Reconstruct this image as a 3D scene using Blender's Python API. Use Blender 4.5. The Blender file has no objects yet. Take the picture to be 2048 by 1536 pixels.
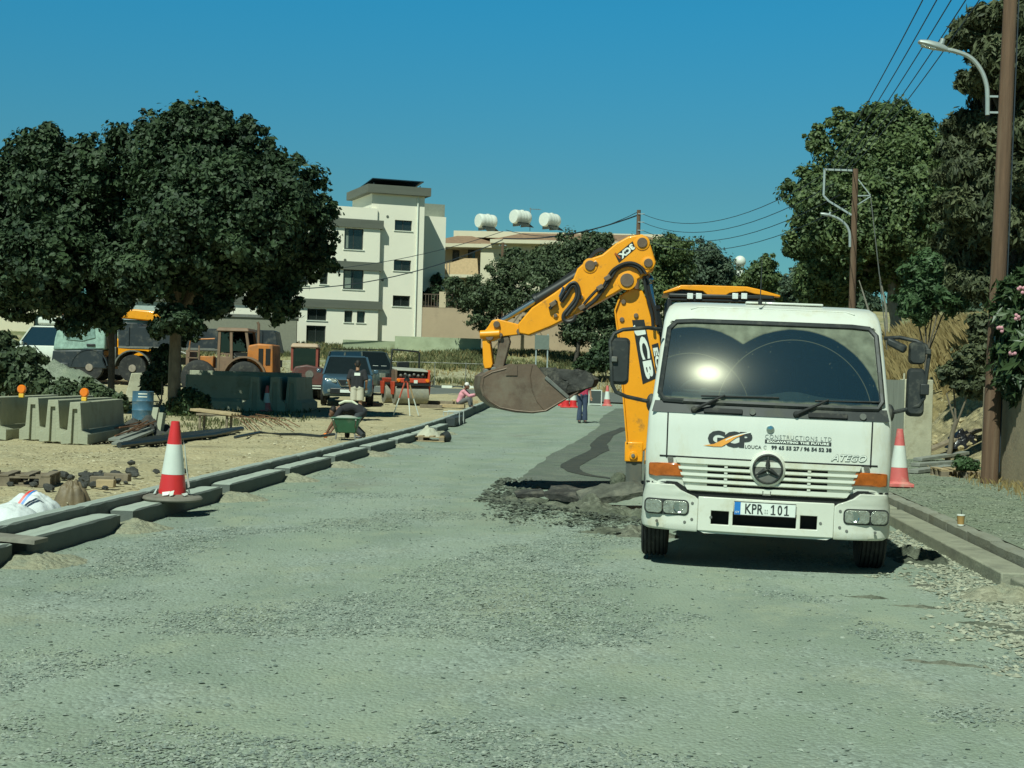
import bpy, bmesh, math, random
import numpy as np
from mathutils import Vector, Matrix, noise
rad=math.radians
C=bpy.context.scene
COL=C.collection
RNG=np.random.default_rng(7)
random.seed(7)
# ------------------------------------------------------------------ camera frame
FPX=3000.0; H=1.72
YAW=rad(4.283); PITCH=rad(-0.342); ROLL=rad(1.5)
RC=Matrix.Rotation(YAW,3,'Z')@Matrix.Rotation(math.pi/2+PITCH,3,'X')@Matrix.Rotation(ROLL,3,'Z')
def ray(px,py):
    return RC@Vector(((px-1024)/FPX,-(py-768)/FPX,-1.0))
def at(px,py,Y):
    d=ray(px,py); t=Y/d.y
    return Vector((d.x*t,Y,H+d.z*t))
def smooth(t):
    t=min(1.0,max(0.0,t)); return t*t*(3-2*t)
def road_z(y): return 0.8*smooth((y-36)/50)
def gz(x,y):
    """height of the finished ground"""
    r=road_z(y)
    bank=0.0
    if y>86:
        t=smooth((y-87)/22); bank=2.5*t+0.02*max(0,y-109)
        bank*=1-0.45*smooth((x+2)/6)*smooth((14-x)/6)
    if x<=-5.5:
        z=0.2+0.55*smooth((y-34)/40)+0.03*max(0,min(20,-x-14))*smooth((y-40)/20)
        z=max(z,r+0.05)
    elif x<3.65: z=r
    else:
        z=max(0.2,r+.03)
        t=smooth((x-6.6)/5.5)*smooth((y-24)/7)
        z+=t*(3.4+0.02*max(0,min(60,x-12)))
        z+=(1-smooth((y-20)/10))*5.5*smooth((x-8.6)/5)  # unseen hill added beside the camera to block low skylight
    return z+bank
def on(px,py,dz=0.0):
    """ground point seen at a pixel"""
    d=ray(px,py); o=Vector((0,0,H)); t=3.0; last=t
    while t<400:
        p=o+d*t
        if p.z<gz(p.x,p.y)+dz: break
        last=t; t+=0.25+t*0.01
    a,b=last,t
    for _ in range(30):
        m=(a+b)/2; p=o+d*m
        if p.z<gz(p.x,p.y)+dz: b=m
        else: a=m
    return o+d*b
# ------------------------------------------------------------------ materials
MATS={}
def _n(nt,t,**kw):
    n=nt.nodes.new(t)
    for k,v in kw.items(): setattr(n,k,v)
    return n
def mat(name,col,rough=.6,metal=0.0,var=.12,scale=6.0,bump=0.0,bscale=40.0,dirt=None,damt=.0,dscale=2.5,spec=.5,coat=0,emit=None,alpha=1,trans=0,stretch=(1,1,1)):
    if name in MATS: return MATS[name]
    m=bpy.data.materials.new(name); m.use_nodes=True; nt=m.node_tree
    b=nt.nodes['Principled BSDF']; L=nt.links.new
    b.inputs['Roughness'].default_value=rough; b.inputs['Metallic'].default_value=metal
    b.inputs['Specular IOR Level'].default_value=spec
    b.inputs['Coat Weight'].default_value=coat; b.inputs['Coat Roughness'].default_value=.08
    tc=_n(nt,'ShaderNodeTexCoord'); mp=_n(nt,'ShaderNodeMapping'); mp.inputs['Scale'].default_value=stretch
    L(tc.outputs['Object'],mp.inputs['Vector'])
    nz=_n(nt,'ShaderNodeTexNoise'); nz.inputs['Scale'].default_value=scale; nz.inputs['Detail'].default_value=6; nz.inputs['Roughness'].default_value=.65
    L(mp.outputs[0],nz.inputs['Vector'])
    cr=_n(nt,'ShaderNodeValToRGB'); e=cr.color_ramp.elements
    e[0].position=.3; e[1].position=.7
    e[0].color=tuple(c*(1-var) for c in col[:3])+(1,); e[1].color=tuple(min(1,c*(1+var)) for c in col[:3])+(1,)
    L(nz.outputs['Fac'],cr.inputs['Fac'])
    out=cr.outputs['Color']
    if dirt:
        n2=_n(nt,'ShaderNodeTexNoise'); n2.inputs['Scale'].default_value=dscale; n2.inputs['Detail'].default_value=9; n2.inputs['Roughness'].default_value=.7
        L(mp.outputs[0],n2.inputs['Vector'])
        r2=_n(nt,'ShaderNodeValToRGB'); q=r2.color_ramp.elements
        q[0].position=.62-damt*.4; q[0].color=(0,0,0,1); q[1].position=.78-damt*.25; q[1].color=(1,1,1,1)
        L(n2.outputs['Fac'],r2.inputs['Fac'])
        mx=_n(nt,'ShaderNodeMix',data_type='RGBA'); mx.inputs[7].default_value=tuple(dirt)+(1,)
        L(r2.outputs['Color'],mx.inputs[0]); L(out,mx.inputs[6]); out=mx.outputs[2]
        mr=_n(nt,'ShaderNodeMapRange'); mr.inputs['To Min'].default_value=rough; mr.inputs['To Max'].default_value=max(rough,.85)
        L(r2.outputs['Color'],mr.inputs['Value']); L(mr.outputs[0],b.inputs['Roughness'])
    L(out,b.inputs['Base Color'])
    if bump:
        n3=_n(nt,'ShaderNodeTexNoise'); n3.inputs['Scale'].default_value=bscale; n3.inputs['Detail'].default_value=5
        L(mp.outputs[0],n3.inputs['Vector'])
        bp=_n(nt,'ShaderNodeBump'); bp.inputs['Strength'].default_value=bump; bp.inputs['Distance'].default_value=.02
        L(n3.outputs['Fac'],bp.inputs['Height']); L(bp.outputs[0],b.inputs['Normal'])
    if emit:
        b.inputs['Emission Color'].default_value=tuple(emit[:3])+(1,); b.inputs['Emission Strength'].default_value=emit[3]
    MATS[name]=m; return m
def leafmat(name,dark,light,rough=.5,trans=.25):
    if name in MATS: return MATS[name]
    m=bpy.data.materials.new(name); m.use_nodes=True; nt=m.node_tree; L=nt.links.new
    b=nt.nodes['Principled BSDF']; b.inputs['Roughness'].default_value=rough; b.inputs['Specular IOR Level'].default_value=.3
    g=_n(nt,'ShaderNodeNewGeometry')
    cr=_n(nt,'ShaderNodeValToRGB'); e=cr.color_ramp.elements
    e[0].position=0; e[0].color=tuple(dark)+(1,); e[1].position=1; e[1].color=tuple(light)+(1,)
    tc=_n(nt,'ShaderNodeTexCoord'); nz=_n(nt,'ShaderNodeTexNoise'); nz.inputs['Scale'].default_value=.9; nz.inputs['Detail'].default_value=3
    L(tc.outputs['Object'],nz.inputs['Vector'])
    ma=_n(nt,'ShaderNodeMath',operation='MULTIPLY_ADD'); ma.inputs[1].default_value=.55; 
    mb=_n(nt,'ShaderNodeMath',operation='MULTIPLY_ADD'); mb.inputs[1].default_value=1.6; mb.inputs[2].default_value=-.58
    L(nz.outputs['Fac'],mb.inputs[0]); L(g.outputs['Random Per Island'],ma.inputs[0]); L(mb.outputs[0],ma.inputs[2])
    L(ma.outputs[0],cr.inputs['Fac']); L(cr.outputs['Color'],b.inputs['Base Color'])
    tr=_n(nt,'ShaderNodeBsdfTranslucent'); mx=_n(nt,'ShaderNodeMixShader'); mx.inputs[0].default_value=trans
    L(cr.outputs['Color'],tr.inputs['Color']); L(b.outputs[0],mx.inputs[1]); L(tr.outputs[0],mx.inputs[2])
    L(mx.outputs[0],nt.nodes['Material Output'].inputs['Surface'])
    MATS[name]=m; return m
# ------------------------------------------------------------------ mesh builder
class MB:
    def __init__(s): s.v=[]; s.f=[]; s.M=None
    def add(s,vs,fs):
        n=len(s.v)
        if s.M is not None: vs=[s.M@Vector(v) for v in vs]
        s.v+= [tuple(v) for v in vs]; s.f+=[tuple(i+n for i in f) for f in fs]; return s
    def hexa(s,p):   # 4 bottom ccw, 4 top ccw
        return s.add(p,[(3,2,1,0),(4,5,6,7),(0,1,5,4),(1,2,6,5),(2,3,7,6),(3,0,4,7)])
    def box(s,c,d,rot=None):
        x,y,z=d[0]/2,d[1]/2,d[2]/2
        p=[(-x,-y,-z),(x,-y,-z),(x,y,-z),(-x,y,-z),(-x,-y,z),(x,-y,z),(x,y,z),(-x,y,z)]
        R=Matrix.Identity(3)
        if rot: R=Matrix.Rotation(rot[2],3,'Z')@Matrix.Rotation(rot[1],3,'Y')@Matrix.Rotation(rot[0],3,'X')
        return s.hexa([Vector(c)+R@Vector(q) for q in p])
    def b2(s,x0,x1,y0,y1,z0,z1): return s.box(((x0+x1)/2,(y0+y1)/2,(z0+z1)/2),(abs(x1-x0),abs(y1-y0),abs(z1-z0)))
    def bar(s,p0,p1,w,t,up=(0,0,1)):
        p0,p1=Vector(p0),Vector(p1); d=(p1-p0).normalized(); u=Vector(up)
        if abs(d.dot(u))>.98: u=Vector((0,1,0))
        a=d.cross(u).normalized(); b=a.cross(d)
        q=[]
        for p in (p0,p1): q+=[p-a*w/2-b*t/2,p+a*w/2-b*t/2,p+a*w/2+b*t/2,p-a*w/2+b*t/2]
        return s.add(q,[(0,1,2,3),(7,6,5,4),(1,0,4,5),(2,1,5,6),(3,2,6,7),(0,3,7,4)])
    def prism(s,poly,axis,a,b):
        n=len(poly)
        def P(u,v,w):
            return {'x':(w,u,v),'y':(u,w,v),'z':(u,v,w)}[axis]
        ar=sum(poly[i][0]*poly[(i+1)%n][1]-poly[(i+1)%n][0]*poly[i][1] for i in range(n))
        if ar<0: poly=poly[::-1]
        vs=[P(u,v,a) for u,v in poly]+[P(u,v,b) for u,v in poly]
        fl=(axis!='y')==(b>a)
        lo=tuple(range(n)); hi=tuple(range(n,2*n))
        fs=[lo[::-1],hi]+[(i,(i+1)%n,n+(i+1)%n,n+i) for i in range(n)]
        if not fl: fs=[f[::-1] for f in fs]
        return s.add(vs,fs)
    def cyl(s,p0,p1,r0,r1=None,n=14,caps=True): return s.tube([p0,p1],[r0,r0 if r1 is None else r1],n,caps)
    def tube(s,pts,r,n=8,caps=True):
        pts=[Vector(p) for p in pts]; k=len(pts)
        if not hasattr(r,'__len__'): r=[r]*k
        vs=[];prev=None
        for i,p in enumerate(pts):
            d=(pts[min(i+1,k-1)]-pts[max(i-1,0)]).normalized()
            if prev is None:
                u=Vector((0,0,1)) if abs(d.z)<.9 else Vector((1,0,0)); a=d.cross(u).normalized()
            else:
                a=(prev-d*prev.dot(d)).normalized()
            prev=a; b=d.cross(a)
            for j in range(n):
                t=2*math.pi*j/n; vs.append(p+(a*math.cos(t)+b*math.sin(t))*r[i])
        fs=[]
        for i in range(k-1):
            for j in range(n):
                a0=i*n+j; a1=i*n+(j+1)%n
                fs.append((a0,a1,a1+n,a0+n))
        if caps: fs+= [tuple(range(n))[::-1],tuple(range((k-1)*n,k*n))]
        return s.add(vs,fs)
    def lathe(s,prof,c=(0,0,0),axis='z',n=24):
        c=Vector(c); k=len(prof); vs=[]
        for r,h in prof:
            for j in range(n):
                t=2*math.pi*j/n; a,b=r*math.cos(t),r*math.sin(t)
                vs.append(c+Vector({'z':(a,b,h),'x':(h,a,b),'y':(b,h,a)}[axis]))
        fs=[(i*n+j,i*n+(j+1)%n,(i+1)*n+(j+1)%n,(i+1)*n+j) for i in range(k-1) for j in range(n)]
        if prof[0][0]>1e-6: fs.append(tuple(range(n))[::-1])
        if prof[-1][0]>1e-6: fs.append(tuple(range((k-1)*n,k*n)))
        return s.add(vs,fs)
    def ball(s,c,r,n=12,m=8,jit=0):
        if not hasattr(r,'__len__'): r=(r,r,r)
        vs=[(c[0],c[1],c[2]-r[2])];
        for i in range(1,m):
            p=-math.pi/2+math.pi*i/m
            for j in range(n):
                t=2*math.pi*j/n; q=1+jit*(random.random()-.5)
                vs.append((c[0]+r[0]*math.cos(p)*math.cos(t)*q,c[1]+r[1]*math.cos(p)*math.sin(t)*q,c[2]+r[2]*math.sin(p)*q))
        vs.append((c[0],c[1],c[2]+r[2])); e=len(vs)-1
        fs=[(0,1+(j+1)%n,1+j) for j in range(n)]
        for i in range(m-2):
            for j in range(n):
                a=1+i*n+j; b=1+i*n+(j+1)%n; fs.append((a,b,b+n,a+n))
        k=1+(m-2)*n
        fs+=[(k+j,k+(j+1)%n,e) for j in range(n)]
        return s.add(vs,fs)
    def loft(s,rings,caps=True,skip=None,closed=True):
        n=len(rings[0]); vs=[p for r in rings for p in r]; fs=[]
        for i in range(len(rings)-1):
            for j in range(n if closed else n-1):
                if skip and skip(i,j): continue
                fs.append((i*n+j,i*n+(j+1)%n,(i+1)*n+(j+1)%n,(i+1)*n+j))
        if caps: fs+=[tuple(range(n))[::-1],tuple(range((len(rings)-1)*n,len(rings)*n))]
        return s.add(vs,fs)
    def panel(s,xs,zs,holes,y0,y1):
        """upright slab facing -y (y0 front, y1 back) with rectangular cells left open"""
        nx,nz=len(xs),len(zs); vs=[(x,y,z) for y in (y0,y1) for z in zs for x in xs]
        I=lambda k,i,j:k*nx*nz+j*nx+i
        fs=[]
        ok=lambda i,j:0<=i<nx-1 and 0<=j<nz-1 and (i,j) not in holes
        for j in range(nz-1):
            for i in range(nx-1):
                if not ok(i,j): continue
                fs.append((I(0,i,j),I(0,i+1,j),I(0,i+1,j+1),I(0,i,j+1)))
                fs.append((I(1,i,j+1),I(1,i+1,j+1),I(1,i+1,j),I(1,i,j)))
                if not ok(i-1,j): fs.append((I(0,i,j),I(0,i,j+1),I(1,i,j+1),I(1,i,j)))
                if not ok(i+1,j): fs.append((I(0,i+1,j+1),I(0,i+1,j),I(1,i+1,j),I(1,i+1,j+1)))
                if not ok(i,j-1): fs.append((I(0,i+1,j),I(0,i,j),I(1,i,j),I(1,i+1,j)))
                if not ok(i,j+1): fs.append((I(0,i,j+1),I(0,i+1,j+1),I(1,i+1,j+1),I(1,i,j+1)))
        return s.add(vs,fs)
    def warp(s,fn): s.v=[tuple(fn(*p)) for p in s.v]; return s
    def build(s,name,m,parent=None,bevel=0,seg=2,sharp=38,remesh=0,subd=0,loc=None,fix=False):
        me=bpy.data.meshes.new(name); me.from_pydata(s.v,[],s.f); me.update()
        if fix:
            bm=bmesh.new(); bm.from_mesh(me); bmesh.ops.recalc_face_normals(bm,faces=bm.faces); bm.to_mesh(me); bm.free()
        for p in me.polygons: p.use_smooth=True
        me.set_sharp_from_angle(angle=rad(sharp))
        if m: me.materials.append(m)
        o=bpy.data.objects.new(name,me); COL.objects.link(o)
        if parent: o.parent=parent
        if loc is not None: o.location=loc
        if remesh:
            q=o.modifiers.new('r','REMESH'); q.mode='VOXEL'; q.voxel_size=remesh; q.use_smooth_shade=True
            q=o.modifiers.new('s','SMOOTH'); q.factor=.5; q.iterations=4
        if bevel:
            q=o.modifiers.new('b','BEVEL'); q.width=bevel; q.segments=seg; q.limit_method='ANGLE'; q.angle_limit=rad(40); q.harden_normals=False
        if subd:
            q=o.modifiers.new('d','SUBSURF'); q.levels=q.render_levels=subd
        return o
def tag(o,label=None,cat=None,group=None,kind=None):
    if label: o['label']=label
    if cat: o['category']=cat
    if group: o['group']=group
    if kind: o['kind']=kind
    return o
def thing(name,label,cat,loc=(0,0,0),rz=0,group=None,rot=None):
    o=bpy.data.objects.new(name,None); o.empty_display_size=.2; COL.objects.link(o)
    o.location=loc; o.rotation_euler=rot if rot else (0,0,rz)
    return tag(o,label,cat,group)
def copy_tree(o,loc=None,rz=None,label=None,parent=None):
    c=o.copy(); COL.objects.link(c); c.parent=parent
    if loc is not None: c.location=loc
    if rz is not None: c.rotation_euler=(o.rotation_euler[0],o.rotation_euler[1],rz)
    if label: c['label']=label
    for ch in list(o.children): copy_tree(ch,parent=c)
    return c
def npmesh(name,V,F,m,parent=None,smoothf=False):
    me=bpy.data.meshes.new(name); k=F.shape[1]
    me.vertices.add(len(V)); me.vertices.foreach_set('co',np.ascontiguousarray(V,dtype=np.float32).ravel())
    me.loops.add(F.size); me.loops.foreach_set('vertex_index',np.ascontiguousarray(F,dtype=np.int32).ravel())
    me.polygons.add(len(F)); me.polygons.foreach_set('loop_start',np.arange(0,F.size,k,dtype=np.int32))
    me.update(calc_edges=True); me.validate()
    me.polygons.foreach_set('use_smooth',np.full(len(F),smoothf))
    me.materials.append(m)
    o=bpy.data.objects.new(name,me); COL.objects.link(o)
    if parent: o.parent=parent
    return o
def text_mb(s,size=1,bold=0.0,shear=0.0,spacing=1.0,align='LEFT',ext=.002):
    """flat lettering as (verts, faces) in the x/y plane, front facing +z"""
    cu=bpy.data.curves.new('t','FONT'); cu.body=s; cu.size=size; cu.offset=bold; cu.shear=shear; cu.space_character=spacing; cu.align_x=align
    cu.extrude=ext; cu.resolution_u=3; cu.fill_mode='BOTH'
    o=bpy.data.objects.new('t',cu); COL.objects.link(o); bpy.context.view_layer.update()
    me=bpy.data.meshes.new_from_object(o)
    vs=[tuple(v.co) for v in me.vertices]; fs=[tuple(p.vertices) for p in me.polygons]
    bpy.data.objects.remove(o); bpy.data.curves.remove(cu); bpy.data.meshes.remove(me)
    return vs,fs
def fit_text(s,x0,x1,z0,z1,**k):
    """lettering scaled into a rectangle: returns list of (x, z, depth) and faces"""
    vs,fs=text_mb(s,**k)
    xs=[v[0] for v in vs]; ys=[v[1] for v in vs]
    a,b,c,d=min(xs),max(xs),min(ys),max(ys)
    return [(x0+(v[0]-a)/(b-a)*(x1-x0), z0+(v[1]-c)/(d-c)*(z1-z0), v[2]) for v in vs],fs
def interp(t,tab):
    for (a,va),(b,vb) in zip(tab,tab[1:]):
        if t<=b: return va+(vb-va)*max(0,(t-a))/(b-a)
    return tab[-1][1]
def fbm(x,y,z=0,o=4):
    return noise.fractal(Vector((x,y,z)),1.0,2.0,o)
# ------------------------------------------------------------------ world, sun, camera
SHADOW=Vector((.25,.76,-1.0))
w=bpy.data.worlds.new("World"); C.world=w; w.use_nodes=True
nt=w.node_tree; bg=nt.nodes['Background']
sky=_n(nt,'ShaderNodeTexSky',sky_type='NISHITA'); sky.sun_disc=False
el=math.atan2(1,math.hypot(.25,.76)); sky.sun_elevation=el
sky.sun_rotation=math.atan2(-SHADOW.x,-SHADOW.y); sky.air_density=1.0; sky.dust_density=.3; sky.ozone_density=2.5
tint=_n(nt,'ShaderNodeMix',data_type='RGBA',blend_type='MULTIPLY'); tint.inputs[0].default_value=1; tint.inputs[7].default_value=(.33,.90,1.0,1)
nt.links.new(sky.outputs[0],tint.inputs[6])
wtc=_n(nt,'ShaderNodeTexCoord'); wsp=_n(nt,'ShaderNodeSeparateXYZ'); nt.links.new(wtc.outputs['Generated'],wsp.inputs[0])
wr=_n(nt,'ShaderNodeValToRGB'); e=wr.color_ramp.elements
e[0].position=0; e[0].color=(.90,.72,.64,1); e[1].position=.12; e[1].color=(.86,.79,.725,1)
for p_,c_ in ((.24,(.50,1.08,1.09,1)),(.30,(.45,1.0,1.0,1)),(.48,(.06,.13,.13,1))): x_=e.new(p_); x_.color=c_
nt.links.new(wsp.outputs[2],wr.inputs['Fac'])
deep=_n(nt,'ShaderNodeMix',data_type='RGBA',blend_type='MULTIPLY'); deep.inputs[0].default_value=1   # deeper blue towards the zenith
nt.links.new(tint.outputs[2],deep.inputs[6]); nt.links.new(wr.outputs[0],deep.inputs[7]); nt.links.new(deep.outputs[2],bg.inputs['Color']); bg.inputs['Strength'].default_value=.082
sl=bpy.data.lights.new('sun','SUN'); sl.energy=4.9; sl.angle=rad(.5); sl.color=(.88,1,.86)
so=bpy.data.objects.new('sun',sl); COL.objects.link(so); so.rotation_euler=SHADOW.to_track_quat('-Z','Y').to_euler(); so.location=(-20,-25,45)
cam=bpy.data.cameras.new('camera'); co=bpy.data.objects.new('camera',cam); COL.objects.link(co)
cam.sensor_width=36; cam.lens=36*FPX/2048; cam.clip_end=3000; cam.clip_start=.05
co.matrix_world=Matrix.Translation((0,0,H))@RC.to_4x4(); C.camera=co
C.view_settings.view_transform='Standard'; C.view_settings.look='None'; C.view_settings.exposure=0; C.view_settings.gamma=1
C.cycles.max_bounces=6; C.cycles.transparent_max_bounces=12; C.cycles.use_denoising=True
# ------------------------------------------------------------------ ground materials
def ground_mat(name,cols,scales,bump,pebble=None,pebcol=None,rough=.95,stretch=(1,1,1),bdist=.03,patch=None):
    """cols: three colours mixed by two noises; pebble: voronoi scale for stones; patch: (colour, scale, lo, hi)"""
    m=bpy.data.materials.new(name); m.use_nodes=True; nt=m.node_tree; L=nt.links.new
    b=nt.nodes['Principled BSDF']; b.inputs['Roughness'].default_value=rough; b.inputs['Specular IOR Level'].default_value=.25
    tc=_n(nt,'ShaderNodeTexCoord'); mp=_n(nt,'ShaderNodeMapping'); mp.inputs['Scale'].default_value=stretch; L(tc.outputs['Object'],mp.inputs['Vector'])
    def nz(sc,det=7,ro=.6,off=0):
        n=_n(nt,'ShaderNodeTexNoise'); n.inputs['Scale'].default_value=sc; n.inputs['Detail'].default_value=det; n.inputs['Roughness'].default_value=ro
        if off:
            q=_n(nt,'ShaderNodeMapping'); q.inputs['Location'].default_value=(off,off*1.7,0); L(mp.outputs[0],q.inputs['Vector']); L(q.outputs[0],n.inputs['Vector'])
        else: L(mp.outputs[0],n.inputs['Vector'])
        return n.outputs['Fac']
    def ramp(f,a,bb):
        r=_n(nt,'ShaderNodeMapRange',interpolation_type='SMOOTHSTEP'); r.inputs['From Min'].default_value=a; r.inputs['From Max'].default_value=bb; L(f,r.inputs['Value']); return r.outputs[0]
    def mix(f,a,bb,mode='MIX'):
        x=_n(nt,'ShaderNodeMix',data_type='RGBA',blend_type=mode)
        if isinstance(f,float): x.inputs[0].default_value=f
        else: L(f,x.inputs[0])
        for k,s in ((6,a),(7,bb)):
            if isinstance(s,tuple): x.inputs[k].default_value=s+(1,)
            else: L(s,x.inputs[k])
        return x.outputs[2]
    c=mix(ramp(nz(scales[0]),.35,.65),cols[0],cols[1])
    c=mix(ramp(nz(scales[1],8,.7,3.1),.45,.68),c,cols[2])
    if patch: c=mix(ramp(nz(patch[1],4,.55,9.3),patch[2],patch[3]),c,patch[0])
    g=ramp(nz(90,4,.8,5),.2,.8)
    c=mix(.5,c,mix(g,(.55,.55,.55),(1.45,1.45,1.42)),'MULTIPLY')
    hgt=nz(scales[1]*6,8,.7)
    if pebble:
        v=_n(nt,'ShaderNodeTexVoronoi'); v.inputs['Scale'].default_value=pebble; L(mp.outputs[0],v.inputs['Vector'])
        v2=_n(nt,'ShaderNodeTexVoronoi'); v2.inputs['Scale'].default_value=pebble*.45; L(mp.outputs[0],v2.inputs['Vector'])
        sep=_n(nt,'ShaderNodeSeparateColor'); L(v.outputs['Color'],sep.inputs[0])
        pm=ramp(nz(.55,5,.7,7.7),.42,.62)
        pc=mix(sep.outputs[0],tuple(x*.55 for x in pebcol),tuple(x*1.35 for x in pebcol))
        c=mix(pm,c,mix(.55,c,pc))
        h2=_n(nt,'ShaderNodeMath',operation='MULTIPLY_ADD'); L(v.outputs['Distance'],h2.inputs[0]); h2.inputs[1].default_value=-.9; L(hgt,h2.inputs[2]); hgt=h2.outputs[0]
    bp=_n(nt,'ShaderNodeBump'); bp.inputs['Strength'].default_value=bump; bp.inputs['Distance'].default_value=bdist
    L(hgt,bp.inputs['Height']); L(bp.outputs[0],b.inputs['Normal']); L(c,b.inputs['Base Color'])
    return m
m_road=ground_mat('road_gravel',((.235,.285,.22),(.205,.25,.205),(.29,.325,.24)),(.35,1.1),.38,pebble=44,pebcol=(.30,.345,.31),patch=((.21,.225,.175),.45,.57,.72),stretch=(1,.7,1))
nt=m_road.node_tree; L=nt.links.new; b=nt.nodes['Principled BSDF']; src=b.inputs['Base Color'].links[0].from_socket
tc=_n(nt,'ShaderNodeTexCoord'); sp=_n(nt,'ShaderNodeSeparateXYZ'); L(tc.outputs['Object'],sp.inputs[0]); nz=_n(nt,'ShaderNodeTexNoise'); nz.inputs['Scale'].default_value=.22; nz.inputs['Detail'].default_value=3; L(tc.outputs['Object'],nz.inputs['Vector'])
def mn(op,a,c):
    q=_n(nt,'ShaderNodeMath',operation=op)
    for k,s in enumerate((a,c)):
        if isinstance(s,(int,float)): q.inputs[k].default_value=s
        else: L(s,q.inputs[k])
    return q.outputs[0]
xw=mn('ADD',sp.outputs[0],mn('MULTIPLY',mn('SUBTRACT',nz.outputs['Fac'],.5),2.2)); tr=None
for x0,wd in ((-3.3,.45),(-1.55,.5),(.55,.35),(2.2,.4)):   # wheel tracks packed smooth and pale
    q=_n(nt,'ShaderNodeMapRange',interpolation_type='SMOOTHSTEP'); q.inputs['From Min'].default_value=wd*1.6; q.inputs['From Max'].default_value=wd*.3; L(mn('ABSOLUTE',mn('SUBTRACT',xw,x0),0),q.inputs['Value']); tr=q.outputs[0] if tr is None else mn('MAXIMUM',tr,q.outputs[0])
n4=_n(nt,'ShaderNodeTexNoise'); n4.inputs['Scale'].default_value=1.3; n4.inputs['Detail'].default_value=6; L(tc.outputs['Object'],n4.inputs['Vector'])
tr=mn('MULTIPLY',tr,mn('MULTIPLY',n4.outputs['Fac'],.8)); mx=_n(nt,'ShaderNodeMix',data_type='RGBA'); L(tr,mx.inputs[0]); L(src,mx.inputs[6]); mx.inputs[7].default_value=(.285,.335,.262,1); L(mx.outputs[2],b.inputs['Base Color'])
m_dirt=ground_mat('sandy_dirt',((.43,.36,.215),(.365,.315,.19),(.49,.425,.27)),(.3,1.4),.7,pebble=14,pebcol=(.36,.33,.21),patch=((.24,.20,.125),.35,.58,.75))
m_pave=ground_mat('pavement_gravel',((.20,.235,.165),(.175,.21,.155),(.25,.28,.195)),(.6,2.1),.7,pebble=30,pebcol=(.25,.27,.22))
m_asph=ground_mat('old_asphalt',((.115,.138,.112),(.135,.16,.128),(.185,.21,.16)),(.6,1.8),.4,pebble=60,pebcol=(.16,.17,.15))
m_tar=ground_mat('wet_tar',((.05,.055,.05),(.06,.065,.055),(.075,.075,.06)),(1,3),.3)
m_mort=ground_mat('mortar',((.34,.33,.23),(.29,.295,.21),(.26,.28,.21)),(2,6),.8,pebble=20,pebcol=(.35,.33,.24))
m_conc=mat('kerb_concrete',(.31,.335,.285),.9,var=.14,scale=5,bump=.25,bscale=60,dirt=(.22,.22,.17),damt=.35,dscale=3)
m_concl=mat('pale_concrete',(.46,.44,.32),.9,var=.12,scale=3,bump=.3,bscale=30,dirt=(.30,.27,.18),damt=.35)
m_soil=ground_mat('dug_soil',((.105,.12,.085),(.07,.08,.058),(.16,.175,.125)),(1.5,4),.9,pebble=16,pebcol=(.22,.22,.17))
# --------------------------------------------------------------- ground sheet
def axis(segs):
    out=[]
    for a,b,n in segs: out+=list(np.linspace(a,b,n,endpoint=False))
    return out+[segs[-1][1]]
xs=axis([(-900,-120,14),(-120,-40,16),(-40,-14,40),(-14,-5.55,56),(-5.55,-5.46,1),(-5.46,3.62,8),(3.62,3.70,1),(3.70,6.5,10),(6.5,14,34),(14,40,26),(40,140,14),(140,900,10)])
ys=axis([(-60,-5,6),(-5,10,10),(10,36,110),(36,70,90),(70,86,20),(86,112,40),(112,180,18),(180,2200,22)])
V=[];
for y in ys:
    for x in xs:
        z=gz(x,y)
        if -5.5<x<3.65: z-=.06
        elif x<=-5.5:
            a=smooth((-x-5.55)/1.2)
            z+= (.05*fbm(x*.5,y*.5)+.03*fbm(x*2,y*2,3)-.03)*a
            if -x<6.5: z-=.04*(1-a)
            if y>84: z+=.35*smooth((y-86)/6)*fbm(x*.25,y*.25,8)+.15*fbm(x*.9,y*.9,2)
        elif x>6.5 and (y>22 or x>9):
            z+=(.22*fbm(x*.7,y*.7,5)+.10*fbm(x*2.2,y*2.2,6))*smooth((x-6.5)/1.5)
        V.append((x,y,z))
nx=len(xs); F=[(j*nx+i,j*nx+i+1,(j+1)*nx+i+1,(j+1)*nx+i) for j in range(len(ys)-1) for i in range(nx-1)]
g=npmesh('ground',np.array(V),np.array(F),m_dirt,smoothf=True); tag(g,kind='structure')
# far slopes with dry grass share the sheet through a second material chosen by place
m_bank=ground_mat('grassy_bank',((.20,.20,.085),(.30,.26,.13),(.36,.32,.20)),(.25,.9),.8,pebble=8,pebcol=(.3,.28,.18),patch=((.12,.14,.06),.3,.5,.66))
m_cut=ground_mat('cut_earth',((.42,.35,.19),(.34,.28,.15),(.48,.41,.25)),(.5,2.2),1.0,pebble=6,pebcol=(.36,.30,.18),bdist=.08)
m_drys=ground_mat('dry_slope',((.30,.23,.10),(.22,.17,.075),(.36,.28,.14)),(.4,1.5),.9,pebble=9,pebcol=(.25,.2,.1))
me=g.data; me.materials.append(m_bank); me.materials.append(m_cut); me.materials.append(m_drys); me.materials.append(ground_mat('bank_earth',((.36,.33,.21),(.29,.27,.16),(.42,.40,.27)),(.3,1.1),1.0,pebble=5,pebcol=(.33,.31,.2),bdist=.1,patch=((.16,.16,.08),.4,.56,.7)))
for p in me.polygons:
    c=p.center
    if c.y>96+2*fbm(c.x*.2,c.y*.2,3): p.material_index=1
    elif c.y>87.5: p.material_index=4
    elif c.x>6.55: p.material_index=2 if c.z<1.9 and c.y<40 else 3
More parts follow.
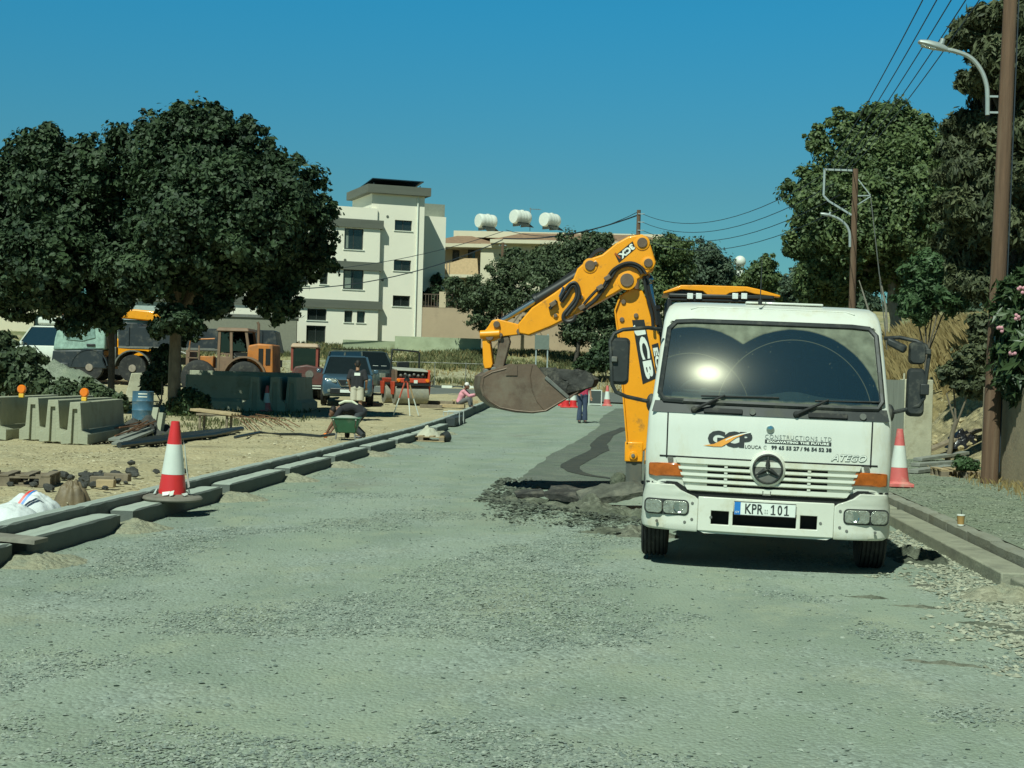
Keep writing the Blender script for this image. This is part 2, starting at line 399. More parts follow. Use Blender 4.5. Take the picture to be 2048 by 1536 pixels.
# --------------------------------------------------------------- road
rx=axis([(-5.45,3.62,46)]); ry=axis([(-8,5,8),(5,30,120),(30,88,70)])
V=[(x,y,road_z(y)+.012*fbm(x*.8,y*.5,1)+.006*fbm(x*3,y*3,4)) for y in ry for x in rx]
nx=len(rx); F=[(j*nx+i,j*nx+i+1,(j+1)*nx+i+1,(j+1)*nx+i) for j in range(len(ry)-1) for i in range(nx-1)]
r=npmesh('road',np.array(V),np.array(F),m_road,smoothf=True); tag(r,kind='structure')
# pavement on the right
px_=axis([(3.762,6.6,24)]); py_=axis([(-5,10,10),(10,34,70),(34,86,40)])
V=[(x,y,max(.2,road_z(y)+.03)+.02+.02*fbm(x*1.2,y*1.2,2)*smooth((x-3.7)*3)) for y in py_ for x in px_]
nx=len(px_); F=[(j*nx+i,j*nx+i+1,(j+1)*nx+i+1,(j+1)*nx+i) for j in range(len(py_)-1) for i in range(nx-1)]
pv=npmesh('pavement',np.array(V),np.array(F),m_pave,smoothf=True); tag(pv,kind='structure')
# old asphalt sheet bared on the right half of the road, wet tar seam, crossing road
def sheet(name,pts,m,dz,jag=0,sub=4):
    poly=[]
    for k in range(len(pts)):
        a=Vector(pts[k]); b=Vector(pts[(k+1)%len(pts)])
        for i in range(sub):
            p=a.lerp(b,i/sub); 
            if jag and i: p+=Vector((random.uniform(-jag,jag),random.uniform(-jag,jag)))
            poly.append(p)
    bm=bmesh.new(); vs=[bm.verts.new((p.x,p.y,0)) for p in poly]; bm.faces.new(vs)
    bmesh.ops.triangulate(bm,faces=bm.faces[:])
    for _ in range(2): bmesh.ops.subdivide_edges(bm,edges=[e for e in bm.edges if e.calc_length()>.5],cuts=1,use_grid_fill=True)
    for v in bm.verts: v.co.z=road_z(v.co.y)+dz
    bmesh.ops.recalc_face_normals(bm,faces=bm.faces[:])
    me=bpy.data.meshes.new(name); bm.to_mesh(me); bm.free()
    for p in me.polygons:
        if p.normal.z<0: p.flip()
    me.materials.append(m); o=bpy.data.objects.new(name,me); COL.objects.link(o)
    return tag(o,kind='structure')
def g2(px,py): p=on(px,py); return (p.x,p.y)
sheet('asphalt_patch',[g2(*q) for q in ((1040,978),(1046,958),(1075,930),(1112,905),(1160,880),(1195,856),(1206,832),(1232,818),(1330,818),(1330,980),(1222,984))],m_asph,.022,.05,6)
def ribbon(pts,ws):
    L,R=[],[]
    for i,p in enumerate(pts):
        a=Vector(pts[max(0,i-1)]); b=Vector(pts[min(len(pts)-1,i+1)]); d=(b-a).normalized(); n=Vector((-d.y,d.x))
        L.append(tuple(Vector(p)+n*ws[i]/2)); R.append(tuple(Vector(p)-n*ws[i]/2))
    return L+R[::-1]
sheet('tar_seam',ribbon([g2(*q) for q in ((1250,857),(1215,872),(1197,890),(1200,902),(1172,916),(1146,930),(1140,938),(1150,946),(1180,954),(1235,962))],[.3,.35,.4,.45,.42,.40,.36,.28,.2,.1]),m_tar,.030,.03,3)
sheet('side_road',[(-30,70.5),(-30,86),(20,86),(20,66),(3.3,66),(-5.2,69)],mat('side_asphalt',(.12,.13,.115),.9,var=.15,scale=2,bump=.2),.07)
# ------------------------------------------------------------------ white truck facing the camera
m_white=mat('truck_white',(.64,.66,.59),.32,var=.03,scale=3,coat=.35,dirt=(.54,.52,.40),damt=.22,dscale=2.2,stretch=(1.6,1.6,.5))
m_whited=mat('truck_white_dusty',(.65,.66,.57),.42,var=.04,scale=3,coat=.2,dirt=(.50,.46,.32),damt=.26,dscale=2.6)
m_blk=mat('black_plastic',(.022,.026,.026),.55,var=.2,scale=12,dirt=(.10,.10,.08),damt=.25,dscale=6)
m_rub=mat('rubber',(.020,.021,.021),.8,var=.25,scale=10,dirt=(.11,.105,.08),damt=.22,dscale=5)
m_steel=mat('grey_steel',(.20,.20,.18),.55,.5,var=.2,scale=9,dirt=(.14,.12,.09),damt=.3)
m_chrome=mat('chrome',(.55,.58,.56),.22,1,var=.05)
m_dark=mat('dark_void',(.010,.012,.012),.9)
m_frame=mat('chassis_black',(.03,.03,.028),.7,var=.3,dirt=(.09,.08,.06),damt=.3)
m_amber=mat('amber_lens',(.40,.095,.012),.16,var=.32,scale=14,coat=.5)
m_logo=mat('logo_black',(.025,.03,.03),.5)
m_logo_grey=mat('logo_grey',(.25,.27,.25),.45)
m_orange=mat('logo_orange',(.80,.34,.05),.5)
m_plate=mat('plate_white',(.72,.76,.70),.4)
m_blue=mat('plate_blue',(.02,.17,.50),.4)
m_sign=mat('mark_white',(.75,.78,.70),.5)
def glassmat(name,tintc,rough=.02,dust=None,amount=.0):
    m=bpy.data.materials.new(name); m.use_nodes=True; nt=m.node_tree; L=nt.links.new; nt.nodes.remove(nt.nodes['Principled BSDF'])
    t=_n(nt,'ShaderNodeBsdfTransparent'); t.inputs[0].default_value=tuple(tintc)+(1,)
    g=_n(nt,'ShaderNodeBsdfGlossy'); g.inputs['Roughness'].default_value=rough
    fr=_n(nt,'ShaderNodeFresnel'); fr.inputs['IOR'].default_value=1.9
    mx=_n(nt,'ShaderNodeMixShader'); L(fr.outputs[0],mx.inputs[0]); L(t.outputs[0],mx.inputs[1]); L(g.outputs[0],mx.inputs[2])
    out=mx.outputs[0]
    if dust:
        d=_n(nt,'ShaderNodeBsdfDiffuse'); d.inputs[0].default_value=tuple(dust)+(1,)
        mx2=_n(nt,'ShaderNodeMixShader'); L(out,mx2.inputs[1]); L(d.outputs[0],mx2.inputs[2])
        mx2.inputs[0].default_value=amount; m['fac']=1
        nt.nodes.active=mx2; mx2.name='dustmix'; out=mx2.outputs[0]
    L(out,nt.nodes['Material Output'].inputs['Surface']); return m
m_glass=glassmat('dark_glass',(.10,.13,.13))
m_lens=mat('headlamp_glass',(.34,.36,.30),.12,.35,var=.30,scale=22,bump=.5,bscale=60,coat=.8)
TYAW=rad(3.5); TROLL=rad(1.0)
pt=at(1530,1000,13.58)
truck=thing('truck','white lorry with a dusty windscreen and black company lettering, parked nose to the camera','lorry',
            (pt.x,13.58,0.062),rot=(0,TROLL,-TYAW)); truck.scale=(.97,.97,.97)
ZY=[(.56,.03),(.98,.0),(1.383,.035),(1.49,.075)]
def yf(z):
    if z<=1.49: return interp(z,ZY)
    if z<=2.26:
        t=(z-1.49)/.77; return .075+.77*(.381*t+.14*t*t)
    y1=.075+.77*.521
    return y1+interp(z,[(2.26,0),(2.34,.07),(2.41,.17),(2.455,.34),(2.475,.60)])
HW=[(.56,1.125),(.98,1.14),(1.383,1.125),(1.49,1.10),(2.26,1.035),(2.34,1.02),(2.41,.995),(2.455,.95),(2.475,.86)]
BUL=.10
def fy(x,z):
    return yf(z)+BUL*(x/1.06)**2
def ring(z,back=1.75):
    w=interp(z,HW); r=interp(z,[(.98,.13),(1.49,.075),(2.3,.075),(2.475,.12)]); pts=[]
    n=22
    for i in range(n+1):
        x=-(w-r)+2*(w-r)*i/n; pts.append((x,fy(x,z),z))
    y0=fy(w-r,z)
    for a in (18,36,54,72,90): pts.append((w-r+r*math.sin(rad(a)),y0+.02+r*(1-math.cos(rad(a))),z))
    pts.append((w,(y0+back)/2,z)); pts.append((w,back-.05,z)); pts.append((w-.08,back,z))
    pts.append((-w+.08,back,z)); pts.append((-w,back-.05,z)); pts.append((-w,(y0+back)/2,z))
    for a in (90,72,54,36,18): pts.append((-(w-r)-r*math.sin(rad(a)),y0+.02+r*(1-math.cos(rad(a))),z))
    return pts
zs=[.56,.70,.84,.98,1.10,1.24,1.383,1.49]+[1.49+.77*i/8 for i in range(1,9)]+[2.30,2.34,2.38,2.41,2.435,2.455,2.468,2.475]
mb=MB(); i0=zs.index(1.49)
mb.loft([ring(z) for z in zs],skip=lambda i,j: i0<=i<i0+8 and (j<22))
mb.build('cab',m_white,truck,sharp=50)
def surf(mb,off=0): return mb.warp(lambda x,y,z:(x,fy(x,z)+y-off,z))
def fgrid(x0,x1,z0,z1,nx,nz,hw=None):
    m=MB(); vs=[];fs=[]
    for j in range(nz+1):
        z=z0+(z1-z0)*j/nz
        k=hw(z) if hw else None
        for i in range(nx+1):
            a=i/nx; x=(-k+2*k*a) if hw else x0+(x1-x0)*a
            vs.append((x,0,z))
    for j in range(nz):
        for i in range(nx): fs.append((j*(nx+1)+i,j*(nx+1)+i+1,(j+1)*(nx+1)+i+1,(j+1)*(nx+1)+i))
    return m.add(vs,fs)
# windscreen with dust left outside the wiper sweeps
m_ws=glassmat('windscreen_glass',(.36,.44,.44),.006,(.25,.31,.31),.5)
nt=m_ws.node_tree; L=nt.links.new
tc=_n(nt,'ShaderNodeTexCoord'); sp=_n(nt,'ShaderNodeSeparateXYZ'); L(tc.outputs['Object'],sp.inputs[0])
def mth(op,a,b=None,clamp=False):
    q=_n(nt,'ShaderNodeMath',operation=op,use_clamp=clamp)
    for k,s in enumerate((a,b)):
        if s is None: continue
        if isinstance(s,(int,float)): q.inputs[k].default_value=s
        else: L(s,q.inputs[k])
    return q.outputs[0]
nz=_n(nt,'ShaderNodeTexNoise'); nz.inputs['Scale'].default_value=9; nz.inputs['Detail'].default_value=8; L(tc.outputs['Object'],nz.inputs['Vector'])
def dist(cx,cz):
    dx=mth('SUBTRACT',sp.outputs[0],cx); dz=mth('SUBTRACT',sp.outputs[2],cz)
    return mth('SQRT',mth('ADD',mth('MULTIPLY',dx,dx),mth('MULTIPLY',dz,dz)))
def outside(d,r):
    q=_n(nt,'ShaderNodeMapRange',interpolation_type='SMOOTHSTEP'); q.inputs['From Min'].default_value=r-.012; q.inputs['From Max'].default_value=r+.02; L(d,q.inputs['Value']); return q.outputs[0]
def line(d,r,wd):
    return mth('SUBTRACT',1.0,mth('MULTIPLY',mth('ABSOLUTE',mth('SUBTRACT',d,r)),1/wd),True)
dL,dR=dist(-.74,1.40),dist(.22,1.40)
o=mth('MULTIPLY',outside(dL,.80),outside(dR,.81))
low=_n(nt,'ShaderNodeMapRange'); low.inputs['From Min'].default_value=1.56; low.inputs['From Max'].default_value=1.50; L(sp.outputs[2],low.inputs['Value'])
o=mth('MAXIMUM',o,low.outputs[0])
o=mth('MAXIMUM',mth('MULTIPLY',o,mth('ADD',mth('MULTIPLY',nz.outputs['Fac'],.8),.12)),mth('MULTIPLY',mth('MAXIMUM',line(dR,.715,.010),line(dL,.55,.008)),.32))
n2=_n(nt,'ShaderNodeTexNoise'); n2.inputs['Scale'].default_value=40; n2.inputs['Detail'].default_value=3; L(tc.outputs['Object'],n2.inputs['Vector'])
spk=_n(nt,'ShaderNodeMapRange'); spk.inputs['From Min'].default_value=.70; spk.inputs['From Max'].default_value=.78; L(n2.outputs['Fac'],spk.inputs['Value'])
o=mth('MAXIMUM',o,mth('ADD',mth('MULTIPLY',spk.outputs[0],.30),.13))
dc=_n(nt,'ShaderNodeMix',data_type='RGBA'); dc.inputs[6].default_value=(.075,.19,.29,1); dc.inputs[7].default_value=(.29,.32,.24,1)  # navy inside the wiper sweeps paints the reflected sky into the glass colour
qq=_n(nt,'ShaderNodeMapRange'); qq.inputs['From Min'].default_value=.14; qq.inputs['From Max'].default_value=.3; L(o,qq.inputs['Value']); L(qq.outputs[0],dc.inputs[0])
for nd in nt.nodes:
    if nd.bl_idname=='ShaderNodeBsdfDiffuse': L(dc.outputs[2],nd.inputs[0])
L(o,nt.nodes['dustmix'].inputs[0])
# thin film of dust spreads the sun's glint a little
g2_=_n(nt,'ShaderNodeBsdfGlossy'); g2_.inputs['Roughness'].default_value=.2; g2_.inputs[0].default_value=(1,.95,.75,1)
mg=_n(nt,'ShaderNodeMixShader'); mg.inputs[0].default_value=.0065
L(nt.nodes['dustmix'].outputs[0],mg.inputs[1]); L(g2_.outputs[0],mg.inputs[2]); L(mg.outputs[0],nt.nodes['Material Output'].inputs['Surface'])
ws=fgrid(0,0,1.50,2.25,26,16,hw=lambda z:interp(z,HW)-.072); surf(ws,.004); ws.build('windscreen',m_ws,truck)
# rubber surround
mb=MB()
prof=[]
def wsx(z): return interp(z,HW)-.066
path=[(-wsx(1.50)+.12,1.495)]+[(x,1.495) for x in np.linspace(-.8,.8,9)]+[(wsx(1.5)-.05,1.50),(wsx(1.56),1.56)]+[(wsx(z),z) for z in (1.7,1.9,2.1,2.18)]+[(wsx(2.25)-.06,2.25)]+[(x,2.262) for x in np.linspace(.75,-.75,9)]+[(-wsx(2.25)+.06,2.25)]+[(-wsx(z),z) for z in (2.18,2.1,1.9,1.7,1.56)]+[(-wsx(1.5)+.05,1.50)]
path=path[1:]
ring1=[(x,fy(x,z)-.012,z) for x,z in path]
mb.tube(ring1+[ring1[0]],.026,6,False); mb.build('windscreen_seal',m_blk,truck)
# black cowl strip below the glass
cw=fgrid(0,0,1.385,1.492,30,3,hw=lambda z:interp(z,HW)-.03); surf(cw,.008); cw.build('cowl',m_blk,truck)
mb=MB()
for x in (-.43,.53):
    q=MB(); q.box((x,-.014,1.42),(.36,.02,.045)); surf(q,.004); q.build('cowl_vent',m_rub,truck,bevel=.008)
mb=MB()
for x in (-.16,.85): mb=MB(); mb.lathe([(.0,-.02),(.03,-.02),(.03,.01)],(x,fy(x,1.425)-.012,1.425),'y',12); mb.build('washer_cap',m_steel,truck)
for a,b,c,d in ((-.70,1.42,-.42,1.565),(.24,1.42,.53,1.565)):
    wp=MB(); wp.tube([(a,fy(a,b)-.03,b),((a+c)/2,fy(c,1.5)-.055,(b+d)/2),(c,fy(c,d)-.035,d)],[.02,.014,.011],6)
    wp.tube([(c-.22 if a<0 else c-.12,fy(c,d)-.022,d-.015),(c+.50,fy(c+.5,d)-.022,d+.0)],.009,6)
    wp.ball((a,fy(a,b)-.02,b),.03,8,6); wp.build('wiper',m_rub,truck)
# bonnet flap: seams, panel edge
mb=MB()
def seam(x0,z0,x1,z1,w=.007,n=10):
    pts=[]
    for i in range(n+1):
        x=x0+(x1-x0)*i/n; z=z0+(z1-z0)*i/n; pts.append((x,fy(x,z)-.001,z))
    mb.tube(pts,w,5,False)
seam(-.94,1.38,-.935,.96); seam(.94,1.38,.935,.96); seam(-1.0,.975,1.0,.975,.008,18)
mb.build('panel_seam',m_dark,truck)
# hinges
mb=MB()
for x in (-.90,.90): mb=MB(); mb.box((x,fy(x,.958)-.012,.958),(.05,.03,.022)); mb.build('flap_latch',m_steel,truck)
# grille: white slats in a dark recess
mb=MB(); mb.prism([(-.80,.965),(-.70,.66),(.70,.66),(.80,.965)],'y',-.004,.02); mb.warp(lambda x,y,z:(x,fy(x,z)+y-.004,z)); 
gr=MB(); n=16
def gw(z): return interp(z,[(.645,.66),(.68,.745),(.965,.85)])
slz=[(.968,.911),(.889,.854),(.832,.797),(.775,.738),(.715,.664)]
grille=fgrid(0,0,.652,.962,20,4,hw=lambda z:gw(z)-.02); surf(grille,.006); go=grille.build('grille',m_dark,truck)
for za,zb in slz:
    q=MB(); vs=[];fs=[]
    for i in range(n+1):
        for (y,z) in ((-.035,za),(-.04,zb+.010),(-.022,zb),(.01,zb),(.01,za)):
            x=gw(z)*(-1+2*i/n); vs.append((x,fy(x,z)+y,z))
    for i in range(n):
        for k in range(5): fs.append((i*5+k,(i+1)*5+k,(i+1)*5+(k+1)%5,i*5+(k+1)%5))
    fs+=[tuple(range(5)),tuple(range(n*5,n*5+5))[::-1]]
    q.add(vs,fs); q.build('grille_slat',m_whited,go,fix=True)
# slats are closed over at their outer thirds and joined by small studs
mb=MB()
for z in (.900,.843,.786,.7265):
    for s in (-1,1):
        q=MB(); q.b2(s*.55,s*(gw(z)-.015),-.018,.01,z-.010,z+.010); surf(q,0); q.build('grille_web',m_whited,go)
        q=MB(); q.box((s*.38,-.03,z),(.03,.02,.02)); surf(q,0); q.build('grille_stud',m_whited,go)
q=MB(); 
q.tube([(-.035,-.05,.70),(-.035,-.05,.665),(.035,-.05,.665),(.035,-.05,.70)],.006,5); q.build('grille_handle',m_steel,go)
# round three pointed emblem
ey=fy(0,.905)-.03
em=MB(); em.lathe([(.165,.06),(.168,.01),(.155,-.022),(.142,-.03),(.140,.0)],(0,ey,.905),'y',40); emb=em.build('emblem_bezel',m_whited,truck,fix=True)
em=MB(); em.lathe([(.0,-.006),(.141,-.006),(.141,.02)],(0,ey,.905),'y',36); em.build('emblem_mesh',m_steel,emb,fix=True)
em=MB(); em.lathe([(.142,.0),(.142,-.035),(.130,-.042),(.122,-.03),(.122,.0)],(0,ey,.905),'y',40)
for k in range(3):
    a=math.pi/2+k*2*math.pi/3
    c,s_=math.cos(a),math.sin(a); 
    def P(r,t,y): return (r*c-t*s_,ey+y,.905+r*s_+t*c)
    em.add([P(0,.0,-.05),P(.03,.024,-.012),P(.128,.004,-.03),P(.128,-.004,-.03),P(.03,-.024,-.012)],[(0,1,2),(0,2,3),(0,3,4),(1,4,3,2)])
em.build('emblem',m_blk,emb,fix=True)
sm=MB(); sm.lathe([(.0,-.012),(.034,-.008),(.038,.0),(.038,.01)],(.01,fy(0,1.265)-.006,1.268),'y',20); sm.build('flap_badge',m_chrome,truck,fix=True)
# lettering on the flap
def letters(name,s,x0,x1,z0,z1,m,off=.004,slope=0,parent=truck,**k):
    vs,fs=fit_text(s,x0,x1,z0,z1,ext=.001,**k)
    q=MB(); q.add([(x,fy(x,z)-off-d,z) for x,z,d in vs],fs); return q.build(name,m,parent,sharp=20)
letters('company_logo','GCP',-.56,-.15,1.085,1.235,m_logo,bold=.055,spacing=.86)
letters('lettering','LOUCA',-.215,-.065,1.085,1.115,m_logo,.005)
letters('lettering','CONSTRUCTIONS LTD',-.035,.57,1.185,1.222,m_logo_grey,spacing=1.25)
q=fgrid(-.035,.57,1.140,1.176,12,1); surf(q,.004); q.build('slogan_band',m_logo,truck)
letters('lettering','EXCAVATING THE FUTURE',-.015,.55,1.147,1.169,m_sign,.0065,bold=.05,spacing=1.1)
letters('lettering','99 65 55 27 / 96 54 52 38',.025,.575,1.085,1.123,m_logo,bold=.035)
q=MB(); q.tube([(-.03+.013*math.cos(a),fy(0,1.1)-.006,1.103+.016*math.sin(a)) for a in np.linspace(.6,5.6,12)],.0022,4); q.build('phone_mark',m_logo_grey,truck)
q=MB(); cz=lambda t:1.098+.0*t
pts=[];
sw=[(-.60,1.092,.0),(-.50,1.098,.012),(-.43,1.118,.030),(-.36,1.158,.026),(-.30,1.19,.012),(-.20,1.225,.0)]
up=[(x,z+t) for x,z,t in sw]; dn=[(x,z-t) for x,z,t in sw][::-1]
pl=up+dn[1:-1]
q.add([(x,fy(x,z)-.0075,z) for x,z in pl],[tuple(range(len(pl)))[::-1]]); q.build('logo_swoosh',m_orange,truck,fix=False)
q=MB(); pl=[(x+.035,z+.0+t*.7+.016) for x,z,t in sw[2:]]+[(x+.035,z+t*.7+.006) for x,z,t in sw[2:]][::-1]
q.add([(x,fy(x,z)-.0078,z) for x,z in pl],[tuple(range(len(pl)))[::-1]]); q.build('logo_swoosh',m_sign,truck)
letters('model_lettering','ATEGO',.57,.90,1.005,1.07,m_logo_grey,.006,bold=.035,shear=.35)
letters('model_lettering','ATEGO',.575,.895,1.009,1.066,m_sign,.0095,bold=.0,shear=.35)
# indicators
for s in (-1,1):
    q=MB(); pl=[(s*.805,.912),(s*.95,.910),(s*1.02,.908),(s*1.10,.902),(s*1.10,.782),(s*1.02,.783),(s*.95,.784),(s*.765,.785)]
    q.prism(pl,'y',-.028,.03); q.warp(lambda x,y,z:(x,fy(x,z)+y+max(0,abs(x)-1.0)*.4,z)); q.build('indicator',m_amber,truck,bevel=.014,fix=True)
# dark gap + corner panels under the indicators
q=MB(); q.b2(-1.06,1.06,.20,.5,.34,.70); q.build('bumper_recess',m_dark,truck)
q=MB(); vs=[];n_=36
for i in range(n_+1):
    x=-.93+1.86*i/n_; ax=abs(x); zt_=.668+.072*smooth((ax-.70)/.14); zb_=.60+.118*smooth((ax-.68)/.2)
    vs+=[(x,fy(x,zb_)-.012,zb_),(x,fy(x,zt_)-.012,zt_)]
q.add(vs,[(2*i,2*i+2,2*i+3,2*i+1) for i in range(n_)]); q.build('bumper_gap',m_dark,truck)
for s in (-1,1):
    q=MB(); q.add([(s*x,fy(x,.72)-.006+max(0,x-1.0)*.5,z) for x,z in ((.90,.715),(.98,.714),(1.06,.713),(1.12,.712),(1.12,.728),(1.06,.729),(.98,.731),(.90,.736))],[(0,1,2,3,4,5,6,7) if s>0 else (7,6,5,4,3,2,1,0)]); q.build('bumper_gap',m_dark,truck)
# bumper
def bw(x,y,z): return (x,y+.10*(x/1.1)**2-.035,z)
q=MB(); xs_=[-.62,-.56,-.5,-.335,-.300,-.15,0,.15,.280,.315,.47,.54,.62]; zb=[.300,.365,.492,.615]
holes={(i,1) for i in (2,4,5,6,7,9)}
q.panel(xs_,zb,holes,0,.06); q.warp(bw); bump=q.build('bumper',m_whited,truck,bevel=.006)
q=MB(); q.prism([(-.62,.302),(-.56,.278),(.56,.278),(.62,.302)],'y',.012,.15); q.warp(bw); q.build('bumper_lip',m_whited,bump)
q=MB(); q.b2(-.5,.47,.13,.20,.345,.50); q.warp(bw); q.build('bumper_backing',m_dark,bump)
for s in (-1,1):
    ol=[(.622,.0),(.80,.0),(.95,.02),(1.05,.06),(1.12,.13),(1.155,.24),(1.16,.62),(1.05,.62),(1.05,.3),(.622,.2)]
    ol=[(x,y+.10*(min(x,.9)/1.1)**2-.035) for x,y in ol]
    rings=[]
    for z,k,xi in ((.285,.965,.622),(.305,.99,.622),(.36,1.0,.622),(.585,.995,.622),(.612,.99,.655),(.635,.985,.72),(.665,.98,.79),(.700,.975,.835),(.712,.965,.85)):
        rings.append([(s*(xi+(x-.622)*(1.16*k-xi)/(1.16-.622)),y+(0.012 if z<.3 else (.012 if z>.65 else 0)),z) for x,y in ol])
    if s<0: rings=[r[::-1] for r in rings]
    q=MB(); q.loft(rings); q.build('bumper_corner',m_whited,truck,bevel=.006,fix=True)
    # headlamp: dark surround, ribbed glass, divided lens
    def hl(x,y,z): return (x,y+.10*(min(abs(x),.9)/1.1)**2-.035+max(0,abs(x)-.92)**2*1.6,z)
    def rrect(x0,x1,z0,z1,r,n=5):
        o=[]
        for cx,cz,a0 in ((x1-r,z1-r,0),(x0+r,z1-r,90),(x0+r,z0+r,180),(x1-r,z0+r,270)):
            for i in range(n): a=rad(a0+90*i/(n-1)); o.append((cx+r*math.cos(a),cz+r*math.sin(a)))
        return o
    q=MB(); q.prism([(s*x,z) for x,z in rrect(.705,1.125,.430,.575,.045)],'y',-.006,.03); q.warp(hl); h=q.build('headlamp',m_blk,truck,fix=True)
    for a,b in ((.718,.945),(.955,1.112)):
        q=MB(); q.prism([(s*x,z) for x,z in rrect(a,b,.442,.563,.035)],'y',-.018,.0); q.warp(hl); q.build('lens',m_lens,h,bevel=.008,fix=True)
    q=MB(); q.lathe([(.0,-.004),(.03,-.010),(.05,-.022),(.052,-.018)],(s*.80,hl(.8,-.002,.5)[1],.505),'y',18); q.build('bulb',m_chrome,h,fix=True)
    for (x,z) in ((.675,.55),(.675,.40),(.50,.43),(.74,.37),(1.0,.365)):
        y=hl(x,0,z)[1]; q=MB(); q.lathe([(0,-.006),(.014,-.005),(.014,.01)],(s*x,y,z),'y',8); q.build('bolt',m_steel,truck,fix=True)
    # lower side skirt under door, wheel arch liner
    q=MB(); q.b2(s*1.0,s*1.13,.9,1.72,.45,.60); q.build('step',m_blk,truck,bevel=.02)
# number plate
q=MB(); q.b2(-.29,.27,-.052,-.036,.470,.592); q.build('number_plate',m_plate,truck,bevel=.004); pl=truck.children[-1]
pl=[c for c in truck.children if c.name.startswith('number_plate')][0]
q=MB(); q.b2(-.287,-.232,-.0545,-.045,.473,.589); q.build('country_band',m_blue,pl)
def flat(name,s,x0,x1,z0,z1,y,m,parent,**k):
    vs,fs=fit_text(s,x0,x1,z0,z1,ext=.0008,**k); q=MB(); q.add([(x,y-d,z) for x,z,d in vs],fs); return q.build(name,m,parent,sharp=20)
flat('plate_lettering','KPR',-.190,-.025,.485,.577,-.054,m_logo,pl,bold=.018,spacing=1.05)
flat('plate_lettering','0',.105,.148,.485,.577,-.054,m_logo,pl,bold=.018)
for x in (.066,.188):
    q=MB(); q.prism([(x-.022,.485),(x+.022,.485),(x+.022,.496),(x+.007,.496),(x+.007,.577),(x-.004,.577),(x-.022,.560),(x-.022,.546),(x-.006,.559),(x-.006,.496),(x-.022,.496)],'y',-.0548,-.0535); q.build('plate_lettering',m_logo,pl,fix=True)
flat('country_code','CY',-.277,-.242,.487,.505,-.056,m_sign,pl,bold=.02)
q=MB()
for x in (-.007,.012):
    for z in (.50,.525): q.box((x,-.0545,z),(.008,.003,.011))
q.build('plate_seal',m_logo_grey,pl)
q=MB(); q.tube([(-.292,-.052,.470),(.272,-.052,.470),(.272,-.052,.592),(-.292,-.052,.592),(-.292,-.052,.470)],.004,4); q.build('plate_frame',m_blk,pl)
# mirrors on tube arms
def mirror_arm(s,lowmirror):
    q=MB(); z1,z2=(2.165,1.52)
    X0=1.05; X1=1.40+(.085 if s<0 else 0)
    q.tube([(s*X0,.42,z1),(s*(X0+.12),.30,z1+.01),(s*(X1-.08),.24,z1-.02),(s*(X1+.0),.22,z1-.06),(s*(X1+.035),.21,z1-.14),(s*(X1+.02),.2,1.9),(s*(X1+.0),.2,z2+.10),(s*(X1-.04),.2,z2+.03),(s*(X1-.14),.22,z2-.01),(s*1.13,.33,z2-.05)],.019,8)
    q.ball((s*1.11,.34,z2-.06),(.05,.07,.09),10,8); a=q.build('mirror_arm',m_blk,truck)
    return a
def mirror_box(s,x0,x1,z0,z1,parent,y=.22):
    q=MB(); rings=[]
    for k,yy in ((.86,y-.055),(.97,y-.03),(1,y+.0),(1,y+.05)):
        cx,cz=(x0+x1)/2,(z0+z1)/2
        rings.append([(s*(cx+(x-cx)*k),yy,cz+(z-cz)*k) for x,z in rrect(x0,x1,z0,z1,.045)])
    q.loft(rings); o=q.build('mirror',m_blk,parent,fix=True)
    q=MB(); q.prism([(s*x,z) for x,z in rrect(x0+.015,x1-.015,z0+.015,z1-.015,.035)],'y',y+.046,y+.056); q.build('mirror_glass',m_chrome,o,fix=True)
a=mirror_arm(-1,0); mirror_box(-1,1.335,1.515,1.62,2.07,a,.25)
q=MB(); q.box((-1.47,.19,1.86),(.055,.06,.05)); q.build('mirror_clamp',m_steel,a,bevel=.006)
a=mirror_arm(1,1); mirror_box(1,1.255,1.405,1.93,2.14,a,.25); mirror_box(1,1.25,1.41,1.445,1.895,a,.25)
for c_,d_ in (((1.40,.19,1.70),(.08,.07,.10)),((1.42,.19,2.05),(.05,.06,.05))): q=MB(); q.box(c_,d_); q.build('mirror_clamp',m_blk,a,bevel=.008)
q=MB(); q.hexa([(1.04,.20,2.10),(1.20,.20,2.02),(1.23,.32,2.03),(1.07,.32,2.11),(1.05,.20,2.17),(1.23,.20,2.09),(1.25,.32,2.10),(1.07,.32,2.18)]); q.build('kerb_mirror',m_blk,truck,bevel=.02,fix=True)
# cab inside: dark liner, dashboard, steering wheel, seats
q=MB(); q.b2(-.93,.93,1.66,1.68,1.2,2.2); q.b2(-.95,.95,.5,1.68,1.18,1.20); q.b2(-.97,-.95,.55,1.68,1.2,2.25); q.b2(.95,.97,.55,1.68,1.2,2.25); q.b2(-.93,.93,.75,1.68,2.25,2.27)
q.build('cab_lining',mat('lining_dark',(.03,.035,.035),.9),truck)
m_dash=mat('dashboard_grey',(.16,.17,.145),.8,var=.15)
q=MB(); q.loft([[(x,y,z) for y,z in ((.24,1.44),(.26,1.545),(.42,1.575+.05*math.exp(-((x-.22)/.2)**2)),(.62,1.55),(.65,1.3))] for x in np.linspace(-.92,.92,21)],closed=True); q.build('dashboard',m_dash,truck,fix=True)
q=MB(); q.M=Matrix.Translation((-.62,.62,1.58))@Matrix.Rotation(rad(-35),4,'X')
q.tube([(.22*math.cos(a),.22*math.sin(a),0) for a in np.linspace(0,2*math.pi,25)],.017,8,False); q.bar((-.21,0,0),(.21,0,0),.05,.02); q.cyl((0,0,-.2),(0,0,.02),.05); q.M=None; q.build('steering_wheel',m_dash,truck)
m_seat=mat('seat_cloth',(.05,.055,.06),.95)
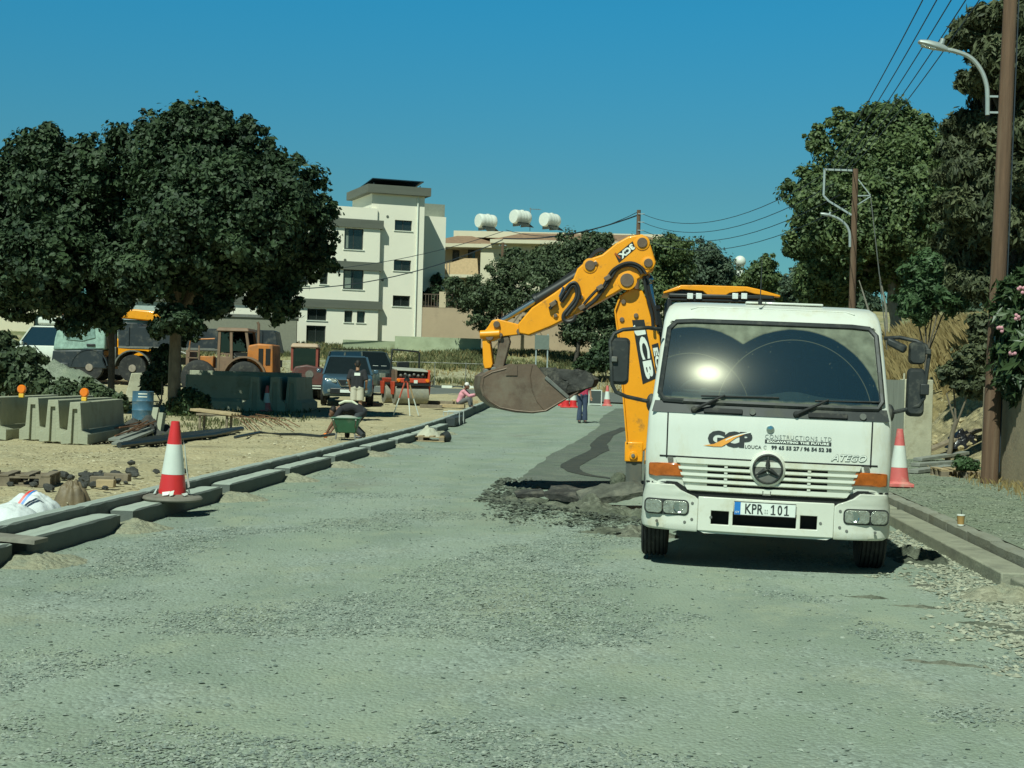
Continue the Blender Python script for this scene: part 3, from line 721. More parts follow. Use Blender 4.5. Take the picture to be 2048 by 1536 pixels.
for x in (-.55,.5):
    q=MB(); q.box((x,1.15,1.30),(.5,.5,.14)); q.box((x,1.42,1.65),(.5,.13,.62),(rad(-8),0,0)); q.box((x,1.46,2.03),(.28,.09,.18)); q.build('seat',m_seat,truck,bevel=.04)
# roof marker rail, aerial, roof hatch
q=MB(); q.tube([(-.12,.62,2.46),(-.118,.66,2.93)],[.006,.003],5); q.cyl((-.12,.62,2.45),(-.12,.62,2.50),.02); q.build('aerial',m_blk,truck)
q=MB(); q.box((.12,1.15,2.478),(.75,.6,.022)); q.build('roof_hatch',m_white,truck,bevel=.01)
q=MB(); q.tube([(-.78,fy(-.7,2.39)-.01,2.385)]+[(x,fy(x,2.41)-.004,2.408) for x in np.linspace(-.7,.7,9)]+[(.78,fy(.7,2.39)-.01,2.385)],.008,5); q.build('roof_rib',m_white,truck)
# side doors windows
for s in (-1,1):
    q=MB(); 
    q.add([(s*1.112,.62,1.5),(s*1.112,1.55,1.5),(s*1.045,1.5,2.18),(s*1.045,.85,2.18)],[(0,1,2,3) if s>0 else (3,2,1,0)]); q.build('side_window',m_glass,truck)
    q=MB(); q.box((s*1.142,1.5,1.30),(.02,.16,.04)); q.build('door_handle',m_blk,truck,bevel=.008)
# wheels
def wheel(x,y,r,wd,parent,m=m_rub,dual=0,hubm=m_whited,name='wheel'):
    q=MB(); hw=wd/2; pr=[(r*.52,-hw*.85),(r*.62,-hw),(r*.93,-hw),(r*.985,-hw*.86)]
    nr=5
    for i in range(nr):
        a=-hw*.80+hw*1.6*i/nr; b=-hw*.80+hw*1.6*(i+1)/nr; g=hw*.055
        pr+=[(r*.965,a),(r,a+.001+g*.2),(r,b-2*g),(r*.965,b-g*1.6)]
    pr+=[(r*.985,hw*.86),(r*.93,hw),(r*.62,hw),(r*.52,hw*.85)]
    q.lathe(pr,(0,0,0),'x',40); o=q.build(name,m,parent,sharp=25,fix=True); o.location=(x,y,r)
    s=1 if x>0 else -1
    q=MB(); q.lathe([(r*.54,s*hw*.8),(r*.50,s*hw*.9),(r*.40,s*hw*.55),(r*.22,s*hw*.5),(r*.2,s*hw*.9),(0,s*hw*.95)],(0,0,0),'x',24); q.build('rim',hubm,o,fix=True)
    return o
for s in (-1,1):
    w1=wheel(s*1.035,.86,.455,.25,truck); w1.location.z=.403; w1=wheel(s*.92,4.55,.455,.46,truck); w1.location.z=.403
# chassis, tipper body
q=MB(); q.b2(-.45,-.36,.5,6.1,.55,.75); q.b2(.36,.45,.5,6.1,.55,.75); q.cyl((-.9,.86,.42),(.9,.86,.42),.06); q.cyl((-.9,4.55,.43),(.9,4.55,.43),.09); q.ball((0,4.55,.43),.2); q.b2(-.30,.30,.4,1.6,.42,1.0); q.build('chassis',m_frame,truck)
q=MB(); q.b2(.5,1.0,2.1,3.2,.42,.78); q.build('fuel_tank',m_steel,truck,bevel=.05)
q=MB(); q.b2(-1.1,1.1,2.0,6.2,.86,.98); q.b2(-1.1,-1.05,2.0,6.2,.98,1.6); q.b2(1.05,1.1,2.0,6.2,.98,1.6); q.b2(-1.05,1.05,2.0,2.06,.98,1.9); q.b2(-1.05,1.05,6.14,6.2,.98,1.6)
for y in (2.7,3.5,4.3,5.1,5.9):
    for s in (-1,1): q.b2(s*1.1,s*1.15,y-.05,y+.05,.9,1.58)
q.build('tipper_body',m_whited,truck,bevel=.01)
for s in (-1,1):
    q=MB(); q.M=Matrix.Translation((0,4.55,.43)); q.tube([(s*.92,.55*math.cos(a),.55*math.sin(a)) for a in np.linspace(.1,math.pi-.1,12)],.02,4); q.M=None; q.build('mudguard',m_blk,truck)
# ------------------------------------------------------------------ backhoe loader behind the lorry, arm swung out to the left
m_yel=mat('digger_yellow',(.88,.335,.005),.42,var=.07,scale=4,coat=.15,dirt=(.28,.13,.02),damt=.10,dscale=5)
m_hose=mat('hydraulic_hose',(.02,.02,.02),.55,var=.2)
m_rod=mat('piston_rod',(.30,.36,.40),.2,.9,var=.05)
m_buck=mat('worn_bucket_steel',(.145,.098,.068),.55,.2,var=.22,scale=3,bump=.10,bscale=30,dirt=(.20,.165,.12),damt=.28,dscale=2.2)
m_black=mat('satin_black',(.018,.02,.02),.45,var=.2)
BY=22.3
base=at(1285,985,BY); base.z=road_z(BY)+.01
jcb=thing('backhoe_loader','yellow backhoe loader behind the white lorry, its arm swung left and bucket holding broken asphalt','digger',(base.x+1.25,BY,base.z))
OFF=Matrix.Translation(-jcb.location)
def W(px,py,Y=BY): return at(px,py,Y)
def xz(px,py,Y=BY):
    p=at(px,py,Y); return (p.x,p.z)
def plate(pts,y0,y1,name,m,parent=jcb,bevel=.012,Y=BY):
    q=MB(); q.M=OFF; q.prism([xz(a,b,Y) for a,b in pts],'y',y0,y1); return q.build(name,m,parent,bevel=bevel,fix=True)
def pin(px,py,y0,y1,r,name,m,parent,Y=BY,n=16):
    x,z=xz(px,py,Y); q=MB(); q.M=OFF; q.cyl((x,y0,z),(x,y1,z),r,n=n); return q.build(name,m,parent,bevel=.006)
# main boom
boom=plate([(1254,884),(1252,860),(1236,668),(1230,622),(1241,592),(1262,577),(1284,581),(1302,622),(1318,668),(1327,740),(1320,820),(1303,888),(1287,902),(1263,898)],BY-.16,BY+.16,'boom',m_yel,bevel=.02)
# folded flange that catches the light along the boom's left edge
q=MB(); q.M=OFF
for a,b in (((1254,884),(1252,860)),((1252,860),(1236,668)),((1236,668),(1230,622)),((1230,622),(1241,592))):
    pa,pb=W(*a),W(*b); q.bar((pa.x,BY,pa.z),(pb.x,BY,pb.z),.40,.022,(1,0,0))
q.build('boom_flange',m_yel,boom,fix=True)
for x,y in ((1244,640),(1247,605),(1272,632)): pin(x,y,BY-.185,BY-.15,.035,'boom_pin',m_buck,boom)
# lettering plate on the boom
def tilted(name,s,p0,p1,wid,y,m,parent,k0=.0,k1=1.0,flip=False,**kw):
    """lettering running from p0 to p1 (pixels on the boom face), wid metres tall"""
    a,b=W(*p0),W(*p1); d=Vector((b.x-a.x,0,b.z-a.z)); Ln=d.length; d.normalize(); u=Vector((-d.z,0,d.x))
    vs,fs=fit_text(s,Ln*k0,Ln*k1,-wid/2,wid/2,ext=.001,**kw)
    q=MB(); q.M=OFF; o=Vector((a.x,0,a.z))
    q.add([tuple(o+d*x+u*z+Vector((0,y-t,0))) for x,z,t in vs],fs); return q.build(name,m,parent,sharp=20)
def decal(name,pts,y,m,parent,t=.004):
    q=MB(); q.M=OFF; q.prism([xz(a,b) for a,b in pts],'y',y-t,y); return q.build(name,m,parent,fix=True)
yb=BY-.163
decal('lettering_plate',[(1264,641),(1288,640),(1313,756),(1285,768)],yb,m_black,boom)
tilted('boom_lettering','JCB',(1276.5,649),(1298,758),.165,yb-.0055,m_sign,boom,0.0,1.0,bold=.05,spacing=1.05)
decal('model_plate',[(1303,690),(1316,686),(1326,738),(1311,742)],yb,m_black,boom)
tilted('boom_lettering','EC',(1310,696),(1317,735),.07,yb-.0055,m_sign,boom,0,1,bold=.04)
# dipper arm
yd=BY-.19
dip=plate([(1257,476),(1284,472),(1297,483),(1311,527),(1306,541),(1290,553),(1228,590),(1168,622),(1125,644),(1103,655),(1060,672),(1041,668),(1038,650),(1066,617),(1110,588),(1148,560),(1156,540),(1178,521),(1205,512),(1232,490)],yd-.10,yd+.34,'dipper_arm',m_yel,bevel=.02)
yf_=yd-.104
for x,y,r in ((1284,489,.075),(1296,529,.065),(1181,534,.075),(1254,563,.10),(1192,530,.03),(1163,597,.035),(1113,633,.03)):
    pin(x,y,yf_-.03,yd+.37,r,'arm_pin',m_buck,dip)
    q=MB(); q.M=OFF; cx,cz_=xz(x,y); q.lathe([(r*1.45,.012),(r*1.45,-.008),(r*1.0,-.014),(r,.01)],(cx,yf_,cz_),'y',18); q.build('pin_boss',m_yel,dip,fix=True)
decal('model_plate',[(1231,514),(1265,486),(1271,500),(1238,528)],yf_,m_black,dip)
tilted('arm_lettering','3CX',(1266.5,495),(1240,517),.092,yf_-.0055,m_sign,dip,0,1,bold=.06,spacing=1.05)
tilted('arm_lettering','I',(1236.5,513.5),(1234,516),.11,yf_-.0055,m_amber,dip,0,1)
# ram above the dipper (bucket ram) : tube, rod and its hose
def ram(p0,p1,Y,r,k,parent,m1=m_black):
    a,b=W(*p0,Y),W(*p1,Y); c=a.lerp(b,k)
    q=MB(); q.M=OFF; q.cyl(a,c,r); q.cyl(c-(b-a).normalized()*.06,c,r*1.18); q.ball(a,r*1.25,10,8); o=q.build('ram_cylinder',m1,parent,bevel=.006)
    q=MB(); q.M=OFF; q.cyl(c,b,r*.55); q.ball(b,r*.95,10,8); q.build('ram_rod',m_rod,o)
ram((1190,530),(990,650),yd-.0+.12,.085,.60,jcb)
def hose(pts,Y,r=.022,name='hose',parent=dip,m=m_hose):
    P=[W(x,y,Y) for x,y in pts]; Q=[]
    for i in range(len(P)-1):
        p0,p1,p2,p3=P[max(0,i-1)],P[i],P[i+1],P[min(len(P)-1,i+2)]
        for k in range(5):
            t=k/5; Q.append(.5*((2*p1)+(p2-p0)*t+(2*p0-5*p1+4*p2-p3)*t*t+(3*p1-p0-3*p2+p3)*t**3))
    Q.append(P[-1]); q=MB(); q.M=OFF; q.tube(Q,r,7); return q.build(name,m,parent)
yh=yf_-.035
hose([(1284,548),(1276,536),(1262,530),(1248,531),(1232,540),(1222,556),(1212,572),(1202,585),(1190,600),(1175,612),(1166,622)],yh,.030)
hose([(1292,548),(1282,534),(1266,526),(1248,527),(1228,538),(1217,552),(1208,570),(1196,578),(1182,592),(1170,606),(1160,620)],yh-.03,.022)
hose([(1122,604),(1134,588),(1142,574),(1150,572),(1154,586),(1150,600),(1137,617),(1128,628),(1127,638),(1134,643),(1146,640),(1152,630)],yh,.030)
hose([(1120,598),(1128,584),(1140,568),(1152,566),(1159,582),(1154,604),(1142,620),(1133,632)],yh-.03,.022)
hose([(1213,512),(1208,502),(1196,503),(1184,513),(1170,528),(1152,545),(1130,562)],yd+.1,.026)
hose([(1216,510),(1204,498),(1190,504),(1172,524),(1150,541),(1128,556),(1100,578)],yd+.18,.022)
hose([(1294,552),(1298,580),(1303,600),(1310,622),(1314,650)],BY-.24,.024)
hose([(1288,552),(1292,582),(1298,606),(1304,630),(1306,655)],BY-.27,.024)
for p in ((1200,575),(1164,615),(1215,556),(1106,608)):
    c=W(*p,yh-.03); q=MB(); q.M=OFF; q.box(c,(.10,.07,.07),(0,rad(-35),0)); q.build('hose_clamp',m_buck,dip,bevel=.01)
q=MB(); q.M=OFF; q.bar(W(1099,618,yh),W(1113,601,yh),.05,.10,(0,1,0)); q.build('valve_block',m_black,dip,bevel=.01)
q=MB(); q.M=OFF; q.tube([W(1119,594,yh),W(1124,583,yh),W(1127,574,yh)],.02,6); q.build('steel_pipe',m_rod,dip)
# boom ram at the right of the boom
ram((1322,700),(1296,560),BY+.05,.09,.62,jcb)
# bucket linkage
lk=plate([(980,652),(986,642),(998,639),(1045,651),(1050,660),(1041,670),(1006,674),(992,682),(978,684),(962,677),(962,666),(972,663)],yd-.02,yd+.30,'tipping_lever',m_yel)
for x,y,r in ((996,650,.05),(1042,664,.05),(982,674,.06),(1004,671,.03)): pin(x,y,yd-.07,yd+.34,r,'link_pin',m_buck,lk)
q=MB(); q.M=OFF; a,b=W(960,669,yd-.03),W(1000,667,yd-.03); q.cyl(a,b,.06); q.build('cross_tube',m_yel,lk,bevel=.01)
plate([(967,676),(981,675),(988,728),(985,736),(972,738),(969,728)],yd-.03,yd+.05,'bucket_link',m_yel)
plate([(967,676),(981,675),(988,728),(985,736),(972,738),(969,728)],yd+.20,yd+.28,'bucket_link',m_yel)
plate([(1004,676),(1018,672),(1022,684),(1012,722),(1004,757),(988,760),(986,748)],yd+.0,yd+.24,'hitch_link',m_buck)
plate([(966,738),(990,728),(1010,735),(1014,756),(1000,768),(980,758),(968,752)],yd+.02,yd+.22,'quick_hitch',m_buck)
for x,y in ((975,744),(1000,752),(990,740)): pin(x,y,yd-.04,yd+.30,.045,'hitch_pin',m_steel,jcb)
# bucket: bent plate shell with two cheeks and teeth, opening to upper right
bp=[(1020,728),(1000,735),(975,742),(958,752),(955,773),(960,790),(970,802),(991,816),(1024,823),(1058,825),(1086,821),(1110,806),(1130,794)]
B=[Vector((xz(*p)[0],0,xz(*p)[1])) for p in bp]; cen=sum(B,Vector())/len(B)
wy0,wy1=yd-.36,yd+.46
skew=lambda y:(yd+.05-y)*.22
def shell(y0,y1,name,m,parent,thick=.022):
    q=MB(); q.M=OFF; outer=[];inner=[]
    for y in (y0,y1):
        for k in (0,1):
            for p in B:
                r=p-(p-cen).normalized()*thick*k; q.v.append(tuple(OFF@Vector((r.x+skew(y),y,r.z))))
    n=len(B)
    for i in range(n-1):
        q.f+=[(i,i+1,2*n+i+1,2*n+i),(n+i+1,n+i,3*n+i,3*n+i+1),(i+1,i,n+i,n+i+1),(2*n+i,2*n+i+1,3*n+i+1,3*n+i)]
    q.f+=[(0,2*n,3*n,n),(n-1,2*n-1,4*n-1,3*n-1)]
    return q.build(name,m,parent,fix=True)
bk=shell(wy0,wy1,'bucket',m_buck,jcb)
for y in (wy0-.012,wy1-.012):
    q=MB(); q.M=OFF; pl=[(p.x+skew(y)-(p-cen).normalized().x*.008,p.z-(p-cen).normalized().z*.008) for p in B]+[(xz(1086,757)[0]+skew(y),xz(1086,757)[1]),(xz(1062,728)[0]+skew(y),xz(1062,728)[1])]
    q.prism(pl,'y',y-.012,y+.012); q.build('bucket_cheek',m_buck,bk,fix=True)
q=MB(); q.M=OFF
for k in range(5):
    y=wy0+.05+(wy1-wy0-.1)*k/4; p=B[-1]; d=(B[-1]-B[-2]).normalized(); u=Vector((-d.z,0,d.x)); q0=MB()
    a=Vector((p.x+skew(y),y,p.z)); 
    q0.hexa([a+Vector((0,-.035,0))-u*.02,a+Vector((0,.035,0))-u*.02,a+Vector((0,.035,0))+u*.02,a+Vector((0,-.035,0))+u*.02,a+d*.16+Vector((0,-.02,0)),a+d*.16+Vector((0,.02,0)),a+d*.16+Vector((0,.02,0))+u*.006,a+d*.16+Vector((0,-.02,0))+u*.006])
    t=MB(); t.M=OFF; t.add(q0.v,q0.f); t.build('bucket_tooth',m_buck,bk,bevel=.006,fix=True)
for y in (wy0-.03,):
    # hard edges: side cutter along the mouth, weld bead round the cheek, lip
    e0,e1=xz(1086,757),(B[-1].x,B[-1].z); q=MB(); q.M=OFF; q.bar((e0[0]+skew(y)-.03,y,e0[1]+.02),(e1[0]+skew(y)-.02,y,e1[1]),.05,.03,(0,1,0)); q.build('side_cutter',m_steel,bk,bevel=.006)
    q=MB(); q.M=OFF; q.tube([(p.x+skew(y)-(p-cen).normalized().x*.03,y+.006,p.z-(p-cen).normalized().z*.03) for p in B],.012,6); q.build('weld_bead',m_buck,bk)
    q=MB(); q.M=OFF; q.tube([(xz(a_,b_)[0]+skew(y),y+.004,xz(a_,b_)[1]) for a_,b_ in ((1056,731),(1052,752),(1056,780),(1066,802),(1080,818))],.008,5); q.build('stiffener',m_buck,bk)
q=MB(); q.M=OFF; lp=B[-1]; q.b2(lp.x-.05,lp.x+.02,wy0,wy1,lp.z-.02,lp.z+.012); q.build('cutting_edge',m_steel,bk,bevel=.006)
q=MB(); q.M=OFF; a=[xz(1020,731),(xz(1040,731)),xz(1040,751),xz(1018,751)]; q.prism([(x-.0,z) for x,z in a],'y',wy0-.040,wy0-.030); q.build('wear_plate',m_buck,bk)
# broken asphalt lifted in the bucket - a thing of its own
m_chunk=mat('broken_asphalt',(.040,.040,.036),.95,var=.55,scale=7,bump=1.0,bscale=14,dirt=(.15,.14,.11),damt=.30,dscale=5)
def chunk(name,outline,y0,y1,m,Y=BY,amp=.04,parent=None,off=None,n=3):
    """thick broken slab: outline (x,z) extruded in y, then roughened"""
    bm=bmesh.new(); q=MB(); q.prism(outline,'y',y0,y1)
    vs=[bm.verts.new(v) for v in q.v]
    for f in q.f: bm.faces.new([vs[i] for i in f])
    bmesh.ops.recalc_face_normals(bm,faces=bm.faces[:])
    bmesh.ops.triangulate(bm,faces=bm.faces[:])
    for _ in range(n): bmesh.ops.subdivide_edges(bm,edges=[e for e in bm.edges if e.calc_length()>.09],cuts=1,use_grid_fill=False); bmesh.ops.triangulate(bm,faces=bm.faces[:])
    for v in bm.verts:
        c=v.co; v.co+=Vector((fbm(c.x*4,c.y*4,c.z*4),fbm(c.x*4+9,c.y*4,c.z*4),fbm(c.x*4,c.y*4+7,c.z*4)))*amp
    me=bpy.data.meshes.new(name); bm.to_mesh(me); bm.free()
    for p in me.polygons: p.use_smooth=True
    me.set_sharp_from_angle(angle=rad(28)); me.materials.append(m)
    o=bpy.data.objects.new(name,me); COL.objects.link(o)
    return o
ck=chunk('asphalt_chunk',[xz(*p) for p in ((1078,748),(1086,737),(1104,738),(1130,742),(1158,741),(1180,747),(1193,760),(1188,774),(1170,778),(1150,785),(1122,794),(1102,778))],BY-.45,BY+.25,m_chunk,amp=.06,n=4)
tag(ck,'dark broken slab of old asphalt jutting out of the digger bucket','asphalt chunk')
# stabiliser leg and foot seen beside the lorry
yl=BY-.05
q=MB(); q.M=OFF; x0,z0=xz(1249,922,yl); x1,z1=xz(1286,884,yl); q.b2(x0,x1,yl-.13,yl+.13,z0,z1); q.build('stabiliser_sleeve',m_yel,jcb,bevel=.015)
pin(1266,910,yl-.17,yl-.12,.06,'stabiliser_pin',m_yel,jcb,yl); pin(1266,910,yl-.19,yl-.12,.028,'stabiliser_bolt',m_steel,jcb,yl)
m_leg=mat('leg_steel',(.12,.125,.11),.5,.4,var=.2,stretch=(1,1,.2),dirt=(.16,.14,.10),damt=.3)
q=MB(); q.M=OFF; x0,z0=xz(1252,922,yl); x1,_=xz(1284,922,yl); q.b2(x0,x1,yl-.10,yl+.10,base.z+.05,z0); q.build('stabiliser_leg',m_leg,jcb,bevel=.012)
q=MB(); q.M=OFF; q.b2(x0-.14,x1+.14,yl-.24,yl+.24,base.z-.01,base.z+.06); q.build('stabiliser_foot',m_buck,jcb,bevel=.02)
# rest of the machine, local coordinates: x right, y forward (away), origin under the rear frame
J=jcb
def jb(name,m,parent=J,bevel=.02,**k):
    def f(q): return q.build(name,m,parent,bevel=bevel,**k)
    return f
q=MB(); q.b2(-1.18,1.18,.02,.14,.42,1.05); jb('rear_frame',m_yel)(q)
q=MB(); q.b2(.98,1.15,-.1,.16,.05,.95); jb('stabiliser_leg',m_leg)(q)
q=MB(); q.b2(.95,1.18,-.12,.18,.72,1.05); jb('stabiliser_sleeve',m_yel)(q)
q=MB(); q.cyl((-1.05,-.02,.5),(-1.05,-.02,1.10),.13); q.b2(-1.2,-.88,-.16,.02,.5,.62); q.b2(-1.2,-.88,-.16,.02,1.0,1.12); jb('king_post',m_yel)(q)
q=MB(); q.b2(-.50,.50,.3,5.0,.62,1.05); q.b2(-.42,.42,2.6,5.0,1.05,1.62); jb('body',m_yel)(q)
q=MB(); q.b2(-.36,.36,5.0,5.06,.75,1.55); jb('radiator_grille',m_black)(q)
cab_x=at(1442,580,23.7).x-J.location.x; cy0=1.35; zt=at(1442,572,23.7).z-J.location.z
cw_=.80
q=MB()
for sx in (-1,1):
    for y in (cy0,cy0+.75,cy0+1.5): q.b2(cab_x+sx*cw_-.04,cab_x+sx*cw_+.04,y-.04,y+.04,1.05,zt-.20)
q.b2(cab_x-cw_,cab_x+cw_,cy0-.04,cy0+.04,zt-.26,zt-.20); q.b2(cab_x-cw_-.04,cab_x+cw_+.04,cy0-.05,cy0+1.55,.95,1.25)
q.b2(cab_x-cw_-.02,cab_x+cw_+.02,cy0-.06,cy0+.06,zt-.205,zt-.135)
cabf=jb('digger_cab',m_black)(q)
for sx in (-1,1):
    q=MB(); q.b2(cab_x+sx*cw_-.008,cab_x+sx*cw_+.008,cy0+.05,cy0+.70,1.27,zt-.25); q.build('side_window',m_glass,cabf)
    q=MB(); q.b2(cab_x+sx*cw_-.008,cab_x+sx*cw_+.008,cy0+.80,cy0+1.45,1.27,zt-.25); q.build('side_window',m_glass,cabf)
q=MB(); q.b2(cab_x-cw_+.04,cab_x+cw_-.04,cy0-.008,cy0+.008,1.27,zt-.27); q.build('rear_window',m_glass,cabf)
q=MB(); q.b2(cab_x-cw_+.04,cab_x+cw_-.04,cy0+1.49,cy0+1.51,1.27,zt-.22); q.build('front_window',m_glass,cabf)
q=MB(); q.box((cab_x,cy0+.8,1.45),(.5,.5,.14)); q.box((cab_x,cy0+1.05,1.8),(.5,.12,.6)); q.build('operator_seat',m_seat,cabf,bevel=.03)
# roof with its moulded visor, profile as seen from behind
YR=23.65
prof=[(1326,584),(1362,570.5),(1398,570.5),(1493,573.5),(1518,579),(1560,591),(1560,595),(1509,588.5),(1490,583),(1459,586.5),(1446,594.5),(1418,593.5),(1405,582.5),(1362,579.5),(1327,588)]
q=MB(); q.M=OFF; q.prism([xz(a,b,YR) for a,b in prof],'y',YR-.05,YR+.14); rf=q.build('cab_roof',m_yel,jcb,bevel=.012,fix=True)
q=MB(); q.M=OFF; q.prism([xz(a,b,YR) for a,b in ((1327,584),(1362,571.5),(1398,571.5),(1493,574.5),(1518,580),(1558,591.5),(1500,588),(1385,583))],'y',YR+.14,YR+1.75); q.build('roof_shell',m_yel,rf,bevel=.012,fix=True)
q=MB(); q.M=OFF; q.prism([xz(a,b,YR) for a,b in ((1340,588),(1362,580.5),(1404,584),(1417,594),(1447,595.5),(1460,588),(1508,589.5),(1545,596),(1530,606),(1345,602))],'y',YR+.0,YR+.12); q.build('light_bar',m_black,rf,fix=True)
m_led=mat('work_light_lens',(.75,.80,.76),.25,var=.25,scale=60,coat=.5)
for px in (1380,1397.5,1470,1488):
    c=W(px,592.5,YR-.02); q=MB(); q.M=OFF; q.box(c,(.105,.08,.105)); l=q.build('work_light',m_black,rf,bevel=.01)
    q=MB(); q.M=OFF; q.box(c+Vector((0,-.043,0)),(.09,.01,.09)); q.build('lens',m_led,l,bevel=.006)
for s in (-1,1):
    o=wheel(s*.85,1.45,.72,.46,J,m_rub,hubm=m_yel); o.name='rear_wheel'
    o=wheel(s*.85,3.75,.45,.34,J,m_rub,hubm=m_yel); o.name='front_wheel'
    q=MB(); q.tube([(s*.86,1.45+.86*math.cos(a),.72+.86*math.sin(a)) for a in np.linspace(.35,2.8,12)],.03,4); q.loft([[(s*.60,1.45+.84*math.cos(a),.72+.84*math.sin(a)),(s*1.14,1.45+.84*math.cos(a),.72+.84*math.sin(a)),(s*1.14,1.45+.87*math.cos(a),.72+.87*math.sin(a)),(s*.60,1.45+.87*math.cos(a),.72+.87*math.sin(a))] for a in np.linspace(.35,2.8,12)]); q.build('wheel_arch',m_yel,J,fix=True)
    q=MB(); q.tube([(s*.62,2.9,1.45),(s*.62,4.6,1.35),(s*.62,5.6,.65)],[.10,.10,.08],4); q.build('loader_arm',m_yel,J)
q=MB(); q.prism([(5.55,.9),(5.5,.2),(5.6,.12),(6.35,.10),(6.35,.14),(5.7,.2),(5.62,.95)],'x',-1.15,1.15); q.build('loader_bucket',m_yel,J,fix=True)
q=MB(); q.tube([(.62,2.75,1.2),(.62,2.75,2.35),(.62,2.68,2.45)],.045,8); q.build('exhaust',m_black,J)
# ------------------------------------------------------------------ kerbs, gutter slabs, loose gravel, rubble
def rough_block(q,x0,x1,z0,z1,y0,y1,zb=lambda y:0,j=.006,step=.16):
    # a cast block with slightly uneven, worn edges
    n=max(2,int((y1-y0)/step)); R=lambda a=j:random.uniform(-a,a); rings=[]
    for i in range(n+1):
        y=y0+(y1-y0)*i/n; z=zb(y); c=.014+abs(R(.010)); d=.014+abs(R(.010))
        k=.010 if i in (0,n) else 0
        rings.append([(x0+k,y+R(.008)*(k>0),z+z0),(x1-k,y,z+z0),(x1-k,y,z+z1-d),(x1-d-k,y+R(.004),z+z1+R(.003)-k),(x0+c+k,y,z+z1+R(.003)-k),(x0+k,y,z+z1-c)])
    q.loft(rings); return q
def kerb_line(name,x0,x1,zt,zb,ys_,gap,m):
    """a kerb of butted stones with open joints"""
    q=MB(); 
    for a,b in zip(ys_,ys_[1:]):
        dz=random.uniform(-.006,.006); dx=random.uniform(-.006,.006)
        za,zb2=road_z(a),road_z(b-gap)
        rough_block(q,x0+dx,x1+dx,zb,zt+dz,a,b-gap,road_z)
    o=q.build(name,m,None,sharp=30,fix=True); return tag(o,kind='structure')
def shade_sided(name,side,top,scale=4):
    # new grey concrete with shade painted in: darkened sides, paler upward faces
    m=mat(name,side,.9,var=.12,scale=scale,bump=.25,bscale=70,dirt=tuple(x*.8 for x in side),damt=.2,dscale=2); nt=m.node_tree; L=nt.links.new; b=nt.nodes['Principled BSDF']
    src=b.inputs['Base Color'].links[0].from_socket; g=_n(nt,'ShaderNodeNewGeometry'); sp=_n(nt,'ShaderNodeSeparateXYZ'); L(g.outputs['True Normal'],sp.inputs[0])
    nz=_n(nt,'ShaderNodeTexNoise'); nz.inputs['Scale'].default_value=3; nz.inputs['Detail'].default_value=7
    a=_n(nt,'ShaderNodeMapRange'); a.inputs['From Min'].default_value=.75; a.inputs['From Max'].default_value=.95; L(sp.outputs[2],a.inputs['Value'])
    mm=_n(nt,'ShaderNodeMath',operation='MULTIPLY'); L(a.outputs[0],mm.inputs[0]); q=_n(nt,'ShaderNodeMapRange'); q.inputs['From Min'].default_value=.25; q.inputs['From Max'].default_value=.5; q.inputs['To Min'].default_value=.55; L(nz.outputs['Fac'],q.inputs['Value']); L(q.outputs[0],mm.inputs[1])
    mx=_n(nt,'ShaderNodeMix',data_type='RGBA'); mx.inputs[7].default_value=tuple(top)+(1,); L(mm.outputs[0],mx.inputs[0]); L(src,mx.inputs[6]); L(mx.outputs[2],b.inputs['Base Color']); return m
m_conc2=shade_sided('new_kerb_concrete',(.13,.15,.135),(.33,.375,.33))
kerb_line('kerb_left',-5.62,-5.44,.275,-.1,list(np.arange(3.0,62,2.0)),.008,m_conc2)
kerb_line('kerb_right',3.60,3.76,.225,-.1,list(np.arange(2.0,40,1.0)),.008,mat('old_kerb_concrete',(.25,.255,.205),.92,var=.18,scale=5,bump=.4,bscale=40,dirt=(.17,.165,.12),damt=.35))
# gutter slabs: each a long precast slab with a gap and a mound of mortar between
starts=[5.2,8.9,12.75,15.6,19.5,23.1,26.8,30.6,34.3,38.0,41.6]
i=0
prev=None
words=['nearest','second nearest']
m_slab=shade_sided('gutter_concrete',(.12,.14,.125),(.37,.42,.36))
ends=[8.6,12.45,15.2,19.15,22.8,26.4,30.2,33.9,37.6,41.2,44.2]
for a,b in zip(starts,ends):
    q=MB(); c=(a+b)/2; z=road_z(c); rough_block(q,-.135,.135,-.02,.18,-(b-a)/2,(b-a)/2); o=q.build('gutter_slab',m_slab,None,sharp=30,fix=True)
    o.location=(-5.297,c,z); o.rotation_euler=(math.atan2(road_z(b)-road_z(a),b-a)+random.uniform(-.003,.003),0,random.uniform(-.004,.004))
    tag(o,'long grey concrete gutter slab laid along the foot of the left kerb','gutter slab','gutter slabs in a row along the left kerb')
def mound(name,c,rx,ry,h,m,seed=0,n=26,rough=.25,flat=0,lab=None,cat=None,kind='stuff',rz=0):
    V=[];F=[]
    for j in range(n+1):
        for i in range(n*2):
            r=j/n; t=2*math.pi*i/(n*2)
            k=1+.22*fbm(math.cos(t)*1.3+seed,math.sin(t)*1.3,seed)
            x=r*rx*k*math.cos(t); y=r*ry*k*math.sin(t)
            z=h*(1-r**2)**(1.4 if not flat else .6)*(1+rough*1.6*fbm(x*3/max(rx,.2)+seed,y*3/max(ry,.2),seed))+h*rough*.5*fbm(x*9,y*9,seed)*(1-r)-.03*r
            xx=x*math.cos(rz)-y*math.sin(rz); yy=x*math.sin(rz)+y*math.cos(rz)
            V.append((c[0]+xx,c[1]+yy,(gz(c[0]+xx,c[1]+yy) if c[2] is None else c[2])+z))
    w=n*2
    F=[(j*w+i,j*w+(i+1)%w,(j+1)*w+(i+1)%w,(j+1)*w+i) for j in range(n) for i in range(w)]
    F=[f[::-1] if True else f for f in F]
    q=MB(); q.add(V,F); o=q.build(name,m,None,sharp=80,fix=True); return tag(o,lab,cat,kind=kind)
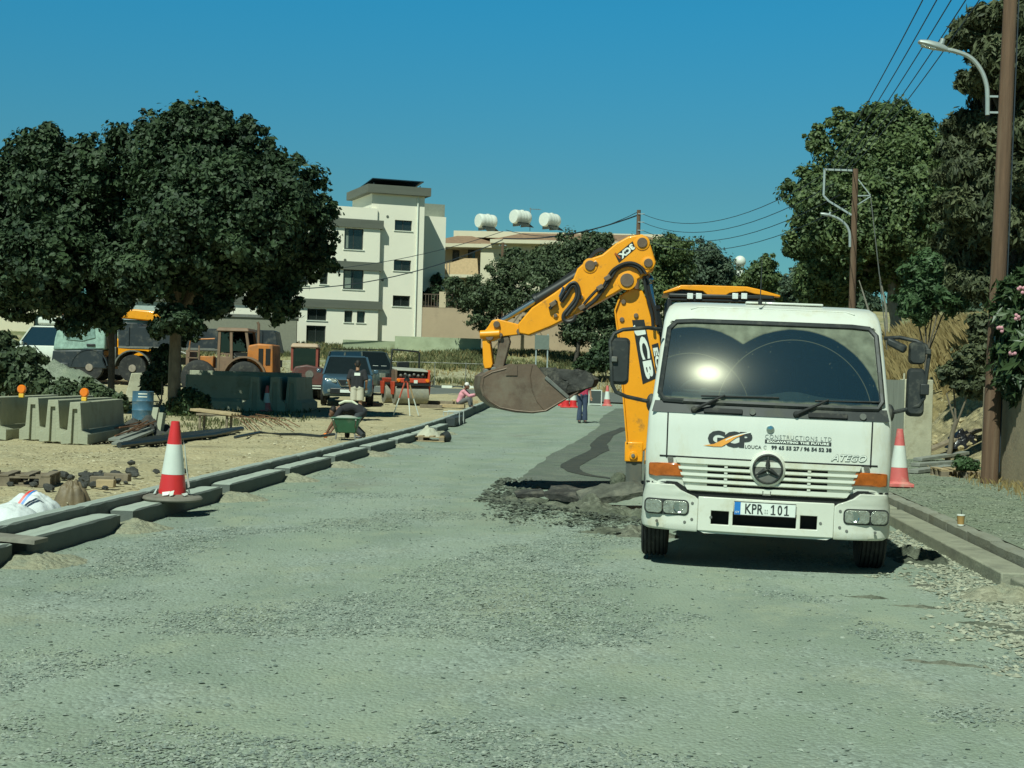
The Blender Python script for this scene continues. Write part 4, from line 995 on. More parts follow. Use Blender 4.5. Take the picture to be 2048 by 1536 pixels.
for k,y in enumerate([8.75,12.6,15.4,19.3,22.95,26.6,30.4,34.1,37.8,41.4]):
    mound('mortar_bed',(-5.12+(.1 if k%2 else 0),y,None),.55,.60,.085,m_mort,seed=k*3.1)
# a thin board lies in the second gap, a stone under it
q=MB(); q.box((0,0,0),(.62,.26,.035)); o=q.build('board',mat('weathered_board',(.22,.21,.17),.85,var=.3,scale=8,stretch=(1,.2,1)),None); p=on(190,1066); o.location=(-5.28,12.6,.20); o.rotation_euler=(0,rad(3),rad(-4)); tag(o,'thin grey board bridging the near gap between two gutter slabs','board')
# ------------------------------------------------------------------ scattered gravel
def stones(name,n,region,size,mats,density,seed,lift=.2,zf=gz):
    rg=np.random.default_rng(seed); pts=[]
    base=np.array([(1,0,-.1),(.3,.9,0),(-.8,.5,.1),(-.7,-.6,0),(.4,-.8,.05),(.1,.05,.62),(0,0,-.5)],float)
    tri=np.array([(0,1,5),(1,2,5),(2,3,5),(3,4,5),(4,0,5),(1,0,6),(2,1,6),(3,2,6),(4,3,6),(0,4,6)])
    V=[];F=[];cnt=0;tries=0
    x0,x1,y0,y1=region
    while cnt<n and tries<n*12:
        tries+=1
        # favour the near part, where stones show
        u=rg.random(); y=y0*(y1/y0)**u; x=rg.uniform(x0,x1)
        if rg.random()>density(x,y): continue
        s=size[0]+(size[1]-size[0])*rg.random()**2.2
        b=base*(1+rg.uniform(-.35,.35,base.shape)); b*=np.array([s,s*rg.uniform(.55,1),s*rg.uniform(.4,.8)])
        a=rg.uniform(0,6.28); c,sn=math.cos(a),math.sin(a); tl=rg.normal(0,.3)
        R=np.array([(c,-sn,0),(sn,c,0),(0,0,1)])@np.array([(1,0,0),(0,math.cos(tl),-math.sin(tl)),(0,math.sin(tl),math.cos(tl))])
        V.append(b@R.T+np.array([x,y,zf(x,y)+.012*fbm(x*.8,y*.5,1)*(1 if -5.2<x<3.4 else 0)+.006*fbm(x*3,y*3,4)*(1 if -5.2<x<3.4 else 0)+s*lift])); F.append(tri+7*cnt); cnt+=1
    o=npmesh(name,np.concatenate(V),np.concatenate(F),mats); tag(o,kind='stuff'); return o
def stonemat(name,a,b):
    m=bpy.data.materials.new(name); m.use_nodes=True; nt=m.node_tree; L=nt.links.new; p=nt.nodes['Principled BSDF']; p.inputs['Roughness'].default_value=.85
    g=_n(nt,'ShaderNodeNewGeometry'); cr=_n(nt,'ShaderNodeValToRGB'); e=cr.color_ramp.elements; e[0].color=tuple(a)+(1,); e[1].color=tuple(b)+(1,)
    L(g.outputs['Random Per Island'],cr.inputs[0]); L(cr.outputs[0],p.inputs['Base Color']); return m
m_st=stonemat('crushed_stone',(.13,.165,.145),(.31,.345,.285))
def gravel_density(x,y):
    v=fbm(x*.55+3,y*.42+1,2,5)+.25*fbm(x*.2,y*.12,9,2)
    track=.30*math.exp(-((x+.6)/.75)**2)+.22*math.exp(-((x-1.7)/.5)**2)*(y<12)
    v=v+track*(1.0 if y<11 else .5)-.06
    return .02+.98*smooth((v-.07)*3.4)*min(1,14/y)
stones('gravel',90000,(-5.0,3.3,5.6,27),(.004,.017),m_st,gravel_density,3)
stones('loose_stones',9000,(-5.2,3.4,6,40),(.005,.022),m_st,lambda x,y:.25+.75*smooth((abs(x+.9)-3.4)/1.0),5)
stones('pavement_gravel',30000,(3.8,6.4,11,40),(.005,.022),stonemat('pavement_stone',(.13,.155,.115),(.27,.30,.22)),lambda x,y:.9,8,zf=lambda x,y:gz(x,y)+.02+.02*fbm(x*1.2,y*1.2,2)*smooth((x-3.7)*3))
m_stl=stonemat('pale_stone',(.20,.205,.15),(.40,.40,.30))
stones('kerbside_rubble',7000,(2.2,3.3,8.5,18),(.008,.036),m_stl,lambda x,y:smooth((x-2.3+.5*fbm(x*2,y,3))/.8),9)
stones('verge_stones',9000,(-16,-5.7,12,40),(.008,.035),stonemat('verge_stone',(.26,.22,.14),(.50,.45,.31)),lambda x,y:.25+.75*smooth(fbm(x*.5,y*.5,4)*3),10)
m_ch=stonemat('asphalt_crumb',(.03,.036,.028),(.12,.135,.10))
# dug soil ridge by the lorry, with crumbs of asphalt
a=on(1130,1012); b_=on(1215,1050); c_=on(1285,1020)
for k,(px,py,rx,ry,h) in enumerate(((1050,1000,.50,.35,.06),(1110,1008,.70,.42,.10),(1180,1022,.80,.50,.12),(1250,1036,.8,.5,.09),(1215,1066,.6,.28,.05),(1285,1070,.5,.4,.07),(1010,1003,.4,.16,.03))):
    p=on(px,py); mound('dug_soil',(p.x,p.y,None),rx,ry,h,m_soil,seed=k*2.7+1,rough=.55)
rg=[on(980,1000),on(1300,1000)]
stones('soil_crumbs',1700,(on(960,1030).x,on(1310,1030).x,15.6,20.5),(.010,.050),m_ch,lambda x,y:max(0,1-abs(y-(18.6-.9*(x+.9)))/1.7)*(.25+.75*smooth(fbm(x*2,y*2,1)*3+.3)),12,lift=.6,zf=lambda x,y:gz(x,y)+.05*max(0,1-abs(y-(18.6-.9*(x+.9)))/1.0))
stones('asphalt_crumbs',700,(on(1025,965).x-.25,on(1025,965).x+.5,20,25),(.02,.07),m_ch,lambda x,y:.8,13)
# tilted broken slabs and the big round boulder
def slab(name,label,cat,loc,dims,rot,m,seed,n=3,amp=.05):
    random.seed(seed); k=9; ol=[]
    for i in range(k):
        t=2*math.pi*i/k; r=random.uniform(.8,1.1); ol.append((dims[0]/2*math.copysign(abs(math.cos(t))**.6,math.cos(t))*r,dims[2]/2*math.copysign(abs(math.sin(t))**.6,math.sin(t))*r))
    o=chunk(name,ol,-dims[1]/2,dims[1]/2,m,amp=amp,n=n); o.location=loc; o.rotation_euler=rot
    return tag(o,label,cat)
p=on(1222,1016); slab('asphalt_slab','long broken asphalt slab propped on the dug soil beside the lorry','asphalt slab',(p.x+.02,p.y,.20),(.95,.5,.10),(rad(14),rad(-12),rad(10)),mat('slab_asphalt',(.085,.088,.07),.95,var=.4,scale=8,bump=.8,bscale=20,dirt=(.20,.195,.15),damt=.3),41,amp=.03)
p=on(1140,1010); slab('asphalt_slab','dark flat broken asphalt piece lying on the left end of the soil ridge','asphalt slab',(p.x,p.y,.14),(.75,.5,.09),(rad(10),rad(6),rad(-8)),m_chunk,44,amp=.03)
p=on(1060,1000); slab('asphalt_slab','small dark asphalt flake at the left tip of the soil ridge','asphalt slab',(p.x,p.y,.09),(.45,.3,.06),(rad(6),rad(-5),rad(14)),m_chunk,47,amp=.02)
p=on(1237,986); q=MB(); q.ball((0,0,.16),(.135,.13,.17),16,12,.12); o=q.build('boulder',m_soil,None,sharp=80); o.location=(p.x,p.y,p.z-.02); tag(o,'rounded lump of dug earth standing beside the digger stabiliser leg','boulder')
# pale pebbly strip and damp mud on the right of the lorry
p=on(1850,1172); mound('damp_mud',(p.x,p.y,None),.30,.16,.018,ground_mat('damp_mud',((.11,.115,.09),(.13,.135,.105),(.16,.16,.12)),(2,5),.5),seed=21,rough=.2)
mound('spoil_heap',(on(2010,1195).x,on(2010,1195).y,None),.45,.55,.10,m_mort,seed=31)
mound('spoil_heap',(2.95,15.2,None),.35,.9,.09,m_soil,seed=33,rough=.5)
for k,(px,py,rx,rz_) in enumerate(((1735,1196,.34,-.12),(1840,1216,.42,-.3),(1960,1250,.45,-.45),(2035,1268,.35,-.5),(1900,1330,.5,-.3))):
    p=on(px,py); mound('dug_soil',(p.x,p.y,None),rx,.09,.022,m_soil,seed=61+k*3,rough=.5,rz=rz_)
# right gutter: old poured edge strip with a broken end
for a,b,lab in ((8.0,12.9,None),(13.2,19.5,None),(19.8,27,None)):
    q=MB(); q.box((0,0,.03),(.30,b-a,.20)); o=q.build('gutter_strip',mat('old_gutter',(.27,.27,.20),.93,var=.16,scale=3,bump=.5,bscale=30,dirt=(.17,.17,.13),damt=.35),None,bevel=.015); o.location=(3.43,(a+b)/2,0); tag(o,kind='structure')

# formwork box and clamps at the far end of the kerb
o=thing('kerb_formwork','dark formwork box with two pale clamps at the far end of the left kerb','formwork',(-5.30,47.2,road_z(47.2)))
q=MB(); q.b2(-.16,.16,-1.5,1.5,0,.26); q.build('box',mat('form_dark',(.03,.04,.04),.6),o,bevel=.015)
for y in (-.7,.5):
    q=MB(); q.tube([(-.30,y,.30),(-.30,y,.42),(.20,y,.42),(.20,y,.02)],.022,6); q.build('clamp',mat('clamp_pale',(.45,.48,.44),.6),o)
# ------------------------------------------------------------------ left verge: cones, barriers, vehicles
m_red=mat('cone_red',(.62,.03,.03),.38,var=.06,coat=.2,dirt=(.35,.10,.07),damt=.12)
m_conew=mat('cone_white',(.62,.66,.60),.45,var=.05,dirt=(.40,.38,.28),damt=.2)
m_coneb=mat('cone_base',(.17,.16,.13),.85,var=.2)
m_fade=mat('cone_faded_red',(.60,.13,.12),.5,var=.12,dirt=(.55,.35,.28),damt=.25)
def cone(loc,h,label,red=m_red,rb=None,tilt=(0,0,0),base='disc',group=None):
    o=thing('traffic_cone',label,'cone',loc,0,group,rot=tilt); k=h/.88
    r0,r1=.168*k,.050*k
    R=lambda t:r0+(r1-r0)*t
    def band(a,b,m,name,g=0):
        q=MB(); q.lathe([(R(a)+g,h*a+.04),(R(b)+g,h*b+.04)]+([(R(b)*.8,h*b+.045)] if b>=1 else []),(0,0,0),'z',26); return q.build(name,m,o)
    band(0,.30,red,'lower_sleeve'); band(.30,.70,m_conew,'reflective_sleeve',.002); band(.70,1.0,red,'tip')
    q=MB()
    if base=='disc': q.lathe([(0,0),(.34*k,0),(.36*k,.02),(.34*k,.045),(R(0)+.03,.055),(R(0),.075),(0,.075)],(0,0,0),'z',28)
    else: q.box((0,0,.025),(.42*k,.42*k,.05)); q.lathe([(R(0)+.03,.04),(R(0),.075)],(0,0,0),'z',20)
    q.build('base',m_coneb if base=='disc' else red,o,bevel=.006); return o
c=cone((-5.15,16.9,.185),.86,'tall red and white traffic cone with a torn sleeve standing on the left gutter slabs',tilt=(rad(1),rad(1.5),0))
q=MB()
for k in range(9):   # torn fringe of the sleeve
    a=2*math.pi*k/9+random.uniform(-.2,.2); r=.188; hz_=random.uniform(.02,.07); z0_=.075; wd=random.uniform(.25,.6); q.add([(r*math.cos(a),r*math.sin(a),z0_+hz_*.6),(r*math.cos(a+wd),r*math.sin(a+wd),z0_+hz_),(1.08*r*math.cos(a+wd*.8),1.08*r*math.sin(a+wd*.8),z0_),(1.14*r*math.cos(a+wd*.2),1.14*r*math.sin(a+wd*.2),z0_-.012)],[(0,1,2,3)])
q.build('torn_sleeve',m_conew,c)
q=MB(); q.add([(.10,-.02,.70),(.125,.0,.62),(.16,.0,.36),(.20,.01,.16),(.17,.03,.14),(.135,.03,.40),(.09,.03,.70)],[(0,1,2,3,4,5,6)]); q.build('sleeve_flap',m_conew,c)
p=at(1797,972,22.4); cone((p.x,22.4,.235),.80,'red and white traffic cone behind the right side of the white lorry',m_fade,base='sq')
# far cones by the sign board
for k,(px,py,lab) in enumerate(((1131,815,'faded red cone half hidden behind the digger bucket, left of the far pair'),(1146,815,'faded red cone behind the digger bucket, next to the person in jeans'),(1214,812,'single red and white cone on the far road right of the black barrier board'))):
    p=on(px,py); cone((p.x,p.y,p.z),.88 if k<2 else .84,lab,m_red if k<2 else m_fade,base='sq')
p=on(1122,812); cone((p.x,p.y,p.z),.55,'short red cone nearest the digger bucket among the far cones',m_red,base='sq')
# black barrier board
p=on(1190,811); o=thing('barrier_board','dark board on a pale frame standing between the far cones','barrier',(p.x,p.y,p.z),rad(4))
q=MB(); q.box((0,0,.36),(.52,.03,.56)); q.build('board',mat('board_dark',(.05,.065,.06),.7),o)
q=MB(); 
for s in (-1,1): q.bar((s*.27,.0,0),(s*.27,.0,.68),.04,.04); 
q.bar((-.27,0,.66),(.27,0,.66),.04,.04); q.bar((-.27,0,.06),(.27,0,.06),.04,.04); q.build('frame',m_conew,o)
# --- concrete barriers
m_bar=mat('barrier_concrete',(.34,.345,.25),.9,var=.10,scale=3,bump=.35,bscale=24,dirt=(.26,.24,.16),damt=.25)
def barrier(loc,rz,L,h,label,group=None,name='concrete_barrier'):
    """origin at near end, running along +y"""
    o=thing(name,label,'barrier',loc,rz,group); k=h/.8
    pr=[(-.25*k,0),(.25*k,0),(.25*k,.20*k),(.135*k,.27*k),(.095*k,h),(-.095*k,h),(-.135*k,.27*k),(-.25*k,.20*k)]
    q=MB(); q.prism(pr,'y',.06,L-.06); b=q.build('block',m_bar,o,bevel=.015,fix=True)
    for y0,y1 in ((0,.06),(L-.06,L)):
        for s in (-1,1):
            q=MB(); q.prism([(s*.06*k,.02),(s*.25*k,.0),(s*.25*k,.20*k),(s*.135*k,.27*k),(s*.095*k,h),(s*.035*k,h-.0),(s*.045*k,h*.8)],'y',y0,y1); q.build('end_key',m_bar,b,bevel=.008,fix=True)
        q=MB(); q.prism([(-.05*k,h),(.05*k,h),(.05*k,h*.84),(-.05*k,h*.84)],'y',y0+.001,y1); q.build('end_cap',m_bar,b,bevel=.006,fix=True)
    for f in (.3,.7):
        q=MB(); q.b2(.10*k,.16*k,L*f-.1,L*f+.1,.0,.07); q.build('lifting_slot',m_dark,b)
    return o
B1=barrier((-10.32,27.6,gz(-10.4,27.6)-.01),rad(7),3.8,.80,'nearest pale concrete barrier on the verge, long shaded side in view, amber lamp on top')
B2=barrier((-10.98,28.2,gz(-11,28)-.01),rad(3),3.6,.82,'middle concrete barrier of the near three, only its pale end showing')
B3=barrier((-11.58,28.7,gz(-11.6,28.7)-.01),rad(3),3.6,.84,'leftmost of the near three concrete barriers at the photo edge, its narrow end showing')
B4=barrier((-12.25,28.4,gz(-12.3,28.4)-.01),rad(3),3.6,.84,'concrete barrier cut by the left edge of the photo beside the other barriers')
m_lampo=mat('lamp_orange',(.85,.20,.01),.3,var=.08,coat=.5); m_lampy=mat('lamp_yellow',(.75,.45,.04),.5)
for (px,py,Y,lab) in ((43,806,28.9,'amber warning lamp on the left barriers, its round lens facing the road'),(155,813,28.3,'amber warning lamp standing on the nearest concrete barrier')):
    p=at(px,py,Y); z=gz(p.x,p.y)+ (.80 if px>100 else .82)
    if px>100: p.x=-10.40
    o=thing('warning_lamp',lab,'lamp',(p.x,Y,z))
    q=MB(); q.lathe([(0,-.045),(.07,-.045),(.09,-.02),(.09,.02),(.07,.045),(0,.045)],(0,0,.165),'y',20); q.build('lens',m_lampo,o)
    q=MB(); q.box((0,0,.04),(.10,.08,.08)); q.build('housing',m_lampy,o,bevel=.01)
# --- blue barrel
p=at(285,840,40); o=thing('barrel','blue steel drum standing at the foot of the big left tree','barrel',(p.x,40,gz(p.x,40)))
q=MB(); pr=[(0,.02),(.27,.0),(.285,.01),(.285,.25)]+[(.295,.27),(.285,.29),(.285,.50),(.295,.52),(.285,.54),(.285,.76),(.29,.78),(.27,.785),(.265,.765),(0,.76)]
q.lathe(pr,(0,0,0),'z',28); q.build('drum',mat('drum_blue',(.05,.13,.20),.5,var=.2,dirt=(.20,.22,.20),damt=.18,dscale=4),o)
q=MB(); q.lathe([(0,.77),(.04,.77),(.04,.79),(0,.79)],(.14,-.05,0),'z',12); q.build('bung',m_steel,o)
for z_,a0 in ((.70,.2),(.62,.25)):
    q=MB(); vs=[];n=10
    for i in range(n+1):
        a=-math.pi/2-.15+i*.085; vs+= [(.289*math.cos(a),.289*math.sin(a),z_),(.289*math.cos(a),.289*math.sin(a),z_+.03)]
    q.add(vs,[(2*i,2*i+2,2*i+3,2*i+1) for i in range(n)]); q.build('stencil_mark',m_sign,o)
# --- debris: leaning posts, planks, rods, black pipes
m_wood=mat('raw_timber',(.40,.30,.17),.8,var=.25,scale=6,stretch=(1,.15,1))
m_oldw=mat('old_timber',(.20,.16,.11),.85,var=.35,scale=6,stretch=(1,.15,1))
m_rust=mat('rusty_rod',(.20,.095,.045),.8,var=.4,scale=12)
m_pipe=mat('black_pipe',(.025,.03,.03),.45,var=.2)
def stick(name,label,cat,pts,r,m,n=6,group=None,square=None):
    q=MB(); c=Vector(pts[0]); pts=[Vector(p)-c for p in pts]
    if square: q.bar(pts[0],pts[-1],square[0],square[1])
    else: q.tube(pts,r,n)
    o=q.build(name,m,None,bevel=.006 if square else 0); o.location=c; return tag(o,label,cat,group)
def G(px,py,dz=0): p=on(px,py); p.z+=dz; return p
p=at(303,872,33); p.z=gz(p.x,33); stick('concrete_post','pale square post leaning upright out of the timber heap by the barrel','post',[p,at(313,817,33.3)],0,m_bar,square=(.13,.13))
p=at(318,880,32.4); p.z=gz(p.x,32.4); stick('concrete_post','second pale post, standing straighter just right of the leaning one','post',[p,at(325,826,32.5)],0,m_bar,square=(.12,.12))
random.seed(5)
for k in range(11):
    x0,y0=225+random.uniform(0,40),885-random.uniform(0,25); x1,y1=285+random.uniform(0,30),838+random.uniform(0,20)
    stick('rusty_rod','rusty reinforcing rod in the loose heap leaning beside the nearest barrier','rod',[G(x0,y0,.03+.02*k),at(x1,y1,33+random.uniform(-1,1))],.018,m_rust,5,'rusty rods leaning in a heap')
for k,(a,b,lab) in enumerate((((235,893),(305,868),'grey plank at the front of the heap beside the nearest barrier'),((228,888),(318,862),'grey plank in the middle of the heap behind the front plank'),((250,880),(322,858),'grey plank at the back of the heap by the leaning posts'))):
    stick('plank',lab,'plank',[G(*a,.05+.03*k),G(*b,.10+.09*k)],0,mat('grey_plank',(.22,.23,.20),.85,var=.25,scale=5),square=(.22,.05))
for k in range(7):
    a,b=(238+k*10,897-k*2.2),(430+k*9,874-k*2.0)
    stick('black_pipe','long black pipe lying in the bundle along the verge behind the cone','pipe',[G(*a,.06),G((a[0]+b[0])/2,(a[1]+b[1])/2+1,.07+.02*(k%2)),G(*b,.06)],.055,m_pipe,7,'bundle of black pipes')
mound('rubbish_heap',tuple(G(285,868)),1.0,.7,.28,mat('rubbish_dark',(.05,.05,.045),.9,var=.5,scale=8),seed=3,rough=.6)
# --- lumber stack on a low trestle
p=at(432,850,36); o=thing('trestle','low dark trestle carrying pale boards on the sandy verge','trestle',(p.x,36,gz(p.x,36)))
for sx in (-.35,.32):
    for sy in (-.2,.2): q=MB(); q.bar((sx,sy,0),(sx,sy,.36),.05,.05); q.build('leg',m_oldw,o)
q=MB(); q.box((0,0,.37),(.85,.55,.05)); q.build('top',m_oldw,o)
for k in range(4):
    q=MB(); q.box((0,0,0),(1.05,.13,.06)); b=q.build('board',m_wood,None,bevel=.006); b.location=(p.x-.06+.03*k,36-.22+.14*k,gz(p.x,36)+.425+.0*k); b.rotation_euler=(0,rad(5),rad(-3+2*k))
    tag(b,'pale new timber board lying on the low trestle','board','pale boards stacked on the trestle')
for k in range(10):
    a=(455+k*9,834+random.uniform(-3,5)); b=(500+k*11,858+random.uniform(-8,6))
    stick('wire_rod','thin dark rod strewn on the sand right of the trestle','rod',[G(*a,.05),G((a[0]+b[0])/2,(a[1]+b[1])/2,.14),G(*b,.02)],.012,m_rust,5,'thin rods strewn on the sand')
stick('hose','dark hose snaking over the sand from the black pipes to the wheelbarrow','hose',[G(*t,.04) for t in ((470,878),(520,868),(560,872),(600,872),(640,876),(668,872))],.035,m_pipe,6)
# --- rubble on the near verge
random.seed(11)
m_rubd=mat('dark_rubble',(.055,.055,.05),.95,var=.5,scale=8,bump=.6,bscale=15)
def lump(name,label,cat,p,s,m,seed,sq=.6,group=None):
    q=MB(); random.seed(seed); q.ball((0,0,0),(s,s*random.uniform(.6,1),s*sq),9,6,.45); o=q.build(name,m,None,sharp=25); o.location=p; o.rotation_euler=(random.uniform(-.4,.4),random.uniform(-.3,.3),random.uniform(0,3)); return tag(o,label,cat,group)
for k in range(52):
    t=random.random(); px=40+t*330+random.gauss(0,30); py=972-t*24+random.gauss(0,10)
    p=G(px,py); lump('rubble_lump','dark lump of broken asphalt in the scatter along the near verge','rubble','' or (p.x,p.y,p.z+.03),random.uniform(.03,.095),m_rubd,k+50,group='dark lumps scattered along the near verge')
for k,(px,py,w,lab) in enumerate(((205,968,.30,'short timber block lying among the dark rubble left of the red cone'),(212,975,.22,'small pale timber offcut in front of the timber block in the rubble'),(235,962,.34,'long dark timber piece lying behind the other timber blocks'))):
    p=G(px,py,.05); q=MB(); q.box((0,0,0),(w,.12,.10)); o=q.build('timber_block',m_wood if k==1 else m_oldw,None,bevel=.01); o.location=p; o.rotation_euler=(0,0,rad(12-9*k)); tag(o,lab,'timber')
def pallet(loc,rz,label,n=5,L=1.1,Wd=.8,m=m_wood):
    o=thing('pallet',label,'pallet',loc,rz)
    for k in range(n):
        q=MB(); q.box((-L/2+.06+(L-.12)*k/(n-1),0,.135),(.11,Wd,.022)); q.build('deck_board',m,o,bevel=.003)
    for y in (-Wd/2+.05,0,Wd/2-.05):
        q=MB(); q.box((0,y,.113),(L,.09,.02)); q.build('stringer',m,o)
        for x in (-L/2+.07,0,L/2-.07): q=MB(); q.box((x,y,.06),(.13,.09,.085)); q.build('block',m_oldw,o)
        q=MB(); q.box((0,y,.01),(L,.09,.02)); q.build('skid',m,o)
    return o
p=G(20,968); pallet((p.x,p.y,p.z),rad(12),'worn brown pallet at the left edge of the photo behind the white sacks',m=m_oldw)
p=on(848,882); pallet((p.x,p.y,p.z+.01),rad(-4),'small pallet on the road edge with a half used bag of mortar on it',L=1.2,Wd=.9)
mound('mortar_bag',(p.x+.1,p.y,p.z+.15),.34,.26,.20,mat('paper_bag',(.42,.41,.31),.9,var=.15,scale=5),seed=8,kind=None,lab='crumpled pale paper bag of mortar lying on the road edge pallet',cat='bag')
stick('hose_coil','black round rubber bucket lying at the right end of the road edge pallet','bucket',[on(886,884)+Vector((0,0,.1)),on(886,884)+Vector((.12,.1,.16))],.13,m_pipe,14)
# --- white sacks and a brown bag at the near left
m_sack=mat('white_sack',(.62,.66,.66),.7,var=.08,scale=6,bump=.5,bscale=12)
for k,(px,py,rx,h,lab) in enumerate(((12,1042,.26,.14,'white woven sack cut by the left photo edge, beside the striped one'),(56,1030,.30,.19,'white woven sack with a red and blue stripe behind the left kerb'))):
    p=on(px,py); m_=mound('sack',(p.x-.1,p.y+.35,gz(p.x-.1,p.y+.35)),rx,.28,h,m_sack,seed=k*4+2,rough=.10,flat=1,kind=None,lab=lab,cat='sack')
q=MB(); sp_=on(56,1030); 
for j,(dx,m__) in enumerate(((0,m_red),(.035,m_blue))):
    q=MB(); vs=[]
    for i in range(7):
        t=i/6; vs+=[(-.05+dx+t*.12,-.30+t*.12,.05+.165*math.sin(t*1.5)),(-.02+dx+t*.12,-.30+t*.12,.05+.165*math.sin(t*1.5))]
    q.add(vs,[(2*i,2*i+1,2*i+3,2*i+2) for i in range(6)]); q.build('stripe',m__,m_,sharp=80).location=(sp_.x-.1,sp_.y+.33,gz(sp_.x,sp_.y)+.02)
p=on(130,1008); mound('brown_bag',(p.x,p.y+.2,gz(p.x,p.y)),.20,.16,.24,mat('brown_plastic',(.16,.12,.07),.6,var=.3,scale=8),seed=19,rough=.14,flat=1,kind=None,lab='small crumpled brown bag behind the left kerb right of the white sacks',cat='bag')
# ------------------------------------------------------------------ vehicles on the left
def car(name,label,cat,paint,loc,rz,L,Wd,H,st,glass_from,glass_to,roof_z,belt_z,wheels,wr=.36,open_bed=None,rake=(.55,.25),tumble=.78):
    """front faces -y; st: list of (y, z_bottom, z_top, halfwidth) stations for the lower body"""
    o=thing(name,label,cat,loc,rz)
    rings=[]
    for y,z0,z1,hw in st:
        rings.append([(-hw*.92,y,z0),(hw*.92,y,z0),(hw,y,z0+(z1-z0)*.28),(hw*1.0,y,z0+(z1-z0)*.68),(hw*.95,y,z1-.03),(hw*.86,y,z1),(-hw*.86,y,z1),(-hw*.95,y,z1-.03),(-hw,y,z0+(z1-z0)*.68),(-hw,y,z0+(z1-z0)*.28)])
    q=MB(); q.loft(rings); body=q.build('body',paint,o,bevel=.025,fix=True,sharp=45)
    hw=Wd/2; b=hw*.93; t=b*tumble
    gf,gt=glass_from,glass_to
    P=[(-b,gf,belt_z-.02),(b,gf,belt_z-.02),(b,gt,belt_z-.02),(-b,gt,belt_z-.02),(-t,gf+rake[0],roof_z-.05),(t,gf+rake[0],roof_z-.05),(t,gt-rake[1],roof_z-.05),(-t,gt-rake[1],roof_z-.05)]
    q=MB(); q.hexa(P); q.build('glass',m_carglass,o,bevel=.01)
    q=MB(); q.hexa([(-t-.015,gf+rake[0]-.02,roof_z-.07),(t+.015,gf+rake[0]-.02,roof_z-.07),(t+.015,gt-rake[1]+.02,roof_z-.07),(-t-.015,gt-rake[1]+.02,roof_z-.07),(-t*.9,gf+rake[0]+.12,roof_z),(t*.9,gf+rake[0]+.12,roof_z),(t*.9,gt-rake[1]-.1,roof_z),(-t*.9,gt-rake[1]-.1,roof_z)]); q.build('roof',paint,o,bevel=.02)
    for s in (-1,1):
        i=lambda k:Vector(P[k])+Vector((s*.008,0,0))
        A=(i(0),i(4)) if s<0 else (i(1),i(5)); Z=(i(3),i(7)) if s<0 else (i(2),i(6))
        q=MB(); q.bar(A[0]+Vector((0,-.012,0)),A[1]+Vector((0,-.012,0)),.07,.05); q.build('pillar',paint,o)
        q=MB(); q.bar(Z[0],Z[1],.10,.05); q.build('pillar',paint,o)
        m0=A[0].lerp(Z[0],.52); m1=A[1].lerp(Z[1],.5); q=MB(); q.bar(m0,m1,.09,.04); q.build('pillar',paint,o)
        q=MB(); q.box((s*(hw+.10),gf+.28,belt_z+.10),(.17,.09,.15)); q.build('mirror',paint,o,bevel=.03)
        for y in wheels:
            q=MB(); q.lathe([(.0,-.01),(wr+.06,-.01),(wr+.06,.03),(0,.03)],(s*(hw-.04),y,wr),'x',22); q.build('wheel_arch',m_dark,o,fix=True)
            w=wheel(s*(hw-.10),y,wr,.22,o,m_rub,hubm=m_steel)
    return o
m_carglass=mat('car_glass',(.012,.018,.02),.06,var=.1,spec=.8)
m_pblue=mat('pickup_blue',(.06,.115,.16),.30,.25,var=.04,coat=.5)
m_grn=mat('jeep_green',(.055,.075,.07),.35,.2,var=.06,coat=.4,dirt=(.16,.15,.11),damt=.25)
m_cwhite=mat('van_white',(.60,.63,.57),.4,var=.04)
def onv(px,py): p=on(px,py); return p
# blue pickup, nose to the camera
px_=at(694,815,53); P0=Vector((px_.x,53,gz(px_.x,54)))
st=[(.02,.42,.86,.78),(.10,.36,.96,.88),(.30,.32,1.02,.92),(.9,.32,1.10,.93),(1.45,.32,1.14,.93),(1.5,.32,1.12,.93),(3.1,.32,1.12,.93),(3.4,.34,1.14,.93),(5.2,.36,1.14,.92)]
o=car('pickup_truck','dark blue pickup parked nose forward in the shade of the big tree','pickup',m_pblue,P0,rad(11),5.2,1.88,1.80,st,1.25,3.35,1.80,1.12,(.95,4.1),.38,rake=(.62,.22))
q=MB(); q.prism([(-.34,.92),(-.22,.70),(.22,.70),(.34,.92)],'y',-.02,.10); q.build('grille',m_black,o,bevel=.01,fix=True)
q=MB(); q.tube([(-.36,-.03,.93),(-.23,-.04,.70),(.23,-.04,.70),(.36,-.03,.93)],.022,6); q.build('grille_trim',m_chrome,o)
q=MB(); q.lathe([(0,-.05),(.06,-.045),(.06,.02)],(0,0,.80),'y',14); q.build('grille_badge',m_chrome,o)
for s in (-1,1):
    q=MB(); q.hexa([(s*.40,-.02,.80),(s*.80,.06,.84),(s*.82,.20,.84),(s*.42,.12,.80),(s*.38,.0,.93),(s*.82,.10,.97),(s*.84,.24,.97),(s*.40,.12,.93)]); q.build('headlight',m_lens,o,bevel=.015,fix=True)
    q=MB(); q.lathe([(0,-.02),(.06,-.015),(.06,.05)],(s*.66,.02,.52),'y',12); q.build('fog_light',m_lens,o)
q=MB(); q.b2(-.62,.62,-.03,.1,.40,.62); q.build('bumper_intake',m_black,o,bevel=.03)
q=MB(); q.b2(-.26,.26,-.05,-.03,.46,.57); q.build('number_plate',m_plate,o)
q=MB(); q.box((.15,1.9,1.42),(.7,.05,.12)); q.build('sun_shade',m_steel,o)
